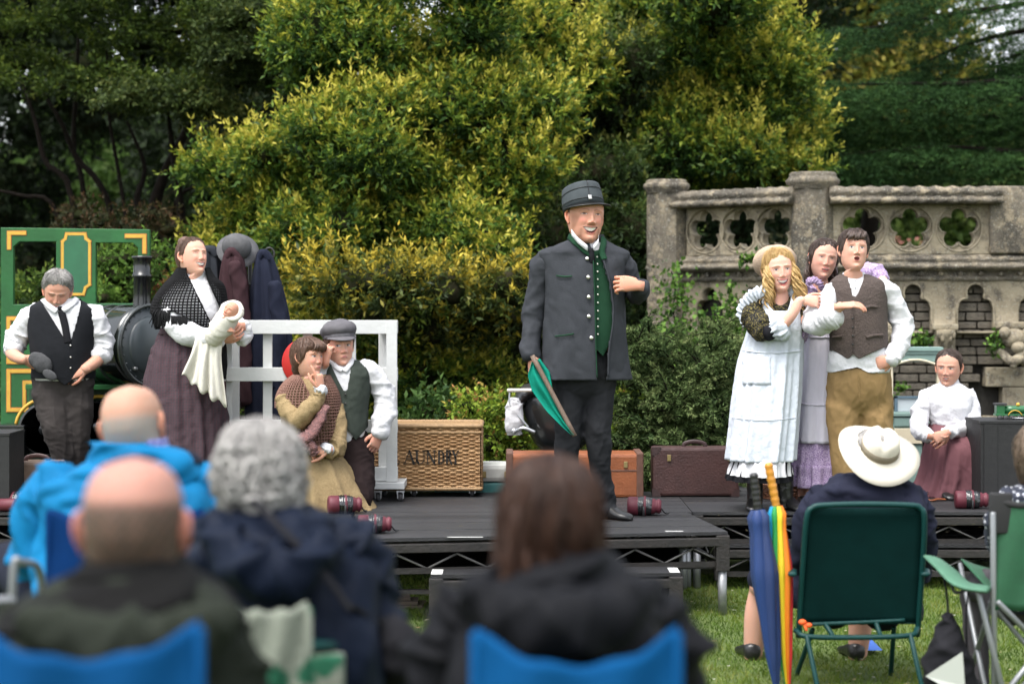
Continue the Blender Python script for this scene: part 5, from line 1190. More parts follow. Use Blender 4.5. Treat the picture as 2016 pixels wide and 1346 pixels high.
for pts in ([(650, 708), (660, 722), (674, 730)], [(692, 706), (690, 718), (678, 732)]): p.put('shirt_collar', ss.strip(pts, .030, .012, .004), M_white)
p.sleeve('sleeve', [(712, 722, 0, 18), (728, 730, .0, 22), (748, 760, .03, 24), (760, 795, .02, 24), (752, 830, -.03, 22), (748, 855, -.06, 20)], M_white, 32, .013)
p.sleeve('sleeve', [(644, 727, 0, 17), (630, 738, -.02, 17), (622, 744, -.05, 16), (630, 730, -.10, 14), (638, 716, -.13, 12)], M_white, 33, .010)
p.hand(748, 852, -.06, (-.45, -.15, -1), (-.5, .7, .2), curl=(25, 40, 25), side=-1); p.flesh(p.limb([(637, 720, -.13, 9), (641, 710, -.15, 8)])); p.hand(641, 711, -.16, (.1, -.1, 1), (.4, .9, 0), curl=(75, 85, 50), side=1, sc=.95, thumb=(.7, .2, .7), tcurl=60)
p.put('trousers', fuse(join(rows(11.75, [(845, 642, 722, .14, .13), (880, 644, 732, .15, .14), (920, 655, 738, .16, .15)], 40, 24, fold=cloth(.004, 3)), p.limb([(702, 900, -.02, 36), (704, 950, -.1, 33), (704, 988, -.14, 30), (704, 990, .1, 22), (704, 985, .4, 18)], 1, 32, 80, cloth(.014, 15)), p.limb([(672, 900, 0, 28), (668, 950, -.05, 26), (664, 988, -.08, 24), (664, 990, .2, 20)], 1, 30, 60, cloth(.012, 16)))), M_dbr)
p.put('shoe', shoe(np.array((-.9, 12.3, ZD)), np.array((-.9, 12.06, ZD)), .1, .09, None), M_leather_b); p.done()
# ================================================================ blonde woman in white pinafore
M_spk = patmat('black_gold_print', (.014, .014, .015), (.17, .14, .045), 'speck', 150, .54)
p = Person('blonde woman in crocheted beret, white pinafore and black print sleeves', 1510, 11.55, ZD, skin=(.64, .37, .285))
p.head(1532, 534, -.04, sc=1.1, yaw=6, pitch=-4, roll=-5, mouth='laugh', mw=.028, eyes='open', blush=.25, brow=(.22, .14, .08), lips=(.52, .17, .16), fem=True)
p.hair([(0, .075), (40, .055), (62, .01), (80, -.05), (110, -.1), (180, -.1)], .014, M_hblond, seed=2, clump=.3)
bg_ = ball((0, 0, 0), (.116, .086, .088), 58, 32); bg_[0][:, 2] += .056 ; bg_[0][:, 1] += .070 - .25 * bg_[0][:, 2]
bt = wire(p.put('beret', local(p, bg_), mat('beige_crochet', (.50, .38, .28), .9, var=.3, vscale=50)), .013); p.put('beret_lining', local(p, (lambda q: (q[0] + np.stack([0 * q[0][:, 2], .070 - .25 * q[0][:, 2], 0 * q[0][:, 2]], 1), q[1]))(ball((0, 0, .056), (.109, .079, .081), 24, 14))), mat('beige_knit', (.34, .24, .17), .95, var=.4, vscale=70, bump=.8, bscale=90), bt)
st, en, r = [], [], np.random.default_rng(5)
for i in range(110):
    k = 1 if i % 2 else -1; x = k * (.052 + .03 * r.random()); y = -.06 + .07 * r.random(); st.append((x * .95, y, .02 + .03 * r.random()))
    en.append((x + k * (.01 + .05 * r.random()) + (.02 if k < 0 else 0), -.06 + .06 * r.random(), -.13 - .10 * r.random()))
hl_ = locks(st, en, .0062, 5, curl=.014, turns=1.9, k=6, m=26, sag=.02); p.put('curls', local(p, hl_), M_hblond)
R1 = [(575, 1510, 1556, .06, .07), (584, 1492, 1568, .09, .09), (598, 1482, 1578, .12, .12), (630, 1476, 1582, .15, .13), (660, 1474, 1582, .17, .13), (690, 1468, 1580, .17, .14)]
p.core([(585, 1520, 1548, .05, .05), (620, 1495, 1565, .1, .1), (690, 1490, 1560, .1, .1)])
p.put('dress_bodice', rows(11.55, [(a, b + 6, c - 6, d - .03, e - .02) for a, b, c, d, e in R1], 50, 40), M_spk)
pin = rows(11.55, [(584, 1494, 1566, .095, .09), (600, 1484, 1574, .135, .125), (640, 1476, 1580, .165, .14), (688, 1462, 1580, .18, .15), (720, 1454, 1578, .20, .17), (790, 1444, 1572, .23, .2), (850, 1438, 1566, .25, .22), (904, 1431, 1560, .26, .23)], 150, 90, 2.2, skirt_fold(10, .013, 8, .8), cap=False)
ps = Surf(pin); pin = cutout(pin, [(1515, 570), (1512, 600), (1524, 612), (1550, 612), (1556, 600), (1560, 570)], Yc=11.5)
po = solid(p.put('pinafore', pin, M_whiteb), .004, 1)
solid(p.put('pocket', p.patch(ps, 1462, 1518, 702, 757), M_whiteb, po), .004); p.put('waist_seam', ps.strip([(1463, 690), (1500, 694), (1540, 694), (1576, 690)], .008, .003, .002, 30), M_whiteb, po)
for yy, dx in ((822, 0),): p.put('tier_seam', ps.strip([(1452 - (yy - 756) * .16, yy), (1490, yy + 5), (1530, yy + 4), (1566, yy)], .004, .003, .0015, 30), M_whiteb, po)
p.put('skirt', rows(11.55, [(860, 1448, 1556, .22, .2), (915, 1440, 1552, .25, .22), (934, 1434, 1554, .26, .23), (944, 1432, 1556, .265, .235)], 120, 30, 2.2, skirt_fold(12, .010, 9, .3)), M_black)
p.put('petticoat_frill', rows(11.55, [(898, 1446, 1552, .24, .215), (906, 1442, 1553, .262, .235), (920, 1437, 1554, .272, .245), (932, 1434, 1556, .28, .25)], 160, 20, 2.2, skirt_fold(19, .008, 10, .5), cap=False), M_white)
for k, (x, y, dx) in enumerate(((1487, 588, -1), (1560, 592, 1))):
    q = np.array([P(x + 14 * math.cos(a) * (1 if dx < 0 else .6), y + 26 * math.sin(a), 11.46 + .05 * math.cos(a)) for a in np.linspace(-2.4, 2.2, 30)]) 
    p.put('shoulder_frill', tube([P(1512, 572, 11.44), P(1492, 576, 11.42), P(1474, 592, 11.44), P(1462, 615, 11.46), P(1470, 640, 11.44)] if dx < 0 else [P(1556, 575, 11.5), P(1570, 585, 11.48), P(1578, 602, 11.5)], [(.02, .012), (.034, .014), (.038, .014), (.034, .012), (.02, .008)] if dx < 0 else [(.02, .012), (.028, .012), (.02, .01)], 24, 60, fold=spread_fold([.006, .005], [3, 2], [9, 14], 3)), M_whiteb, po)
p.sleeve('sleeve', [(1494, 598, -.05, 15), (1482, 612, -.08, 24), (1488, 632, -.12, 27), (1500, 650, -.17, 24), (1512, 656, -.2, 17)], M_spk, 41, .012)
p.put('sleeve_band', p.limb([(1510, 655, -.2, 17), (1522, 652, -.21, 15)], 1, 20, 8), M_black)
p.put('cuff_frill', p.limb([(1522, 652, -.21, 15), (1532, 648, -.22, 20), (1540, 646, -.23, 25)], 1, 60, 18, spread_fold([.006, .004], [9, 14], [.3, 0], 4)), M_whiteb)
p.flesh(p.limb([(1512, 656, -.2, 11), (1540, 640, -.24, 11), (1562, 615, -.26, 10), (1572, 595, -.26, 9), (1580, 590, -.26, 8)])); p.hand(1582, 592, -.26, (1, -.1, -.05), (.1, .9, -.3), curl=(55, 60, 40), side=1, sc=.9)
p.sleeve('sleeve', [(1566, 600, 0, 15), (1574, 620, -.02, 18), (1574, 645, -.05, 18)], M_spk, 42, .006)
for x, dx in ((1486, -.02), (1546, .05)):
    c = P(x, 935, 11.55); g = rows(11.55, [(925, x - 17, x + 17, .055, .06), (955, x - 16, x + 16, .05, .055), (985, x - 14, x + 15, .05, .06), (999, x - 13, x + 15, .05, .06)], 24, 20, fold=cloth(.004, int(x)))
    a = (x - CX) * 11.55 / FPX; p.put('boot', join(g, shoe(np.array((a + dx * 1.6, 11.36, ZD + .001)), np.array((a, 11.62, ZD + .001)), .095, .085, None)), M_leather_b)
p.done()
# ================================================================ dark haired girl in lilac
M_lil = patmat('lilac_print', (.46, .37, .52), (.17, .10, .24), 'speck', 240, .5); M_lil2 = fab('pale_lilac_cotton', (.62, .60, .68), .06, 10)
p = Person('dark haired girl in lilac print dress leaning on the man in the brown waistcoat', 1600, 11.78, ZD, skin=(.61, .34, .26))
p.head(1621, 511, -.08, sc=1.03, yaw=4, pitch=-2, roll=8, mouth='open', mw=.022, eyes='squint', fem=True, blush=.35, brow=(.10, .06, .04), brow_up=.003, lips=(.54, .18, .17))
p.hair([(0, .078), (35, .066), (60, .03), (78, -.03), (110, -.1), (180, -.1)], .012, M_hdark, seed=8, clump=.25)
st, en, r = [], [], np.random.default_rng(6)
for i in range(26):
    k = 1 if i % 2 else -1; x = k * (.055 + .028 * r.random()); st.append((x, -.02 + .07 * r.random(), .02)); en.append((x + k * .012 * r.random(), .0 + .06 * r.random(), -.15 - .05 * r.random()))
p.put('curls', local(p, locks(st, en, .009, 6, curl=.010, turns=2, k=6, m=20)), M_hdark)
R1 = [(553, 1608, 1652, .055, .06), (562, 1592, 1664, .085, .085), (576, 1580, 1674, .11, .11), (620, 1578, 1672, .13, .12), (660, 1578, 1664, .14, .12)]
p.core([(565, 1615, 1645, .05, .05), (600, 1595, 1660, .08, .08), (660, 1595, 1650, .09, .09)])
p.put('dress_bodice', rows(11.78, [(a, b + 4, c - 4, d - .01, e - .01) for a, b, c, d, e in R1], 50, 40), M_lil)
pf = rows(11.78, [(566, 1592, 1662, .09, .085), (600, 1578, 1674, .125, .115), (655, 1574, 1668, .15, .13), (700, 1570, 1670, .17, .15), (790, 1562, 1672, .20, .18), (868, 1556, 1674, .215, .2)], 140, 70, 2.2, skirt_fold(8, .009, 12, .9), cap=False); pf2 = Surf(pf)
po = solid(p.put('pinafore', pf, M_lil2), .004); p.put('tier_seam', pf2.strip([(1564, 790), (1590, 796), (1620, 797), (1640, 795)], .007, .004, .003), M_lil2, po); p.put('waist_seam', pf2.strip([(1576, 660), (1600, 664), (1636, 664)], .01, .004, .003), M_lil2, po)
p.put('skirt', rows(11.78, [(850, 1562, 1668, .19, .18), (900, 1556, 1672, .21, .2), (912, 1553, 1674, .215, .205), (916, 1552, 1675, .225, .21), (955, 1550, 1678, .235, .22)], 170, 40, 2.2, skirt_fold(15, .010, 13, .5)), M_lil)
p.put('neck_frill', tube([P(1588, 566, 11.62), P(1596, 552, 11.6), P(1612, 556, 11.58), P(1622, 572, 11.6)], [(.016, .010), (.02, .012), (.018, .012), (.014, .008)], 20, 50, fold=spread_fold([.005, .004], [3, 2], [9, 13], 2)), M_lil)
p.sleeve('sleeve', [(1600, 572, -.08, 15), (1586, 590, -.12, 22), (1574, 615, -.16, 26), (1566, 640, -.2, 24), (1568, 652, -.22, 16)], M_lil, 51, .014)
p.put('cuff_frill', p.limb([(1566, 648, -.22, 15), (1566, 656, -.23, 21), (1568, 664, -.24, 24)], 1, 60, 14, spread_fold([.006, .004], [8, 13], [.3, 0], 5)), M_lil)
p.flesh(p.limb([(1568, 645, -.22, 12), (1575, 640, -.28, 11), (1596, 620, -.32, 10), (1612, 605, -.33, 8)])); p.hand(1612, 603, -.33, (.9, -.1, .5), (.2, .9, -.3), curl=(40, 50, 30), side=-1, sc=.9)
p.sleeve('far_sleeve', [(1664, 565, .1, 18), (1695, 542, .14, 24), (1722, 540, .12, 24), (1736, 552, .06, 18)], M_lil, 52, .012)
p.flesh(p.limb([(1736, 550, .05, 10), (1740, 556, -.0, 9)]))
for x in (1580, 1612):
    a = (x - CX) * 11.78 / FPX; p.put('shoe', shoe(np.array((a + .02, 11.56, ZD + .001)), np.array((a, 11.8, ZD + .001)), .085, .06, None), M_leather_b); p.flesh(p.limb([(1618, 650, 0, 20), (x + 4, 780, 0, 17), (x, 940, -.03, 10), (x, 985, 0, 8)]), .8)
p.done()
# ================================================================ man in brown waistcoat
M_bv = patmat('brown_tweed', (.085, .066, .058), (.055, .043, .040), 'speck', 220, .5); M_cord = fab('tan_corduroy', (.26, .17, .075), .2, 12, .2, 40)
p = Person('dark haired man in brown waistcoat and tan corduroys, mouth open in surprise', 1690, 11.45, ZD, skin=(.57, .315, .235))
p.head(1680, 495, -.03, sc=1.02, yaw=3, pitch=-12, roll=3, mouth='o', mw=.015, eyes='wide', iris=(.05, .07, .08), blush=.2, brow=(.12, .08, .05), brow_up=.005, jaw=.006)
p.hair([(0, .062), (25, .050), (45, .045), (62, .0), (85, -.03), (110, -.08), (180, -.09)], lambda th, z: .010 + .008 * sst(.02, .1, z), M_hdark, seed=11, clump=.25, kf=15)
st = [(x, -.055, .105) for x in np.linspace(-.03, .055, 14)]; en = [(x * 1.15 - .03 + .01 * math.sin(i * 9), -.098 + abs(x) * .4, .052 - .012 * (i % 3) * .5) for i, x in enumerate(np.linspace(-.03, .06, 14))]
p.put('hair_fringe', local(p, locks(st, en, .012, 7, sag=.02)), M_hdark)
R1 = [(540, 1655, 1708, .06, .07), (546, 1645, 1722, .085, .09), (556, 1636, 1738, .11, .11), (575, 1632, 1742, .13, .12), (620, 1634, 1744, .14, .12), (680, 1636, 1746, .15, .13), (705, 1630, 1750, .15, .14), (732, 1628, 1752, .15, .14)]
p.core([(550, 1668, 1698, .05, .05), (590, 1655, 1725, .08, .08), (730, 1655, 1725, .09, .09)])
sh = rows(11.45, R1, 70, 60, fold=cloth(.006, 61)); shb = cutout(sh, [(1600, 742), (1660, 728), (1690, 722), (1730, 745), (1753, 753), (1800, 760), (1800, 800), (1600, 800)]); p.put('shirt', shb, M_white); ss = Surf(sh)
vest, vs = vee(p, [(a, b - 2, c + 2, d + .013, e + .013) for a, b, c, d, e in R1[:6]] + [(706, 1634, 1750, .165, .15)], [(1665, 525), (1669, 548), (1675, 570), (1680, 590), (1690, 576), (1700, 550), (1704, 525)], M_bv, bottom=[(1590, 690), (1640, 690), (1669, 706), (1679, 696), (1690, 706), (1742, 684), (1790, 675), (1790, 760), (1590, 760)], fold=cloth(.003, 5))
for y in (604, 627, 645, 661, 678): p.button(vs, 1679, y, .0065, M_buck, vest, off=.007)
for pts in ([(1702, 607), (1714, 603), (1726, 604)], [(1645, 612), (1660, 610)], [(1705, 664), (1722, 660), (1738, 660)], [(1640, 664), (1658, 662)]): p.put('pocket_welt', vs.strip(pts, .018, .0065, .0025), M_bv, vest)
p.put('vest_edge', vs.strip([(1680, 590), (1680, 640), (1679, 694)], .004, .0065, .002), M_bv, vest)
p.put('collar_band', rows(11.45, [(536, 1660, 1702, .06, .062), (546, 1655, 1706, .072, .07), (556, 1652, 1710, .08, .08)], 40, 10), M_white)
for y in (552, 566): p.button(ss, 1684, y, .005, M_white, None)
p.sleeve('sleeve', [(1724, 562, 0, 18), (1742, 572, .0, 22), (1764, 605, .03, 24), (1776, 640, .03, 23), (1772, 675, -.03, 21), (1760, 700, -.1, 18), (1754, 712, -.13, 15)], M_white, 62, .013)
p.sleeve('sleeve', [(1652, 566, 0, 17), (1636, 580, -.03, 22), (1616, 610, -.08, 25), (1600, 634, -.13, 25), (1612, 638, -.2, 24), (1628, 626, -.25, 25)], M_white, 63, .014)
p.put('rolled_cuff', p.limb([(1626, 627, -.25, 25), (1636, 622, -.27, 28), (1644, 618, -.28, 24)], 1, 30, 14, cloth(.010, 6, f=2)), M_white)
p.flesh(p.limb([(1610, 638, -.2, 13), (1632, 620, -.27, 12), (1656, 602, -.33, 9)])); p.hand(1652, 603, -.33, (1, -.1, .12), (0, .35, -.9), curl=(18, 25, 15), side=1, sc=1.0, spread=.04)
p.hand(1756, 708, -.12, (-1, -.1, -.25), (.2, .9, .1), curl=(28, 45, 30), side=1, sc=1.02)
p.put('trousers', fuse(join(rows(11.45, [(722, 1630, 1750, .14, .13), (755, 1629, 1754, .15, .14), (792, 1630, 1754, .125, .125), (814, 1645, 1740, .09, .09)], 50, 30), p.limb([(1661, 738, 0, 30), (1660, 775, 0, 33), (1661, 830, -.02, 33), (1664, 900, -.02, 29), (1668, 985, 0, 26)], 1, 34, 80, cloth(.010, 17)), p.limb([(1721, 738, 0, 30), (1723, 775, 0, 33), (1725, 830, -.02, 33), (1730, 900, -.02, 29), (1736, 985, 0, 26)], 1, 34, 80, cloth(.010, 18))), .008, 16), M_cord)
p.put('fly_seam', tube([P(1690, 736, 11.288), P(1691, 765, 11.29), P(1692, 792, 11.30)], .003, 6, 12), M_cord)
for x in (1668, 1738):
    a = (x - CX) * 11.45 / FPX; p.put('shoe', shoe(np.array((a, 11.28, ZD + .001)), np.array((a, 11.52, ZD + .001)), .1, .085, None), M_leather_b)
p.done()
# the girl's hand on his shoulder
# ================================================================ seated woman
M_mauve = fab('mauve_cotton', (.150, .066, .076), .12, 10)
p = Person('seated woman in high necked white blouse and mauve skirt by the black box', 1865, 12.5, ZD, skin=(.56, .31, .23))
p.head(1868, 724, -.02, sc=1.0, yaw=-24, pitch=3, roll=2, mouth='smile', mw=.019, eyes='open', fem=True, gaze=-.003, blush=.2, brow=(.09, .06, .05))
p.hair([(0, .082), (35, .072), (60, .045), (78, .0), (98, -.045), (120, -.06), (180, -.065)], .008, M_hdark, seed=12, clump=.08); p.put('bun', local(p, ball((0, .10, -.03), (.04, .04, .045), 14, 9)), M_hdark)
R1 = [(754, 1848, 1888, .055, .06), (762, 1834, 1902, .09, .09), (774, 1822, 1914, .11, .11), (800, 1824, 1912, .13, .12), (826, 1830, 1906, .13, .12), (842, 1832, 1904, .12, .12)]
p.core([(765, 1855, 1880, .05, .05), (790, 1842, 1895, .08, .08), (840, 1845, 1892, .08, .08)])
p.put('blouse', rows(12.5, R1, 60, 50, fold=cloth(.005, 71)), M_white); p.put('high_collar', rows(12.5, [(746, 1852, 1886, .054, .056), (756, 1849, 1889, .058, .06), (764, 1846, 1892, .064, .066)], 40, 12, fold=spread_fold([.002], [16], [0], 1)), M_white)
p.sleeve('sleeve', [(1836, 774, 0, 14), (1824, 785, .0, 18), (1812, 815, -.02, 19), (1808, 842, -.12, 18), (1822, 856, -.30, 15), (1834, 860, -.38, 11)], M_white, 72, .011)
p.sleeve('sleeve', [(1900, 774, 0, 14), (1908, 785, .0, 18), (1912, 815, -.02, 19), (1906, 840, -.12, 18), (1882, 848, -.30, 15), (1862, 852, -.38, 11)], M_white, 73, .011)
p.hand(1834, 860, -.39, (.9, -.1, -.25), (0, .7, .6), curl=(40, 50, 30), side=-1, sc=.9); p.hand(1862, 852, -.40, (-.9, -.1, -.45), (0, .8, -.2), curl=(40, 50, 30), side=1, sc=.9)
p.put('skirt', rows(12.5, [(834, 1830, 1906, .12, .12), (846, 1826, 1914, .20, .16), (858, 1826, 1922, .33, .2), (875, 1822, 1928, .40, .2), (910, 1814, 1930, .42, .2), (945, 1804, 1932, .42, .2), (970, 1790, 1934, .42, .2)], 150, 70, 2.2, skirt_fold(9, .014, 14, .7)), M_mauve)
for x in (1840, 1885):
    a = (x - CX) * 12.5 / FPX; p.put('boot', shoe(np.array((a, 12.03, ZD)), np.array((a, 12.25, ZD)), .085, .08, None), M_leather_b)
p.flesh(p.limb([(1850, 885, -.0, 16), (1850, 905, -.12, 14), (1850, 950, -.12, 10)])); p.flesh(p.limb([(1885, 885, -.0, 16), (1885, 905, -.12, 14), (1885, 950, -.12, 10)])); p.done()
st_ = thing('wooden_stool', 'plain dark stool mostly hidden under the mauve skirt', 'stool', (P(1868, 900, 12.55)[0], 12.55, ZD)); sx = P(1868, 900, 12.55)[0]
mk('seat', box(sx - .16, sx + .16, 12.45, 12.72, ZD + .34, ZD + .37, .006), M_leather_b, st_, smooth=False)
for dx in (-.13, .13):
    for dy in (12.5, 12.68): mk('leg', box(sx + dx - .015, sx + dx + .015, dy - .015, dy + .015, ZD + .001, ZD + .34), M_leather_b, st_, smooth=False)
# ---------------------------------------------------------------- props
M_gloss = mat('gloss_black', (.012, .013, .014), .22, spec=.6, var=.2, vscale=8)
M_eng = mat('engine_green', (.018, .115, .030), .5, var=.35, vscale=5, bump=.1, bscale=30, spec=.4); M_eng2 = mat('engine_panel_green', (.022, .13, .06), .5, var=.3, vscale=6)
M_gold = mat('gold_paint', (.62, .36, .045), .55, var=.25, vscale=12); M_red = mat('red_edge', (.45, .12, .03), .55)
M_wpaint = mat('white_gloss_paint', (.58, .59, .58), .5, var=.12, vscale=6, bump=.1, bscale=30); M_rubber = mat('rubber', (.03, .03, .032), .7); M_zinc = mat('zinc', (.5, .52, .54), .35, metal=.8)
Ye = 13.2
def pp(x, y, Y=Ye): q = P(x, y, Y); return (q[0], q[2])
t = thing('toy_steam_engine', 'life size prop steam engine with green cab, black boiler and chimney', 'engine', (P(150, 900, Ye)[0], Ye, .29))
pl_ = plate([pp(*q) for q in ((3, 905), (3, 448), (296, 452), (296, 600), (186, 604), (186, 905))], [[pp(*q) for q in ((28, 599), (28, 486), (40, 476), (112, 476), (112, 599))], [pp(*q) for q in ((190, 597), (190, 478), (262, 478), (273, 488), (273, 597))]], .05, .004)
mk('cab_side', (pl_[0] + (0, Ye, 0), pl_[1]), M_eng, t, smooth=False)
def gold_line(pts, closed=False, w_=.03):
    q = [np.array((pp(*a)[0], Ye - .028, pp(*a)[1])) for a in pts]; q = q + ([q[0]] if closed else [])
    for i_, (a, b) in enumerate(zip(q[:-1], q[1:])):
        e_ = np.array((0, -.0007 * (i_ % 3), 0)); a, b = a + e_, b + e_; d = nrm(b - a) * w_ * .5; mk('gold_line', bar(a - d, b + d, w_, .006), M_gold, t, smooth=False); mk('red_edge', bar(a - d * 1.2 + (0, .003, 0), b + d * 1.2 + (0, .003, 0), w_ * 1.35, .004), M_red, t, smooth=False)
poly_ = [(133, 461), (169, 461), (171, 470), (178, 476), (178, 560), (170, 566), (166, 579), (135, 579), (131, 566), (125, 560), (125, 476), (131, 470)]
o2 = plate([pp(*q) for q in poly_], [], .02, .002); mk('cab_panel', (o2[0] + (0, Ye - .024 + .004, 0), o2[1]), M_eng2, t, smooth=False)
gold_line(poly_, True, .018); gold_line([(20, 488), (20, 459), (50, 459)], w_=.024); gold_line([(251, 465), (286, 465), (286, 496)], w_=.024)
gold_line([(70, 627), (19, 627), (19, 712), (70, 712)], w_=.024); gold_line([(66, 730), (19, 730), (19, 806), (60, 806)], w_=.024); gold_line([(66, 752), (50, 752), (50, 800)], w_=.02)
A, B = P(165, 682, 13.22), P(294, 680, 12.82); ax_ = nrm(B - A); A[2] = B[2]; rB = .272
mk('boiler', tube([A, A + (B - A) * .5, B], [rB * .97, rB * .98, rB], 48, 12, rnd=False), mat('boiler_black', (.007, .010, .008), .12, coat=.6, var=.3, vscale=6, spec=.55), t)
for u in (.18, .42, .62): mk('boiler_band', tube([A + (B - A) * u, A + (B - A) * (u + .05)], rB * .995, 48, rnd=False), mat('band_black', (.03, .034, .034), .2, spec=.7), t)
e1 = nrm(np.cross(ax_, (0, 0, 1.0))); e2 = np.cross(e1, ax_)
def ringat(c, r, rr, n=49):
    th = np.linspace(0, 2 * np.pi, n); return tube(np.array([c + (e1 * math.cos(a) + e2 * math.sin(a)) * r for a in th]), rr, 8, cap=False, rnd=False)
sb = mk('smokebox_front', tube([B, B + ax_ * .015], rB * 1.02, 48, rnd=False), mat('smokebox_grey', (.045, .055, .06), .3, spec=.6), t)
mk('rim', ringat(B + ax_ * .018, rB * .98, .012), MATS['band_black'], sb)
V, F = ball((0, 0, 0), (1, 1, 1), 32, 14); V = V[:, :1] * e1 * rB * .72 + V[:, 2:] * e2 * rB * .72 + V[:, 1:2] * ax_ * .05 + B + ax_ * .01; mk('smokebox_door', (V, F), MATS['smokebox_grey'], sb)
for k in range(26):
    a = k / 26 * 6.283; mk('rivet', ball(B + ax_ * .018 + (e1 * math.cos(a) + e2 * math.sin(a)) * rB * .90, .007, 8, 5), MATS['smokebox_grey'], sb)
for a in (2.6, 3.5, 4.4, 5.5): mk('door_lug', ball(B + ax_ * .03 + (e1 * math.cos(a) + e2 * math.sin(a)) * rB * .80, (.024, .018, .02), 8, 6), MATS['band_black'], sb)
c = P(280, 600, 12.9); mk('chimney', lathe([(.07, -.06), (.062, .0), (.058, .05), (.058, .18), (.066, .185), (.066, .20), (.058, .205), (.056, .27), (.058, .30), (.068, .31), (.07, .325), (.058, .327), (.05, .2), (.01, .19)], 28, c), M_gloss, t)
mk('running_board', box(P(60, 0, 13)[0], P(318, 0, 13)[0], 12.86, 13.16, P(0, 765, 13)[2], P(0, 755, 13)[2], .004), M_eng, t, smooth=False)
mk('frame_board', box(P(55, 0, 13)[0], P(318, 0, 13)[0], 13.02, 13.06, .32, P(0, 766, 13)[2], .004), mat('frame_dark_green', (.010, .045, .018), .5, var=.3, vscale=8), t, smooth=False)
for cx, cy in ((90, 845), (196, 840), (292, 842)):
    w_ = P(cx, cy, 12.98); wh = mk('wheel', join(xf(lathe([(.165, -.02), (.18, -.02), (.18, .02), (.165, .02), (.165, -.02)], 40, axis='y'), loc=w_), lathe([(.001, -.03), (.04, -.03), (.045, .02), (.001, .02)], 20, w_, 'y')), M_gloss, t)
    for k in range(9):
        a = k / 9 * 6.283 + .2; d = np.array((math.cos(a), 0, math.sin(a))); mk('spoke', tube([w_ + d * .035, w_ + d * .168], [.016, .010], 8, rnd=False), mat('spoke_paint', (.05, .065, .06), .3), wh)
    th = np.linspace(.2, 2.94, 26); mk('splasher_trim', tube(np.stack([w_[0] + .205 * np.cos(th), np.full(26, 12.99), w_[2] + .205 * np.sin(th)], 1), .012, 8), M_gold, t)
mk('footplate', box(P(0, 0, 13)[0], P(55, 0, 13)[0], 12.9, 13.16, .3, P(0, 835, 13)[2], .006), M_gloss, t, smooth=False); mk('buffer_post', tube([P(22, 905, 12.86), P(22, 850, 12.86)], .03, 14), mat('grey_blue_paint', (.16, .2, .24), .4), t)
# white crossing gate on castors
def caster(o, parent, r=.032):
    o = np.array(o); c = mk('castor', join(lathe([(.001, -.012), (r, -.012), (r + .002, 0), (r, .012), (.001, .012)], 20, o + (0, 0, r), 'x'),), M_rubber, parent)
    mk('castor_hub', lathe([(.001, -.0145), (r * .5, -.0145), (r * .5, .0145), (.001, .0145)], 14, o + (0, 0, r), 'x'), M_zinc, c)
    mk('castor_fork', join(box(o[0] - .02, o[0] - .016, o[1] - .015, o[1] + .02, o[2] + r * .8, o[2] + 2 * r + .014), box(o[0] + .016, o[0] + .02, o[1] - .015, o[1] + .02, o[2] + r * .8, o[2] + 2 * r + .014), box(o[0] - .025, o[0] + .025, o[1] - .02, o[1] + .03, o[2] + 2 * r + .012, o[2] + 2 * r + .018)), M_zinc, c, smooth=False)
Yg = 12.0; t = thing('crossing_gate', 'white slatted crossing gate on castors with a round red target', 'gate', (P(610, 0, Yg)[0], Yg, ZD))
def gb(name, x0, x1, y0, y1, dy=0, d=.035):
    a, b = P(x0, y1, Yg), P(x1, y0, Yg); return mk(name, box(a[0], b[0], Yg + dy, Yg + dy + d, a[2], b[2], .003), M_wpaint, t, smooth=False)
for y0, y1 in ((630, 657), (723, 750), (826, 851), (919, 946)): gb('rail', 440, 783, y0, y1, -.02)
for x0, x1 in ((444, 456), (517, 535), (596, 614), (686, 700)): gb('slat', x0, x1, 634, 942, .017, .022)
gb('post', 761, 782, 632, 947, -.024, .045); gb('post', 741, 757, 655, 944, .19, .035); gb('post', 446, 462, 655, 944, .19, .035)
for y0, y1 in ((634, 655), (727, 748), (923, 944)): gb('side_rail', 744, 780, y0, y1, .03, .17)
a = P(797, 960, Yg)[0]; mk('foot', box(P(736, 0, Yg)[0], a, Yg - .06, Yg + .3, P(0, 961, Yg)[2], P(0, 948, Yg)[2], .004), M_wpaint, t, smooth=False); mk('foot', box(P(436, 0, Yg)[0], P(500, 0, Yg)[0], Yg - .06, Yg + .3, P(0, 961, Yg)[2], P(0, 948, Yg)[2], .004), M_wpaint, t, smooth=False)
for x in (745, 789, 445, 492):
    caster((P(x, 0, Yg)[0], Yg - .02, ZD), t, .024); caster((P(x, 0, Yg)[0] - .02, Yg + .25, ZD), t, .024)
mk('red_target', lathe([(.001, -.034), (.147, -.034), (.152, -.03), (.152, -.024), (.001, -.024)], 48, P(604, 713, Yg), 'y'), mat('red_paint', (.50, .022, .018), .45, var=.12, vscale=8), t)
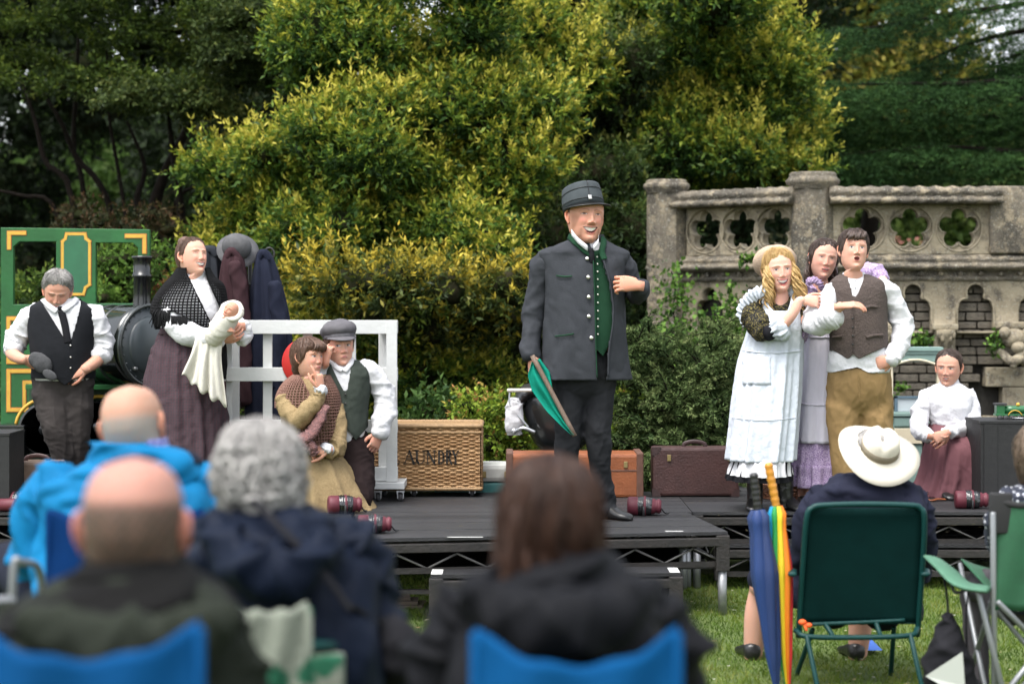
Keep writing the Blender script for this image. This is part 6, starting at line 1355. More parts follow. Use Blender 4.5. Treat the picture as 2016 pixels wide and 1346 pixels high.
# laundry basket
Yb = 12.25; x0, x1 = P(737, 0, Yb)[0], P(945, 0, Yb)[0]; zb, zt = P(0, 963, Yb)[2], P(0, 840, Yb)[2]
t = thing('laundry_basket', 'large rectangular wicker hamper on castors lettered LAUNDRY', 'basket', ((x0 + x1) / 2, Yb + .2, ZD)); D_ = .44
M_wick = mat('wicker', attr=True, rough=.6, spec=.35)
def weave(o, u, v, nrm_, L_, H_, seed):
    r = np.random.default_rng(seed); st = .040; rh = .0125; nu, nv = int(L_ / st * 8), int(H_ / rh * 6); U, W = np.meshgrid(np.linspace(0, L_, nu), np.linspace(0, H_, nv))
    row = (W / rh).astype(int); fr = W / rh - row; edge = sst(0, .02, U) * sst(0, .02, L_ - U)
    d = .0085 * np.sin(np.pi * U / st + np.pi * (row % 2)) * edge + .007 * np.sqrt(np.clip(1 - (2 * fr - 1)**2, 0, 1)) + .004 * (r.random(nv + 60)[row] - .5)
    V = o + u * U[..., None] + v * (W + .002 * np.sin(U * 9 + row))[..., None] + nrm_ * d[..., None]
    tone = r.random(400)[(row * 7 + (U / .33).astype(int) * 3) % 400]; col = np.array((.27, .15, .065)) * (1 - tone[..., None]) + np.array((.40, .245, .12)) * tone[..., None]
    i = np.arange(nv - 1)[:, None] * nu + np.arange(nu - 1)[None, :]
    return V.reshape(-1, 3), np.stack([i, i + 1, i + nu + 1, i + nu], -1).reshape(-1, 4), col.reshape(-1, 3)
X_, Y_, Z_ = np.eye(3)
for nm, (o_, u_, n_, L_) in {'front_panel': ((x0, Yb, zb), X_, -Y_, x1 - x0), 'side_panel': ((x1, Yb, zb), Y_, X_, D_), 'side_panel.001': ((x0, Yb + D_, zb), -Y_, -X_, D_), 'back_panel': ((x1, Yb + D_, zb), -X_, Y_, x1 - x0)}.items():
    V, F, C = weave(np.array(o_), u_, Z_, n_, L_, zt - zb, 5); mk(nm.split('.')[0], (V, F), M_wick, t, col=C)
M_cane = mat('cane', (.33, .20, .09), .6, var=.4, vscale=40)
for z_, r_ in ((zt + .004, .014), (zt - .035, .009), (zb + .004, .012)):
    q = np.array([(x0 - .005, Yb - .006, z_), (x1 + .005, Yb - .006, z_), (x1 + .005, Yb + D_, z_), (x0 - .005, Yb + D_, z_), (x0 - .005, Yb - .006, z_)])
    for a, b in zip(q[:-1], q[1:]):
        n = int(np.linalg.norm(b - a) / .012); u = np.linspace(0, 1, n)[:, None]; mk('rim', tube(a * (1 - u) + b * u, r_ * (1 + .18 * (np.arange(n) % 2)), 8), M_cane, t)
mk('lid', box(x0, x1, Yb, Yb + D_, zt - .01, zt + .004), M_cane, t, smooth=False)
for x in (x0 + .06, x1 - .05, x0 + .25):
    for y in (Yb + .04, Yb + D_ - .05): caster((x, y, ZD), t, .026)
M_ink = mat('black_ink', (.018, .015, .012), .8, var=.3, vscale=30)
def letters():
    H, k, S_ = .082, .012, .005; xs = {'L': 772, 'A': 797, 'U': 821, 'N': 842, 'D': 864.5, 'R': 880, 'Y': 892}; zb_ = P(0, 912, Yb)[2]; g = []
    def st(a, b, w_): pass
    W_ = {'L': [((0, 0), (0, 1), k), ((0, 0), (.55, 0), S_), ((.55, 0), (.55, .22), S_), ((-.15, 1), (.18, 1), S_), ((-.15, 0), (.1, 0), S_)], 'A': [((0, 0), (.36, 1), S_), ((.36, 1), (.72, 0), k), ((.14, .38), (.58, .38), S_), ((-.1, 0), (.12, 0), S_), ((.6, 0), (.86, 0), S_)],
          'U': [((0, 1), (0, .25), k), ((0, .25), (.14, .04), k), ((.14, .04), (.4, .04), S_), ((.4, .04), (.55, .25), S_), ((.55, .25), (.55, 1), S_), ((-.14, 1), (.16, 1), S_), ((.42, 1), (.7, 1), S_)],
          'N': [((0, 0), (0, 1), S_), ((0, 1), (.6, 0), k), ((.6, 0), (.6, 1), S_), ((-.14, 0), (.14, 0), S_), ((.46, 1), (.74, 1), S_), ((-.14, 1), (.06, 1), S_)], 'D': [((0, 0), (0, 1), k), ((0, 1), (.28, 1), S_), ((.28, 1), (.52, .78), S_), ((.52, .78), (.56, .5), k), ((.56, .5), (.52, .22), k), ((.52, .22), (.28, 0), S_), ((.28, 0), (-.1, 0), S_)],
          'R': [((0, 0), (0, 1), k), ((-.1, 1), (.3, 1), S_), ((.3, 1), (.46, .78), k), ((.46, .78), (.3, .5), k), ((.3, .5), (0, .5), S_), ((.22, .5), (.6, 0), k), ((-.12, 0), (.14, 0), S_)], 'Y': [((0, 1), (.3, .48), k), ((.3, .48), (.6, 1), S_), ((.3, .48), (.3, 0), k), ((.16, 0), (.46, 0), S_), ((-.12, 1), (.12, 1), S_), ((.48, 1), (.72, 1), S_)]}
    for ch, px in xs.items():
        ox = P(px, 0, Yb)[0]; m_ = []
        nx = {'D': .62, 'R': .6, 'Y': .62, 'N': .9}.get(ch, 1)
        for a, b, w_ in W_[ch]:
            A_, B_ = np.array((ox + a[0] * H * nx, Yb - .016, zb_ + a[1] * H)), np.array((ox + b[0] * H * nx, Yb - .016, zb_ + b[1] * H)); d = nrm(B_ - A_) * w_ * .4; m_.append(bar(A_ - d, B_ + d, w_, .004))
        o = mk('letter', join(*m_), M_ink, t, smooth=False); o['label'] = 'black painted letter ' + ch
letters()
# coats on a rail
t = thing('coat_stand', 'black iron coat stand with curled arms behind the gate', 'coat stand', (P(500, 0, 12.6)[0], 12.6, ZD)); M_iron = mat('black_iron', (.02, .02, .02), .5)
c = P(490, 0, 12.6)[0]; zr = P(0, 513, 12.6)[2]
mk('pole', tube([(c, 12.66, ZD), (c, 12.66, zr)], .014, 10), M_iron, t); mk('rail', tube([P(405, 516, 12.6), P(460, 513, 12.6), P(536, 514, 12.6)], .012, 10, 16), M_iron, t)
th = np.linspace(-1.9, 3.6, 24); q = P(530, 500, 12.6); mk('hook', tube(np.stack([q[0] + .032 * np.cos(th), np.full(24, 12.6), q[2] + .04 * np.sin(th)], 1), .006, 8), M_iron, t); mk('lower_arm', tube([P(460, 570, 12.62), P(490, 560, 12.64), P(520, 566, 12.62)], .009, 8, 10), M_iron, t)
for k in range(3):
    a = k * 2.09 + .5; mk('foot', tube([(c, 12.66, ZD + .12), (c + .12 * math.cos(a), 12.66 + .12 * math.sin(a), ZD + .05), (c + .2 * math.cos(a), 12.66 + .2 * math.sin(a), ZD + .012)], .011, 8, 10), M_iron, t)
def coat(label, Y, rws, m_, seed, sl=None):
    o = thing('hanging_coat', label, 'coat', P((rws[0][1] + rws[0][2]) / 2, rws[0][0], Y), 'coats hanging on the stand')
    mk('body', rows(Y, rws, 120, 70, 2.0, skirt_fold(5, .014, seed, .5)), m_, o)
    if sl: mk('sleeve', tube([P(a, b, Y - .08) for a, b, _ in sl], [q * Y / FPX for _, _, q in sl], 24, 50, fold=cloth(.012, seed)), m_, o)
    mk('collar', tube([P(rws[1][1] + 3, rws[1][0] + 10, Y - .05), P((rws[0][1] + rws[0][2]) / 2, rws[0][0] + 6, Y - .06), P(rws[1][2] - 3, rws[1][0] + 12, Y - .05)], [(.02, .012)] * 3, 12, 14), m_, o)
coat('navy wool coat hanging nearest the golden bush', 12.5, [(490, 512, 524, .03, .03), (500, 506, 532, .05, .05), (525, 500, 542, .08, .07), (580, 492, 558, .10, .08), (640, 486, 570, .11, .09), (720, 482, 576, .12, .09), (830, 480, 574, .12, .09)], fab('navy_wool', (.014, .017, .032), .25, 20), 3, [(540, 560, 14), (548, 640, 17), (540, 720, 16), (536, 760, 14)])
coat('dark maroon coat with empty sleeve hanging behind the baby', 12.45, [(487, 450, 463, .03, .03), (497, 443, 472, .05, .05), (520, 438, 482, .08, .07), (570, 434, 488, .09, .08), (650, 440, 488, .10, .08), (800, 448, 484, .10, .08)], fab('maroon_wool', (.045, .022, .026), .25, 20), 4, [(462, 520, 13), (474, 580, 15), (480, 680, 15), (482, 790, 13)])
coat('charcoal jacket hanging just behind the laughing woman\'s head', 12.55, [(483, 405, 420, .03, .03), (492, 399, 428, .05, .05), (515, 397, 433, .07, .06), (600, 396, 440, .08, .07), (700, 396, 446, .09, .07)], fab('charcoal_wool', (.030, .033, .040), .25, 20), 5)
t = thing('felt_hat', 'grey felt hat perched on top of the coat stand', 'hat', P(465, 500, 12.5)); M_felt = fab('grey_felt_hat', (.11, .11, .115), .3, 25)
mk('crown', xf(ball((0, 0, 0), (.098, .075, .09), 28, 16), (20, 12, 0), P(466, 486, 12.5)), M_felt, t); mk('brim', xf(lathe([(.08, -.01), (.135, -.004), (.138, .004), (.08, .008)], 32), (52, 18, 0), P(468, 494, 12.53)), M_felt, t)
# suitcases
def case(label, x0, x1, y0, y1, Y, d, m_, mc, rot=0, corners=True, handle='top', lid=None, name='suitcase', latches=True, b=.018):
    A_, B_ = P(x0, y1, Y), P(x1, y0, Y); z0, z1 = A_[2], B_[2]; cx = (A_[0] + B_[0]) / 2; w2 = (B_[0] - A_[0]) / 2
    t = thing(name, label, 'suitcase', (cx, Y + d / 2, z0), 'luggage along the back of the stage'); X = lambda g: xf(g, (0, 0, rot), about=(cx, Y + d / 2, 0))
    mk('shell', X(box(cx - w2, cx + w2, Y, Y + d, z0, z1, b)), m_, t, smooth=False)
    if lid: zl = P(0, lid, Y)[2]; mk('seam', X(box(cx - w2 - .003, cx + w2 + .003, Y - .003, Y + d + .003, zl - .005, zl + .005, .002)), mc, t, smooth=False)
    if corners:
        for sx in (-1, 1):
            for sz in (z0, z1):
                s1 = 1 if sz == z0 else -1; q = np.array((cx + sx * w2, Y, sz)); V = np.array([q + (sx * .003, -.003, -s1 * .003), q + (-sx * .055, -.003, -s1 * .003), q + (-sx * .03, -.003, s1 * .035), q + (sx * .003, -.003, s1 * .05), q + (sx * .003, .05, -s1 * .003), q + (-sx * .055, .05, -s1 * .003), q + (sx * .003, .05, s1 * .05)])
                mk('corner', X((V, [[0, 1, 2, 3], [0, 4, 5, 1], [0, 3, 6, 4]])), mc, t, smooth=False)
    if handle == 'top':
        mk('handle', X(tube([(cx - .07, Y + d / 2, z1 - .005), (cx - .06, Y + d / 2, z1 + .02), (cx, Y + d / 2, z1 + .032), (cx + .06, Y + d / 2, z1 + .02), (cx + .07, Y + d / 2, z1 - .005)], [(.006, .014)] * 5, 10, 24)), mc, t)
    if handle == 'side':
        for sx in (-1, 1): mk('end_strap', X(box(cx + sx * w2 - .022, cx + sx * w2 + .022, Y - .008, Y + d + .008, z0 - .0, z1 + .010, .008)), mc, t, smooth=False)
    if latches:
        for sx in (-.62, .78): mk('latch', X(box(cx + sx * w2 - .012, cx + sx * w2 + .012, Y - .010, Y + .002, z1 - .085, z1 - .045, .003)), mat('brass', (.35, .27, .12), .4, metal=.8), t, smooth=False)
    return t
M_tanl = mat('tan_leather', (.27, .085, .030), .42, var=.3, vscale=7, bump=.12, bscale=60); M_tand = mat('worn_tan_edge', (.12, .055, .035), .55, var=.35, vscale=20); M_dkl = mat('dark_brown_leather', (.060, .026, .023), .45, var=.35, vscale=8, bump=.2, bscale=70); M_dkd = mat('dark_edge', (.035, .017, .016), .5)
case('large orange tan leather trunk behind the tall man\'s legs', 1003, 1260, 894, 979, 12.2, .34, M_tanl, M_tand, handle='side', lid=926, name='trunk', corners=False)
case('dark brown leather suitcase standing beside the blonde woman', 1285, 1455, 881, 976, 12.25, .2, M_dkl, M_dkd, rot=0)
case('pale silver case lying on the teal case', 942, 1003, 914, 949, 12.55, .3, mat('silver_case', (.52, .53, .50), .4, var=.2, vscale=15), mat('chrome', (.7, .7, .7), .2, metal=1), handle=None, b=.03, corners=False)
case('teal painted case under the silver case', 855, 1003, 949, 978, 12.56, .3, mat('teal_paint', (.045, .20, .20), .5, var=.25, vscale=9), M_dkd, handle=None, corners=False, latches=False)
case('scuffed tan brown suitcase behind the man in the blue jacket', 14, 116, 909, 986, 11.8, .2, mat('scuffed_tan', (.13, .085, .06), .6, var=.35, vscale=9), M_dkl)
# pram
t = thing('pram', 'black old fashioned pram with a white cloth over its handle end', 'pram', (P(1050, 0, 13.1)[0], 13.1, 0)); Yp = 13.1
mk('tub', rows(Yp, [(772, 1030, 1180, .20, .2), (790, 1024, 1185, .22, .22), (830, 1032, 1180, .22, .22), (865, 1048, 1160, .2, .2), (885, 1065, 1140, .16, .16)], 40, 30, 2.8), M_gloss, t); mk('hood', tube([P(1020, 800, Yp), P(1030, 778, Yp), P(1048, 768, Yp), P(1070, 772, Yp)], [(.03, .2), (.05, .21), (.05, .21), (.03, .2)], 24, 24, fold=cloth(.010, 3, f=2)), mat('black_vinyl', (.02, .02, .022), .35, bump=.2, bscale=30), t)
mk('handle', tube([P(1000, 768, Yp - .22), P(1045, 768, Yp - .22)], .012, 10, 6), mat('ivory', (.6, .57, .5), .4), t)
for dy in (-.22, .22): mk('handle_stay', tube([P(1003, 768, Yp + dy * .95), P(1006, 800, Yp + dy), P(1040, 840, Yp + dy)], .006, 8, 12), M_zinc, t)
mk('cloth', rows(Yp - .16, [(783, 1003, 1022, .06, .06), (800, 996, 1030, .07, .08), (840, 994, 1030, .06, .08), (856, 1000, 1024, .03, .05)], 40, 30, fold=cloth(.012, 5)), M_white, t)
for cx_ in (1040, 1165):
    for dy in (-.2, .2):
        q = P(cx_, 872, Yp + dy); q[2] = .30; th = np.linspace(0, 2 * np.pi, 41); w_ = mk('wheel', tube(np.stack([q[0] + .29 * np.cos(th), np.full(41, q[1]), q[2] + .29 * np.sin(th)], 1), .010, 8, cap=False, rnd=False), M_rubber, t)
        for k in range(12): a = k / 12 * 6.283; mk('spoke', tube([q, q + np.array((math.cos(a), 0, math.sin(a))) * .285], .002, 4, rnd=False), M_zinc, w_)
mk('spring', tube([P(1012, 850, Yp - .2), P(1030, 842, Yp - .22), P(1052, 850, Yp - .22)], .012, 8, 14), M_zinc, t); mk('hub', ball(P(1012, 848, Yp - .21), .022, 12, 8), M_zinc, t)
# footlights wrapped in plastic
M_burg = mat('burgundy_paint', (.105, .014, .026), .6, var=.25, vscale=14); M_wrap = mat('black_plastic_wrap', (.010, .0105, .012), .15, spec=.8, bump=.6, bscale=28)
def lamp(label, px, py, Y, rot=0, s=1.0, z=ZD, rear=False):
    q = P(px, py, Y); q[2] = z + .052 * s; t = thing('stage_light', label, 'stage light', (q[0], q[1], z), 'burgundy stage lights along the stage front')
    X = lambda g: (xf((g[0] * s, g[1]), (0, 0, rot))[0] + q, g[1])
    mk('barrel', X(lathe([(.001, -.095), (.040, -.097), (.052, -.092), (.0545, -.08), (.0545, -.035), (.049, -.03), (.049, .035), (.044, .04), (.044, .062), (.038, .066), (.038, .076), (.043, .08), (.043, .09), (.036, .094), (.036, .100), (.001, .100)], 28, axis='x')), M_burg, t)
    mk('plastic_wrap', X(tube([(-.035, 0, 0), (-.01, 0, .001), (.02, 0, 0), (.045, 0, -.002)], [.054, .056, .054, .050], 28, 30, rnd=False, fold=cloth(.005, 7, f=2))), M_wrap, t)
    mk('tape_band', X(tube([(-.002, 0, 0), (.012, 0, 0)], .058, 24, rnd=False)), M_burg, t)
    mk('yoke', X(tube([(0, -.058, 0), (0, -.06, -.046), (0, .06, -.046), (0, .058, 0)], .006, 8)), M_rubber, t); mk('second_barrel', X(lathe([(.001, -.05), (.036, -.05), (.038, -.04), (.036, .06), (.026, .07), (.001, .07)], 24, (0, .095, -.012), 'x')), M_burg, t)
    mk('cable', X(tube([(.09, 0, 0), (.12, .03, -.04), (.14, .08, -.046)], .005, 6, 12)), M_rubber, t)
lamp('burgundy stage light on the front deck right of the black shoe', 1268, 1000, 11.22, -6); lamp('burgundy stage light in front of the kneeling woman', 678, 1000, 11.30, 12); lamp('burgundy stage light at the left corner of the front deck', 737, 1045, 10.36, 5, .92)
lamp('burgundy stage light at the left end beside the scuffed suitcase', 30, 1000, 11.5, 170); lamp('burgundy stage light right of the seated woman by the black box', 1912, 988, 11.58, -4)
# black boxes and model engine
def blackbox(label, x0, x1, y0, Y, d):
    A_, B_ = P(x0, y0, Y), P(x1, y0, Y); t = thing('black_box', label, 'box', ((A_[0] + B_[0]) / 2, Y, ZD)); m_ = mat('scuffed_black_paint', (.007, .007, .008), .65, col2=(.012, .012, .013), vscale=12, bump=.1, bscale=30)
    mk('front', box(A_[0], B_[0], Y, Y + .018, ZD + .001, A_[2]), m_, t, smooth=False); mk('side', box(A_[0], A_[0] + .018, Y + .019, Y + d, ZD + .001, A_[2]), m_, t, smooth=False); mk('side', box(B_[0] - .018, B_[0], Y + .019, Y + d, ZD + .001, A_[2]), m_, t, smooth=False)
    mk('top', box(A_[0] - .004, B_[0] + .004, Y - .004, Y + d, A_[2] + .001, A_[2] + .018, .002), m_, t, smooth=False); mk('corner_post', box(A_[0] + .019, A_[0] + .1, Y - .008, Y - .001, ZD + .002, A_[2] - .001), m_, t, smooth=False)
blackbox('black painted plinth carrying the model engine at the right edge', 1931, 2090, 834, 11.85, .4); blackbox('black painted box at the left edge of the stage', -70, 18, 858, 11.45, .35)
t = thing('model_engine', 'small green model steam engine on the black plinth', 'model train', P(1990, 828, 12.0)); M_mg = mat('model_green', (.012, .10, .032), .3, spec=.6); Yt = 12.0; K = lambda x, y: P(x, y, Yt)
mk('cab', box(K(1960, 0)[0], K(1976, 0)[0], Yt - .03, Yt + .03, K(0, 815)[2], K(0, 797)[2], .003), M_mg, t, smooth=False); mk('cab_roof', box(K(1957, 0)[0], K(1980, 0)[0], Yt - .035, Yt + .035, K(0, 797)[2], K(0, 793)[2], .002), M_rubber, t, smooth=False)
mk('boiler', tube([K(1976, 806), K(2060, 806)], .024, 20, 6, rnd=False), M_mg, t); mk('footplate', box(K(1958, 0)[0], K(2065, 0)[0], Yt - .034, Yt + .034, K(0, 818)[2], K(0, 814)[2], .002), M_mg, t, smooth=False); mk('dome', lathe([(.012, 0), (.012, .012), (.008, .02), (.001, .022)], 14, K(2004, 799)), M_gold, t); mk('chimney', lathe([(.009, 0), (.008, .03), (.011, .034), (.001, .034)], 14, K(2046, 799)), M_gloss, t)
for i, x in enumerate((1966, 1978, 1990, 2004, 2018, 2034, 2050)): mk('wheel', lathe([(.001, -.006), (.017, -.006), (.018, .006), (.001, .006)], 18, K(x, 822) + (0, -.03, 0), 'y'), M_rubber, t)
mk('splasher', tube([K(1982, 816) + (0, -.036, 0), K(1988, 809) + (0, -.036, 0), K(1996, 807) + (0, -.036, 0), K(2004, 810) + (0, -.036, 0), K(2009, 816) + (0, -.036, 0)], .003, 6, 14), M_gold, t); mk('coupling_rod', bar(K(1990, 822) + (0, -.04, 0), K(2034, 822) + (0, -.04, 0), .004, .004), M_zinc, t); mk('track', box(K(1952, 0)[0], K(2070, 0)[0], Yt - .04, Yt + .04, K(0, 832)[2], K(0, 829)[2]), M_rubber, t, smooth=False)
# pale green dresser
Yd = 13.05; t = thing('dresser', 'pale green painted dresser with cream edged crown behind the seated woman', 'dresser', (P(1800, 0, Yd)[0], Yd, ZD)); M_sage = mat('sage_paint', (.20, .30, .27), .5, var=.15, vscale=8); M_crm = mat('cream_paint', (.62, .55, .40), .5, var=.1, vscale=10); D = lambda x, y: P(x, y, Yd)
a, b = D(1752, 0)[0], D(1852, 0)[0]
for y0, y1, ex, dp in ((683, 691, .012, .03), (691, 697, .006, .02), (697, 712, 0, .01)): mk('crown_moulding', box(a - ex, b + ex, Yd - dp, Yd + .1, D(0, y1)[2] + .0005, D(0, y0)[2], .003), M_sage, t, smooth=False)
mk('apron_edge', tube([(x, Yd - .012, z) for x, z in zip(np.linspace(a, b, 9), [D(0, y)[2] for y in (716, 716, 712, 709, 708, 709, 712, 716, 716)])], .009, 8, 30), M_crm, t)
for x in (a + .006, b - .012): mk('side_post', box(x - .01, x + .016, Yd, Yd + .05, D(0, 812)[2], D(0, 712)[2] + .001, .003), M_crm, t, smooth=False)
mk('counter', box(a - .01, b + .01, Yd - .06, Yd + .22, D(0, 818)[2], D(0, 811)[2], .003), M_sage, t, smooth=False); mk('cabinet', box(a, b, Yd - .04, Yd + .2, ZD, D(0, 818)[2] - .001, .004), M_sage, t, smooth=False); mk('drawer_front', box(a + .02, b - .02, Yd - .052, Yd - .041, D(0, 872)[2], D(0, 842)[2], .003), M_crm, t, smooth=False); mk('drawer_front', box(a + .02, b - .02, Yd - .052, Yd - .041, D(0, 838)[2], D(0, 822)[2], .003), M_sage, t, smooth=False)
t = thing('grey_tray', 'pale grey tray with blue rim leaning upright on the green dresser', 'tray', D(1795, 811)); mk('panel', box(D(1768, 0)[0], D(1822, 0)[0], Yd + .02, Yd + .03, D(0, 810)[2], D(0, 784)[2], .002), mat('pale_grey', (.42, .46, .49), .5), t, smooth=False)
mk('rim', join(box(D(1762, 0)[0], D(1768, 0)[0] - .0005, Yd + .01, Yd + .035, D(0, 810)[2], D(0, 780)[2]), box(D(1762, 0)[0], D(1828, 0)[0], Yd + .01, Yd + .035, D(0, 784)[2] + .0005, D(0, 780)[2] + .001), box(D(1822, 0)[0] + .0005, D(1828, 0)[0], Yd + .01, Yd + .035, D(0, 810)[2], D(0, 780)[2])), mat('slate_blue', (.09, .14, .18), .5), t, smooth=False)
# small wicker basket behind the girls' feet and a strap on the floor
Yk = 12.2; t = thing('wicker_basket', 'low brown wicker basket behind the blonde woman\'s boots', 'basket', (P(1545, 0, Yk)[0], Yk, ZD)); M_wk = mat('brown_wicker', (.20, .075, .03), .6, var=.5, vscale=30); c = P(1545, 0, Yk); th = np.linspace(0, 2 * np.pi, 61)
for j in range(8):
    rr = .15 + .010 * j; q = np.stack([c[0] + rr * np.cos(th), Yk + rr * .7 * np.sin(th), np.full(61, ZD + .01 + j * .012)], 1); q += (nrm(np.stack([np.cos(th), np.sin(th), 0 * th], 1)) * (.004 * np.sin(th * 15 + j * 3.14))[:, None]); mk('cane_ring', tube(q, .006, 6, cap=False, rnd=False), M_wk, t)
mk('base', xf(lathe([(.001, 0), (.15, 0), (.15, .006), (.001, .006)], 24), loc=(c[0], Yk, ZD + .001), sc=1), M_wk, t)
for k in range(20): a = k / 20 * 6.283; mk('stake', tube([(c[0] + .15 * math.cos(a), Yk + .105 * math.sin(a), ZD + .005), (c[0] + .222 * math.cos(a), Yk + .156 * math.sin(a), ZD + .105)], .004, 5, rnd=False), M_wk, t)
t = thing('leather_strap', 'brown leather strap coiled on the stage beside the mauve skirt', 'strap', (P(1825, 0, 12.0)[0], 12.0, ZD)); q = lambda x, z, d=0: (P(x, 0, 12.0)[0], 12.0 + d, ZD + z)
mk('band', tube([q(1788, .008), q(1804, .015, -.05), q(1818, .02, .02), q(1830, .008, -.04), q(1845, .012), q(1862, .008, .02)], [(.006, .012)] * 6, 8, 30), M_tanl, t); mk('buckle_loop', tube([q(1818, .012), q(1822, .04), q(1826, .055), q(1824, .03)], .007, 8, 14), M_tanl, t)
# ---------------------------------------------------------------- audience in the foreground, seen from behind
M_tube = mat('grey_steel_tube', (.22, .23, .24), .4, metal=.5); M_tubeg = mat('green_steel_tube', (.003, .036, .034), .45, spec=.25); M_dtube = mat('dark_tube', (.05, .055, .06), .4)
def camp_chair(label, xl, xr, yt, yb, Y, m_, sag=.05, mt=None, arms=True, depth=.5, trim=None):
    """folding chair: xl, xr, yt, yb picture box of the backrest at distance Y; the seat lies beyond it"""
    mt = mt or M_tube; a, b = P(xl, yt, Y), P(xr, yt, Y); zb = max(P(0, yb, Y)[2], .30); w_ = b[0] - a[0]
    t = thing('camping_chair', label, 'chair', ((a[0] + b[0]) / 2, Y, 0), 'folding chairs of the audience')
    u = np.linspace(0, 1, 22); zt = a[2]; rg = []
    for v in np.linspace(0, 1, 16):
        sg = sag * 4 * u * (1 - u); z = (zt - sg) * (1 - v) + zb * v; rg.append(np.stack([a[0] + w_ * u, Y - .03 * 4 * u * (1 - u) * (1 - .3 * v) + .006 * np.sin(u * 14 + v * 5), z + .004 * np.sin(u * 21)], 1))
    solid(mk('backrest', loft(np.array(rg), False, False), m_, t), .006)
    if trim is not None:
        e = rg[0] + (0, -.004, -.012); mk('back_binding', tube(e, [(.012, .005)] * len(e), 8), trim, t)
    rg = [np.stack([a[0] + w_ * u, np.full(22, Y + .08 + depth * v), zb + .06 + .06 * v - .05 * 4 * u * (1 - u)], 1) for v in np.linspace(0, 1, 10)]; solid(mk('seat', loft(np.array(rg), False, False), m_, t), .006)
    for x in (a[0], b[0]):
        mk('back_post', tube([(x, Y + .02, zb - .28 if zb > .3 else .02), (x, Y + .005, zt - .012)], .009, 10), m_, t); mk('leg', tube([(x, Y + .02, .02), (x, Y + .08 + depth, zb + .1)], .010, 10), mt, t); mk('leg', tube([(x, Y + .05 + depth, .02), (x, Y + .02, zb + .05)], .010, 10), mt, t)
        if arms: mk('armrest', box(x - .035, x + .035, Y - .01, Y + depth, zb + .22, zb + .235, .006), m_, t, smooth=False); mk('arm_post', tube([(x, Y + depth, zb + .08), (x, Y + depth - .02, zb + .22)], .009, 8), mt, t)
    mk('cross_leg', tube([(a[0], Y + .06, .03), (b[0], Y + .06, zb + .02)], .009, 8), mt, t); mk('cross_leg', tube([(b[0], Y + .075, .03), (a[0], Y + .075, zb + .02)], .009, 8), mt, t)
    return t
def shell_mat(name, c, rough=.45, b=.5, bs=7): return mat(name, c, rough + .25, var=.3, vscale=5, bump=b, bscale=bs, spec=.12)
def seated_lower(p, px, ybelt, Y, m_, spread=70, hip=.46):
    """thighs and shins beyond the hips, facing the stage"""
    c = (px - CX) * Y / FPX
    for k in (-1, 1):
        g = tube([(c + k * .09, Y + .02, hip + .02), (c + k * .12, Y + .25, hip + .04), (c + k * .14, Y + .47, hip + .02), (c + k * .14, Y + .50, .3), (c + k * .14, Y + .48, .06)], [.085, .08, .065, .055, .05], 18, 40, fold=cloth(.008, 3)); p.put('trouser_leg', g, m_); p.flesh((g[0] * 1.0, g[1])) if False else None
        p.put('shoe', shoe(np.array((c + k * .15, Y + .66, .003)), np.array((c + k * .14, Y + .42, .003)), .1, .09, None), M_leather_b)
def fringe_of(col, top=.045, amt=.9):
    def f(X, Y, Z):
        m_ = sst(top + .012, top - .02, Z - .25 * np.clip(-Y, 0, .1)) * sst(-.115, -.085, Z) * sst(-.055, -.03, Y) * amt
        m_ = m_ * (.75 + .25 * np.sin(X * 400) * np.sin(Z * 300 + X * 90)); return np.clip(m_, 0, 1), col
    return f
M_navytr = fab('navy_trousers', (.012, .015, .028), .3, 9)
# --- man in bright blue jacket
p = Person('bald man in bright blue waterproof jacket seated in the audience', 262, 5.43, 0, skin=(.40, .23, .165))
p.head(262, 843, 0, sc=1.05, yaw=172, pitch=6, roll=8, face=False, fringe=fringe_of((.27, .245, .22), .028, 1.25))
R1 = [(884, 222, 330, .07, .08), (898, 190, 360, .11, .11), (920, 140, 385, .14, .13), (960, 100, 410, .17, .15), (1040, 72, 428, .19, .16), (1130, 66, 430, .2, .17), (1290, 70, 430, .2, .18)]
p.core([(890, 240, 310, .05, .06), (960, 160, 360, .1, .1), (1280, 160, 360, .1, .1)])
M_cyan = shell_mat('cyan_shell', (.003, .15, .34)); p.put('jacket', rows(5.43, R1, 110, 90, 2.4, spread_fold([.010, .007, .005, .004], [2, 3, 5, 8], [2.1, -3.3, 1.2, 4.4], 3)), M_cyan)
p.put('shirt_collar', rows(5.43, [(862, 222, 328, .075, .075), (884, 212, 336, .08, .085)], 40, 8), patmat('blue_check', (.20, .22, .42), (.05, .06, .2), 'plaid', 60, .4)); p.put('jacket_lining', rows(5.43, [(880, 205, 350, .09, .09), (893, 180, 385, .11, .1), (910, 170, 400, .12, .1)], 40, 8), M_navytr)
p.put('stand_collar', rows(5.43, [(868, 188, 300, .11, .02, -.03), (890, 180, 372, .12, .05, -.02), (925, 165, 400, .13, .08), (950, 170, 395, .12, .08)], 80, 24, 2.4, spread_fold([.006, .005], [3, 5], [1, 2], 5)), M_cyan)
p.sleeve('sleeve', [(125, 945, 0, 50), (92, 990, .02, 60), (72, 1060, .05, 58), (80, 1130, .15, 52), (110, 1170, .35, 44)], M_cyan, 3, .022); p.sleeve('sleeve', [(385, 940, 0, 45), (408, 990, .02, 50), (420, 1060, .05, 48), (410, 1130, .2, 44), (380, 1160, .38, 38)], M_cyan, 4, .02)
p.hand(115, 1172, .36, (.3, 1, 0), (0, 0, -1), curl=(20, 30, 20)); p.hand(378, 1162, .4, (-.3, 1, 0), (0, 0, -1), curl=(20, 30, 20), side=-1)
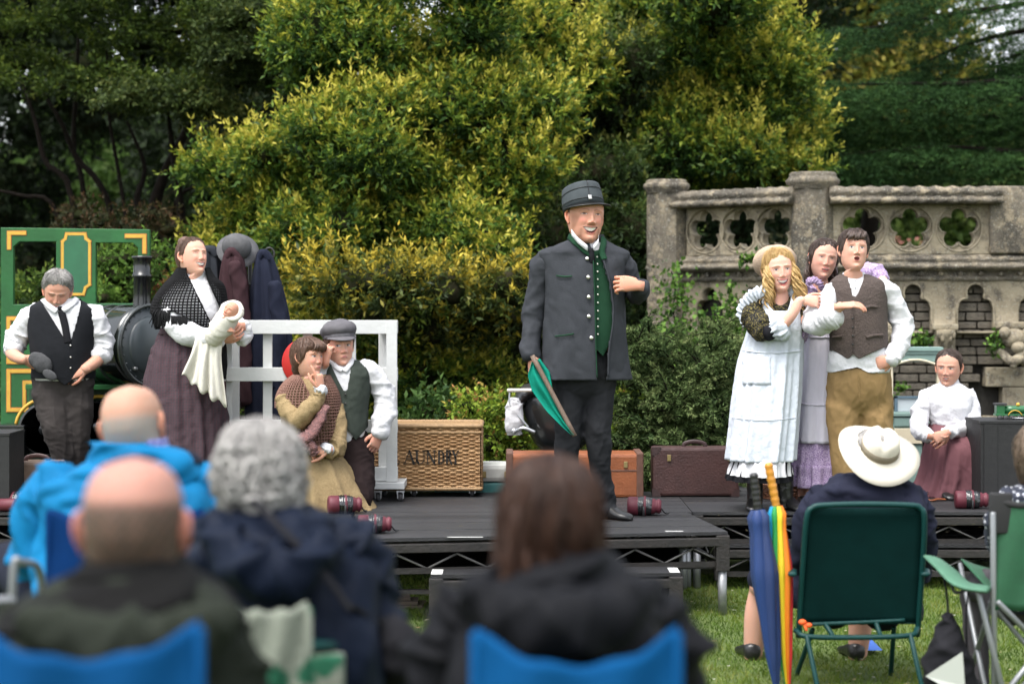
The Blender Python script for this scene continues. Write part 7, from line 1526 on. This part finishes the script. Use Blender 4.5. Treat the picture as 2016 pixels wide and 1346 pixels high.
seated_lower(p, 262, 1200, 5.43, M_navytr); p.put('near_leg', tube([P(110, 1190, 5.5), P(50, 1130, 5.75), P(20, 1120, 5.95), P(5, 1200, 6.0), P(0, 1330, 6.0)], [.09, .085, .07, .06, .055], 20, 40, fold=cloth(.01, 4)), M_navytr); p.done()
camp_chair('royal blue camping chair under the man in the bright blue jacket', 95, 400, 1002, 1240, 5.12, mat('royal_blue_canvas', (.002, .024, .10), .8, var=.25, vscale=10, spec=.06), .04, arms=False)
# --- near bald man in dark jacket
p = Person('balding man in dark olive jacket, nearest at lower left with back turned', 262, 3.22, 0, skin=(.36, .185, .145))
p.head(262, 1045, 0, sc=1.06, yaw=182, pitch=4, roll=0, face=False, fringe=fringe_of((.062, .046, .034), .050, 1.3))
R1 = [(1108, 190, 340, .07, .08), (1130, 150, 385, .11, .10), (1165, 80, 432, .14, .12), (1210, 10, 470, .16, .14), (1290, -40, 490, .18, .15), (1450, -60, 500, .19, .16), (1700, -40, 490, .2, .16)]
p.core([(1120, 220, 305, .04, .06), (1200, 120, 400, .1, .1), (1690, 120, 400, .1, .1)]); M_dkj = shell_mat('dark_grey_shell', (.005, .005, .005), .6); M_olv = shell_mat('olive_shell', (.018, .022, .016), .6)
p.put('jacket', rows(3.22, R1, 110, 90, 2.4, spread_fold([.008, .006, .004], [2, 3, 5], [2.1, -3.3, 1.2], 6)), M_olv); p.put('shoulder_yoke', rows(3.22, [(1104, 170, 360, .09, .09), (1130, 140, 395, .125, .11), (1165, 70, 440, .155, .13), (1205, 5, 475, .172, .15), (1225, 0, 478, .170, .15)], 100, 30, 2.4, spread_fold([.006, .005], [3, 5], [1.2, 2.3], 8)), M_dkj)
p.put('folded_hood', tube([P(60, 1218, 3.06), P(150, 1262, 3.02), P(262, 1285, 3.0), P(370, 1258, 3.02), P(450, 1210, 3.06)], [(.03, .03), (.055, .035), (.065, .035), (.055, .035), (.03, .03)], 24, 60, fold=cloth(.014, 7)), M_olv)
p.put('collar', rows(3.22, [(1092, 172, 350, .085, .08), (1120, 150, 380, .11, .09), (1145, 140, 395, .12, .09)], 60, 16, 2.3, spread_fold([.005], [3], [1], 5)), M_dkj)
p.sleeve('sleeve', [(60, 1230, 0, 70), (5, 1290, .02, 80), (-40, 1400, .05, 78), (-40, 1550, .2, 70), (20, 1600, .4, 60)], M_olv, 3, .02); p.sleeve('sleeve', [(430, 1235, 0, 52), (462, 1300, .02, 58), (480, 1400, .05, 58), (480, 1550, .2, 56), (440, 1600, .4, 50)], M_olv, 4, .02)
seated_lower(p, 262, 1500, 3.22, M_navytr); p.done()
camp_chair('bright blue camping chair at the lower left corner', -60, 392, 1225, 1620, 2.90, mat('bright_blue_canvas', (.003, .055, .17), .8, var=.2, vscale=9, spec=.06), .05, arms=False)
# --- grey curly hair
p = Person('person with curly grey hair and navy jacket seated left of centre', 512, 4.2, 0, skin=(.50, .28, .21))
p.head(512, 944, 0, sc=.93, yaw=170, pitch=8, roll=3, face=False); p.hair([(0, .06), (60, .0), (85, -.05), (120, -.085), (180, -.095)], .022, M_hgrey, seed=5, clump=.6)
r = np.random.default_rng(12); g = []
for i in range(420):
    d = nrm(r.normal(size=3)); 
    if d[1] < -.55 and d[2] < .4: continue
    if d[2] < -.62: continue
    c = np.array((d[0] * .088, d[1] * .108, .005 + d[2] * .112)); u = nrm(np.cross(d, r.normal(size=3))); v = np.cross(d, u); th = np.linspace(0, 5.2, 9); q = c + (u[None] * np.cos(th)[:, None] + v[None] * np.sin(th)[:, None]) * r.uniform(.012, .024) + d[None] * (np.linspace(0, .014, 9)[:, None] + .016 * r.random() ** 2)
    g.append(tube(q, .0065 * r.uniform(.6, 1.3), 5, cap=False, rnd=False))
o = p.put('curls', local(p, join(*g)), mat('grey_curl', (.34, .33, .31), .7, col2=(.16, .155, .15), vscale=25)); o['kind'] = 'stuff'
R1 = [(985, 470, 560, .07, .08), (1000, 440, 610, .11, .10), (1025, 405, 660, .14, .13), (1070, 382, 710, .17, .15), (1150, 378, 738, .19, .17), (1300, 390, 760, .2, .18), (1560, 400, 760, .2, .18)]
p.core([(1000, 490, 540, .05, .06), (1080, 450, 620, .1, .1), (1550, 460, 640, .1, .1)]); M_navy = shell_mat('navy_shell', (.004, .008, .020), .4, .7, 8)
p.put('jacket', rows(4.2, R1, 110, 90, 2.4, spread_fold([.012, .008, .006, .004], [2, 3, 5, 8], [2.1, -3.3, 1.2, 3], 9)), M_navy); p.put('folded_hood', tube([P(418, 1030, 4.08), P(450, 1085, 4.02), P(520, 1130, 3.98), P(590, 1125, 3.98), P(640, 1060, 4.04)], [(.03, .035), (.05, .045), (.06, .05), (.055, .045), (.03, .035)], 26, 60, fold=cloth(.022, 8)), M_navy)
p.put('bag_strap', tube([P(500, 985, 4.06), P(560, 1045, 4.0), P(640, 1130, 3.98), P(690, 1200, 3.99)], [(.004, .012)] * 4, 8, 30), M_black)
p.sleeve('sleeve', [(425, 1050, 0, 50), (398, 1110, .02, 58), (390, 1200, .05, 56), (410, 1300, .2, 50)], M_navy, 5, .02); p.sleeve('sleeve', [(670, 1050, 0, 55), (715, 1110, .02, 64), (735, 1200, .04, 62), (750, 1290, .1, 58), (770, 1380, .2, 52)], M_navy, 6, .025)
seated_lower(p, 540, 1400, 4.2, M_navytr); p.done()
M_leafc = patmat('leaf_print_canvas', (.20, .22, .18), (.015, .09, .05), 'speck', 13, .52); camp_chair('cream camping chair with green leaf print under the grey haired person', 452, 606, 1188, 1430, 3.86, M_leafc, .01, M_tubeg, arms=False)
t = thing('chair_arm_caddy', 'green armrest with a patterned pocket beside the grey haired person', 'armrest', P(640, 1300, 4.0)); mk('arm', tube([P(570, 1275, 3.98), P(640, 1268, 4.02), P(735, 1272, 4.2)], [(.012, .025)] * 3, 10, 12), M_tubeg, t); mk('pocket', xf(box(-.04, .04, -.03, .03, -.09, 0, .01), loc=P(640, 1285, 4.0)), M_leafc, t); mk('post', tube([P(585, 1275, 3.98), P(585, 1420, 3.98)], .012, 10), M_tubeg, t)
t = thing('black_handbag', 'black bag at the elbow of the grey haired person', 'bag', P(770, 1290, 4.15)); mk('body', tube([P(752, 1225, 4.2), P(772, 1255, 4.18), P(776, 1300, 4.18), P(762, 1330, 4.2)], [(.03, .04), (.055, .05), (.055, .05), (.03, .04)], 18, 24, fold=cloth(.01, 2)), M_black, t); mk('strap', tube([P(690, 1190, 4.05), P(730, 1215, 4.1), P(755, 1230, 4.16)], .006, 8, 14), M_black, t)
# --- brown bob, charcoal jacket
p = Person('brown haired person in charcoal hooded jacket, nearest in the middle', 1085, 3.45, 0, skin=(.5, .28, .2))
p.head(1082, 1036, 0, sc=.95, yaw=195, pitch=2, roll=-2, face=False); M_hb2 = mat('chestnut_hair', (.042, .019, .011), .55, col2=(.016, .008, .006), vscale=40, stretch=(1, 1, .12), bump=.4, bscale=60, spec=.2)
p.hair([(0, .05), (50, .0), (75, -.09), (110, -.125), (180, -.13)], lambda th, z: .020 + .012 * sst(.05, -.08, z), M_hb2, seed=7, clump=.3, kf=10)
st, en, r = [], [], np.random.default_rng(14)
for i in range(90):
    a = r.uniform(1.0, 2 * np.pi - 1.0); d = np.array((math.sin(a), -math.cos(a), 0)); st.append(d * (.088, .105, 0) + (0, 0, .06 * r.random())); en.append(d * (.10, .105, 0) * r.uniform(.85, 1.05) + (0, 0, -.13 + .03 * r.normal()))
p.put('bob', local(p, locks(st, en, .012, 9, curl=.004, turns=1, k=6, m=12)), M_hb2)
R1 = [(1095, 1040, 1140, .07, .08), (1110, 1010, 1180, .11, .10), (1140, 965, 1235, .14, .12), (1190, 905, 1290, .16, .14), (1260, 880, 1320, .18, .15), (1400, 860, 1335, .19, .16), (1650, 870, 1330, .2, .16)]
p.core([(1110, 1060, 1120, .05, .06), (1180, 990, 1190, .1, .1), (1640, 980, 1200, .1, .1)]); M_char = shell_mat('charcoal_shell', (.006, .0065, .0085), .5, .6, 8)
p.put('jacket', rows(3.45, R1, 110, 90, 2.4, spread_fold([.010, .007, .005], [2, 3, 5], [2.1, -3.3, 1.2], 12)), M_char); p.put('collar', rows(3.45, [(1072, 1010, 1190, .11, .08), (1095, 995, 1212, .125, .1), (1130, 975, 1235, .14, .1), (1150, 985, 1225, .13, .1)], 90, 24, 2.3, spread_fold([.008, .006], [3, 4], [1, 2], 6)), M_char)
p.put('folded_hood', tube([P(935, 1150, 3.30), P(985, 1200, 3.24), P(1080, 1232, 3.2), P(1190, 1215, 3.22), P(1265, 1160, 3.28)], [(.03, .035), (.05, .045), (.062, .05), (.055, .045), (.03, .035)], 26, 60, fold=cloth(.022, 10)), M_char)
p.sleeve('sleeve', [(945, 1195, 0, 65), (895, 1250, .02, 75), (860, 1360, .04, 74), (850, 1500, .1, 66)], M_char, 7, .022); p.sleeve('sleeve', [(1255, 1190, 0, 65), (1310, 1250, .03, 72), (1330, 1360, .06, 70), (1330, 1500, .15, 64)], M_char, 8, .022)
seated_lower(p, 1085, 1500, 3.45, M_navytr); p.done()
camp_chair('azure blue camping chair in the middle foreground', 935, 1335, 1236, 1600, 3.10, mat('azure_canvas', (.003, .062, .185), .8, var=.2, vscale=9, spec=.06), .055, arms=False)
# --- sun hat
p = Person('person in cream sun hat and navy jacket seated in the green chair', 1705, 8.65, 0, skin=(.46, .26, .19)); Yh = 8.65
p.head(1722, 900, .02, sc=1.0, yaw=175, pitch=-14, roll=5, face=False); p.hair([(0, .07), (60, .03), (85, -.03), (120, -.06), (180, -.07)], .012, M_hgrey, seed=3)
prof = [(.205, .0), (.207, .004), (.15, .012), (.105, .022), (.098, .030), (.093, .07), (.084, .105), (.070, .122), (.045, .126), (.02, .112), (.001, .106)]; hg = lathe(prof + [], 56); lo = lathe([(.205, -.002), (.15, .006), (.095, .012), (.001, .012)], 56); V = hg[0]
def bend(v): v = v.copy(); rr = np.hypot(v[:, 0], v[:, 1]); v[:, 2] += np.where(rr > .1, .022 * ((v[:, 0] / .2)**2) - .018 * (v[:, 1] / .2)**2, 0); v[:, 1] *= 1.08; v[:, 2] -= np.where(v[:, 2] > .08, .018 * np.exp(-(v[:, 0] / .02)**2), 0); return v
hc = P(1728, 893, Yh - .02); M_hat = fab('cream_felt', (.60, .56, .47), .1, 14)
ha = p.put('sun_hat', xf((bend(V), hg[1]), (36, 12, 0), hc, .9), M_hat); p.put('hat_band', xf((bend(lathe([(.1005, .030), (.0965, .062), (.094, .064), (.098, .03)], 48)[0]), lathe([(.1005, .030), (.0965, .062), (.094, .064), (.098, .03)], 48)[1]), (36, 12, 0), hc, .9), fab('taupe_ribbon', (.22, .19, .14), .15, 20), ha)
R1 = [(932, 1660, 1775, .08, .08), (945, 1632, 1795, .11, .11), (965, 1606, 1812, .14, .13), (1010, 1590, 1818, .15, .14), (1100, 1594, 1812, .16, .15), (1215, 1600, 1805, .17, .17)]
p.core([(945, 1690, 1750, .05, .05), (1000, 1640, 1770, .1, .1), (1210, 1640, 1770, .1, .1)]); M_nj = fab('navy_cotton_jacket', (.016, .018, .034), .25, 12); p.put('jacket', rows(Yh, R1, 90, 70, 2.4, spread_fold([.010, .007, .004], [2, 3, 5], [2, -3, 1.5], 2)), M_nj)
p.sleeve('sleeve', [(1620, 972, 0, 28), (1598, 1010, .02, 34), (1586, 1070, .06, 32), (1588, 1130, .2, 28), (1600, 1140, .4, 24)], M_nj, 3, .014); p.sleeve('sleeve', [(1795, 972, 0, 26), (1812, 1010, .02, 30), (1818, 1070, .06, 28), (1808, 1130, .2, 26)], M_nj, 4, .014)
p.put('shorts', join(tube([P(1650, 1195, Yh), P(1560, 1150, Yh + .25), P(1500, 1140, Yh + .45)], [.10, .095, .08], 20, 24, fold=cloth(.01, 3)), tube([P(1740, 1200, Yh), P(1712, 1160, Yh + .3), P(1700, 1160, Yh + .48)], [.10, .095, .08], 20, 24, fold=cloth(.01, 4))), M_nj)
for xs_, yf in (((1502, 1148), (1488, 1240), (1480, 1330)), 1336), (((1700, 1165), (1694, 1250), (1685, 1325)), 1332):
    p.flesh(tube([P(xs_[0][0], xs_[0][1], Yh + .42), P(xs_[0][0] - 2, xs_[0][1] + 15, Yh + .5), P(xs_[1][0], xs_[1][1] - 20, Yh + .50), P(xs_[2][0], xs_[2][1], Yh + .5)], [.065, .06, .056, .036], 16, 30)); q = P(xs_[2][0], yf, Yh + .5); p.put('shoe', shoe(np.array((q[0] - .02, q[1] + .2, .002)), np.array((q[0], q[1] - .06, .002)), .1, .08, None), M_leather_b)
p.done()
t = thing('garden_chair', 'dark green tubular garden chair holding the person in the sun hat', 'chair', (P(1700, 0, 8.30)[0], 8.30, 0), 'folding chairs of the audience'); Yc = 8.30; q = lambda x, y, d=0: P(x, y, Yc + d)
mk('back_frame', tube([q(1572, 1252, .12), q(1580, 1120, .05), q(1588, 1020), q(1600, 999), q(1625, 994), q(1700, 992), q(1790, 994), q(1812, 1000), q(1820, 1022), q(1816, 1120, .05), q(1806, 1250, .12)], .0125, 12, 70), M_tubeg, t)
rg = [[q(1592 - 14 * v + (224 + 6 * v) * u, 1000 + 228 * v, .012 + .09 * v + .02 * math.sin(u * 3.14)) for u in np.linspace(0, 1, 16)] for v in np.linspace(0, 1, 16)]; solid(mk('back_fabric', loft(np.array(rg), False, False), mat('dark_green_canvas', (.002, .020, .019), .8, var=.2, vscale=14, spec=.08), t), .006)
rg = [[q(1580 + 222 * u, 1228 - 20 * v, .1 + .42 * v) for u in np.linspace(0, 1, 12)] for v in np.linspace(0, 1, 8)]; solid(mk('seat_fabric', loft(np.array(rg), False, False), MATS['dark_green_canvas'], t), .006)
mk('seat_rail', tube([q(1566, 1240, .1), q(1590, 1252, .06), q(1690, 1254, .06), q(1790, 1250, .06), q(1806, 1236, .1)], .012, 10, 40), M_tubeg, t); mk('seat_crossbar', tube([q(1600, 1228, .1), q(1700, 1224, .1), q(1780, 1220, .1)], .009, 8, 20), M_tubeg, t)
for a, b in (((1588, 1250, .06), (1612, 1362, -.05)), ((1792, 1248, .06), (1818, 1362, -.05)), ((1760, 1235, .2), (1752, 1352, .5)), ((1600, 1238, .2), (1560, 1352, .5)), ((1625, 1228, .1), (1640, 1252, .06)), ((1725, 1226, .1), (1735, 1254, .06))): mk('leg' if b[1] > 1300 else 'seat_tie', tube([q(*a), q(*b)], .011, 10), M_tubeg, t)
for x in (1560, 1822): mk('armrest', tube([q(x, 1130, .02), q(x, 1122, .2), q(x, 1130, .42)], [(.010, .02)] * 3, 10, 14), M_tubeg, t)
t = thing('orange_ribbon', 'orange tag knotted on the lower corner of the green chair', 'tag', q(1583, 1228)); mk('knot', join(ball(q(1580, 1224, -.02), (.018, .012, .013), 10, 7), ball(q(1592, 1230, -.02), (.016, .010, .011), 10, 7), tube([q(1583, 1228, -.02), q(1588, 1240, -.03)], .006, 8)), mat('orange_cloth', (.75, .10, .015), .7), t)
# umbrellas
def umbrella(label, top, tip, Y, cols, handle, mh, r0=.05):
    t = thing('folded_umbrella', label, 'umbrella', P(*tip, Y), 'furled umbrellas leaning on the green chair'); a, b = P(*top, Y), P(*tip, Y); ax = nrm(b - a); L_ = np.linalg.norm(b - a); u_ = nrm(np.cross(ax, (0, 1.0, 0))); v_ = np.cross(ax, u_); n = len(cols)
    for i, c in enumerate(cols):
        th0 = i / n * 6.283; th = np.linspace(th0, th0 + 6.283 / n, 7); rg = []
        for s_ in np.linspace(0, 1, 26):
            r_ = np.interp(s_, [0, .04, .12, .35, .8, 1], [.5, .8, .72, 1.0, .55, .15]) * r0; rg.append([a + ax * L_ * s_ + (u_ * math.cos(q + 1.2 * s_) + v_ * math.sin(q + 1.2 * s_)) * r_ * (1 + .28 * math.sin((q - th0) / (6.283 / n) * 3.14)) for q in th])
        mk('canopy_panel', loft(np.array(rg), False, False), mat('umbrella_' + c[0], c[1], .55, var=.1, vscale=9), t)
    mk('shaft', tube([a - ax * .02, b + ax * .04], .006, 8), M_zinc, t)
    if handle: h0 = P(*handle, Y); mk('handle', tube([h0 + (a - h0) * k for k in np.linspace(0, 1, 25)], np.array([.017 * (1 + .10 * (i % 4 < 2)) for i in range(25)]), 14), mh, t); mk('ferrule', tube([a + (h0 - a) * .03, a - (h0 - a) * .12], .010, 10), M_zinc, t)
    return t
RB = [('red', (.55, .02, .025)), ('orange', (.75, .20, .01)), ('yellow', (.75, .55, .02)), ('green', (.02, .28, .06)), ('sky_blue', (.01, .30, .55)), ('navy', (.012, .03, .11)), ('black', (.012, .012, .014)), ('dark_red', (.25, .01, .02))]
umbrella('rainbow striped folded umbrella with ridged amber handle', (1528, 995), (1552, 1362), 8.42, [RB[i] for i in (1, 2, 3, 4, 5, 6, 7, 0)], (1513, 915), mat('amber_wood', (.55, .24, .03), .35, var=.2, vscale=30), .043)
umbrella('navy blue folded umbrella left of the rainbow one', (1492, 1002), (1530, 1362), 8.37, [('navy', None), ('navy2', (.010, .035, .14)), ('navy', None), ('navy2', None), ('navy', None)], (1484, 935), mat('black_handle', (.015, .015, .015), .4), .05)
# --- right edge: green camping chair, dotted sleeve, bag
p = Person('person in navy polka dot top at the right edge of the picture', 2050, 7.7, 0, skin=(.46, .26, .19)); p.head(2052, 905, 0, sc=1.0, yaw=165, face=False); p.hair([(0, .06), (60, .0), (85, -.08), (120, -.12), (180, -.13)], .026, mat('ash_hair', (.15, .105, .07), .6, col2=(.07, .05, .035), vscale=40), seed=4, clump=.5)
M_dot = bpy.data.materials.new('navy_polka'); M_dot.use_nodes = True; N, L = M_dot.node_tree.nodes, M_dot.node_tree.links; vo = N.new('ShaderNodeTexVoronoi'); vo.inputs['Scale'].default_value = 42; vo.inputs['Randomness'].default_value = .35; tc = N.new('ShaderNodeTexCoord'); L.new(tc.outputs['Object'], vo.inputs['Vector']); lt = N.new('ShaderNodeMath'); lt.operation = 'LESS_THAN'; lt.inputs[1].default_value = .27; L.new(vo.outputs['Distance'], lt.inputs[0]); mx = N.new('ShaderNodeMix'); mx.data_type = 'RGBA'; L.new(lt.outputs[0], mx.inputs['Factor']); mx.inputs['A'].default_value = (.016, .02, .035, 1); mx.inputs['B'].default_value = (.55, .56, .6, 1); L.new(mx.outputs['Result'], N['Principled BSDF'].inputs['Base Color']); N['Principled BSDF'].inputs['Roughness'].default_value = .85
p.core([(960, 2030, 2075, .05, .05), (1010, 1995, 2110, .1, .1), (1200, 1995, 2110, .1, .1)]); p.put('top', rows(7.7, [(952, 2015, 2090, .08, .08), (965, 1990, 2115, .12, .12), (1000, 1975, 2130, .14, .13), (1200, 1980, 2125, .15, .15)], 60, 40, 2.4, cloth(.006, 3)), M_dot); p.sleeve('sleeve', [(1992, 975, 0, 24), (1974, 1000, .03, 28), (1962, 1040, .08, 27), (1965, 1070, .2, 24)], M_dot, 5, .01); p.flesh(p.limb([(1965, 1070, .2, 14), (1985, 1085, .4, 11)])); p.hand(1985, 1085, .4, (.3, 1, -.1), (0, 0, -1))
seated_lower(p, 2050, 1250, 7.7, fab('grey_trousers', (.06, .055, .06), .3, 9)); p.done()
t = camp_chair('green camping chair with wide armrest at the right edge', 1958, 2160, 985, 1200, 7.55, mat('forest_green_canvas', (.012, .085, .036), .75, var=.3, vscale=12), .0, M_tube, arms=False, trim=mat('black_binding', (.012, .012, .013), .8)); Yc = 7.55
mk('corner_pocket', xf(box(-.04, .05, -.012, .02, -.13, .03, .008), loc=P(1968, 985, Yc)), MATS['black_binding'], t); mk('arm_fabric', (lambda g: g)(tube([P(1945, 1160, Yc - .02), P(1895, 1150, Yc + .02), P(1862, 1120, Yc + .1), P(1838, 1100, Yc + .2)], [(.012, .06), (.014, .065), (.014, .06), (.012, .05)], 16, 24)), mat('sage_green_canvas', (.06, .16, .10), .75, var=.25, vscale=14), t)
mk('arm_strap', tube([P(1870, 1135, Yc + .07), P(1880, 1165, Yc + .04), P(1905, 1160, Yc)], .006, 8, 12), MATS['black_binding'], t); mk('front_post', tube([P(1925, 1160, Yc), P(1972, 1350, Yc - .02)], .012, 10), M_tube, t)
for a, b in (((1955, 1010), (1958, 1370)), ((1965, 1185), (2030, 1250)), ((1990, 1350), (2030, 1300))): mk('strut', tube([P(*a, Yc - .01), P(*b, Yc + .02)], .012, 10), M_tube, t)
t = thing('black_bag', 'black drawstring bag hanging from the armrest of the green camping chair', 'bag', P(1870, 1346, Yc + .1)); Yq = Yc + .1
mk('body', rows(Yq, [(1205, 1862, 1872, .02, .02), (1225, 1850, 1884, .05, .05), (1265, 1832, 1900, .08, .08), (1320, 1818, 1920, .10, .10), (1370, 1820, 1932, .10, .1)], 50, 40, 2.2, cloth(.016, 3)), M_black, t); mk('strap', tube([P(1856, 1125, Yq), P(1864, 1170, Yq), P(1867, 1210, Yq)], .005, 8, 12), M_black, t); mk('strap', tube([P(1906, 1165, Yq), P(1902, 1220, Yq), P(1905, 1300, Yq)], .004, 8, 12), M_black, t)
mk('white_tag', (np.array([P(1822, 1330, Yq - .12), P(1895, 1282, Yq - .12), P(1900, 1350, Yq - .11), P(1860, 1352, Yq - .12)]), [[0, 1, 2, 3]]), mat('pale_card', (.48, .50, .46), .6), t, smooth=False)
t = thing('blue_leaflet', 'folded blue leaflet lying on the grass under the green chair', 'leaflet', P(1692, 1280, 9.3)); q = P(1692, 1285, 9.3); q[2] = .004
mk('sheet', (np.array([q + (-.1, -.06, .02), q + (.1, -.06, .02), q + (.08, .06, .02), q + (-.06, .06, .02), q + (-.02, 0, .07), q + (.05, .0, .07)]), [[0, 1, 5, 4], [1, 2, 5], [2, 3, 4, 5], [3, 0, 4]]), mat('blue_card', (.02, .12, .5), .5), t, smooth=False)

# odds and ends near the audience
t = thing('folding_chair', 'grey framed folding chair cut by the left edge of the picture', 'chair', (P(20, 0, 4.7)[0], 4.7, 0), 'folding chairs of the audience')
mk('arm_frame', tube([P(22, 1230, 4.7), P(28, 1112, 4.7), P(40, 1106, 4.72), P(78, 1124, 4.85), P(84, 1230, 4.9)], .010, 10, 30), M_tube, t); mk('arm_pad', tube([P(-40, 1185, 4.55), P(20, 1180, 4.6)], [(.012, .03)] * 2, 10, 6), M_tube, t)
for x, d in ((-60, 0), (22, 0), (84, .2)): mk('leg', tube([P(x, 1225, 4.7 + d), P(x, 590 + 1.68 * FPX / (4.7 + d), 4.7 + d)], .010, 10), M_tube, t)
mk('seat', box(P(-60, 0, 4.7)[0], P(22, 0, 4.7)[0], 4.7, 5.1, .42, .44, .006), M_black, t, smooth=False); mk('backrest', box(P(-60, 0, 4.7)[0], P(20, 0, 4.7)[0], 4.68, 4.70, .5, .86, .006), M_black, t, smooth=False)
t = thing('red_bag', 'dark red bag beside the patterned chair arm at the bottom', 'bag', P(650, 1400, 4.1)); mk('body', rows(4.1, [(1308, 630, 676, .04, .04), (1325, 606, 692, .07, .07), (1400, 598, 700, .09, .09), (1500, 604, 694, .08, .08)], 40, 30, 2.4, cloth(.012, 3)), mat('dark_red_cloth', (.11, .008, .012), .8, var=.3, vscale=10), t); mk('handle', tube([P(636, 1312, 4.08), P(652, 1292, 4.06), P(668, 1312, 4.08)], .006, 8, 14), M_black, t)
# straw and crumbs on the boards, fallen leaves on the grass
def litter(name, label, n, x0, x1, y0, y1, z, L_, W_, pal, seed):
    r = np.random.default_rng(seed); p_ = np.stack([r.uniform(x0, x1, n), r.uniform(y0, y1, n), np.full(n, z)], 1); a = r.uniform(0, 6.28, n); d = np.stack([np.cos(a), np.sin(a), r.uniform(0, .15, n)], 1); s_ = np.stack([-np.sin(a), np.cos(a), 0 * a], 1) * (W_ * r.uniform(.5, 1.2, n))[:, None]
    l = (L_ * r.uniform(.4, 1.4, n))[:, None]; V = np.stack([p_ - s_ * .3, p_ + d * l * .5 - s_, p_ + d * l, p_ + d * l * .5 + s_], 1).reshape(-1, 3)
    tag(mk(name, (V, np.arange(4 * n).reshape(n, 4)), M_leaf, smooth=False, col=np.repeat(pick(pal, r.random(n)), 4, 0)), label, kind='stuff')
litter('straw_litter', 'bits of straw and dry grass scattered on the stage boards', 420, -2.2, 3.0, 10.3, 12.4, ZD + .003, .035, .0022, [(.10, .085, .05), (.22, .18, .10), (.05, .06, .02)], 4)
litter('fallen_leaves', 'small fallen leaves and daisies dotted over the lawn', 320, -1.5, 3.0, 8.0, 11.3, .028, .03, .012, [(.20, .13, .05), (.30, .26, .12), (.4, .4, .34), (.08, .12, .03)], 5)
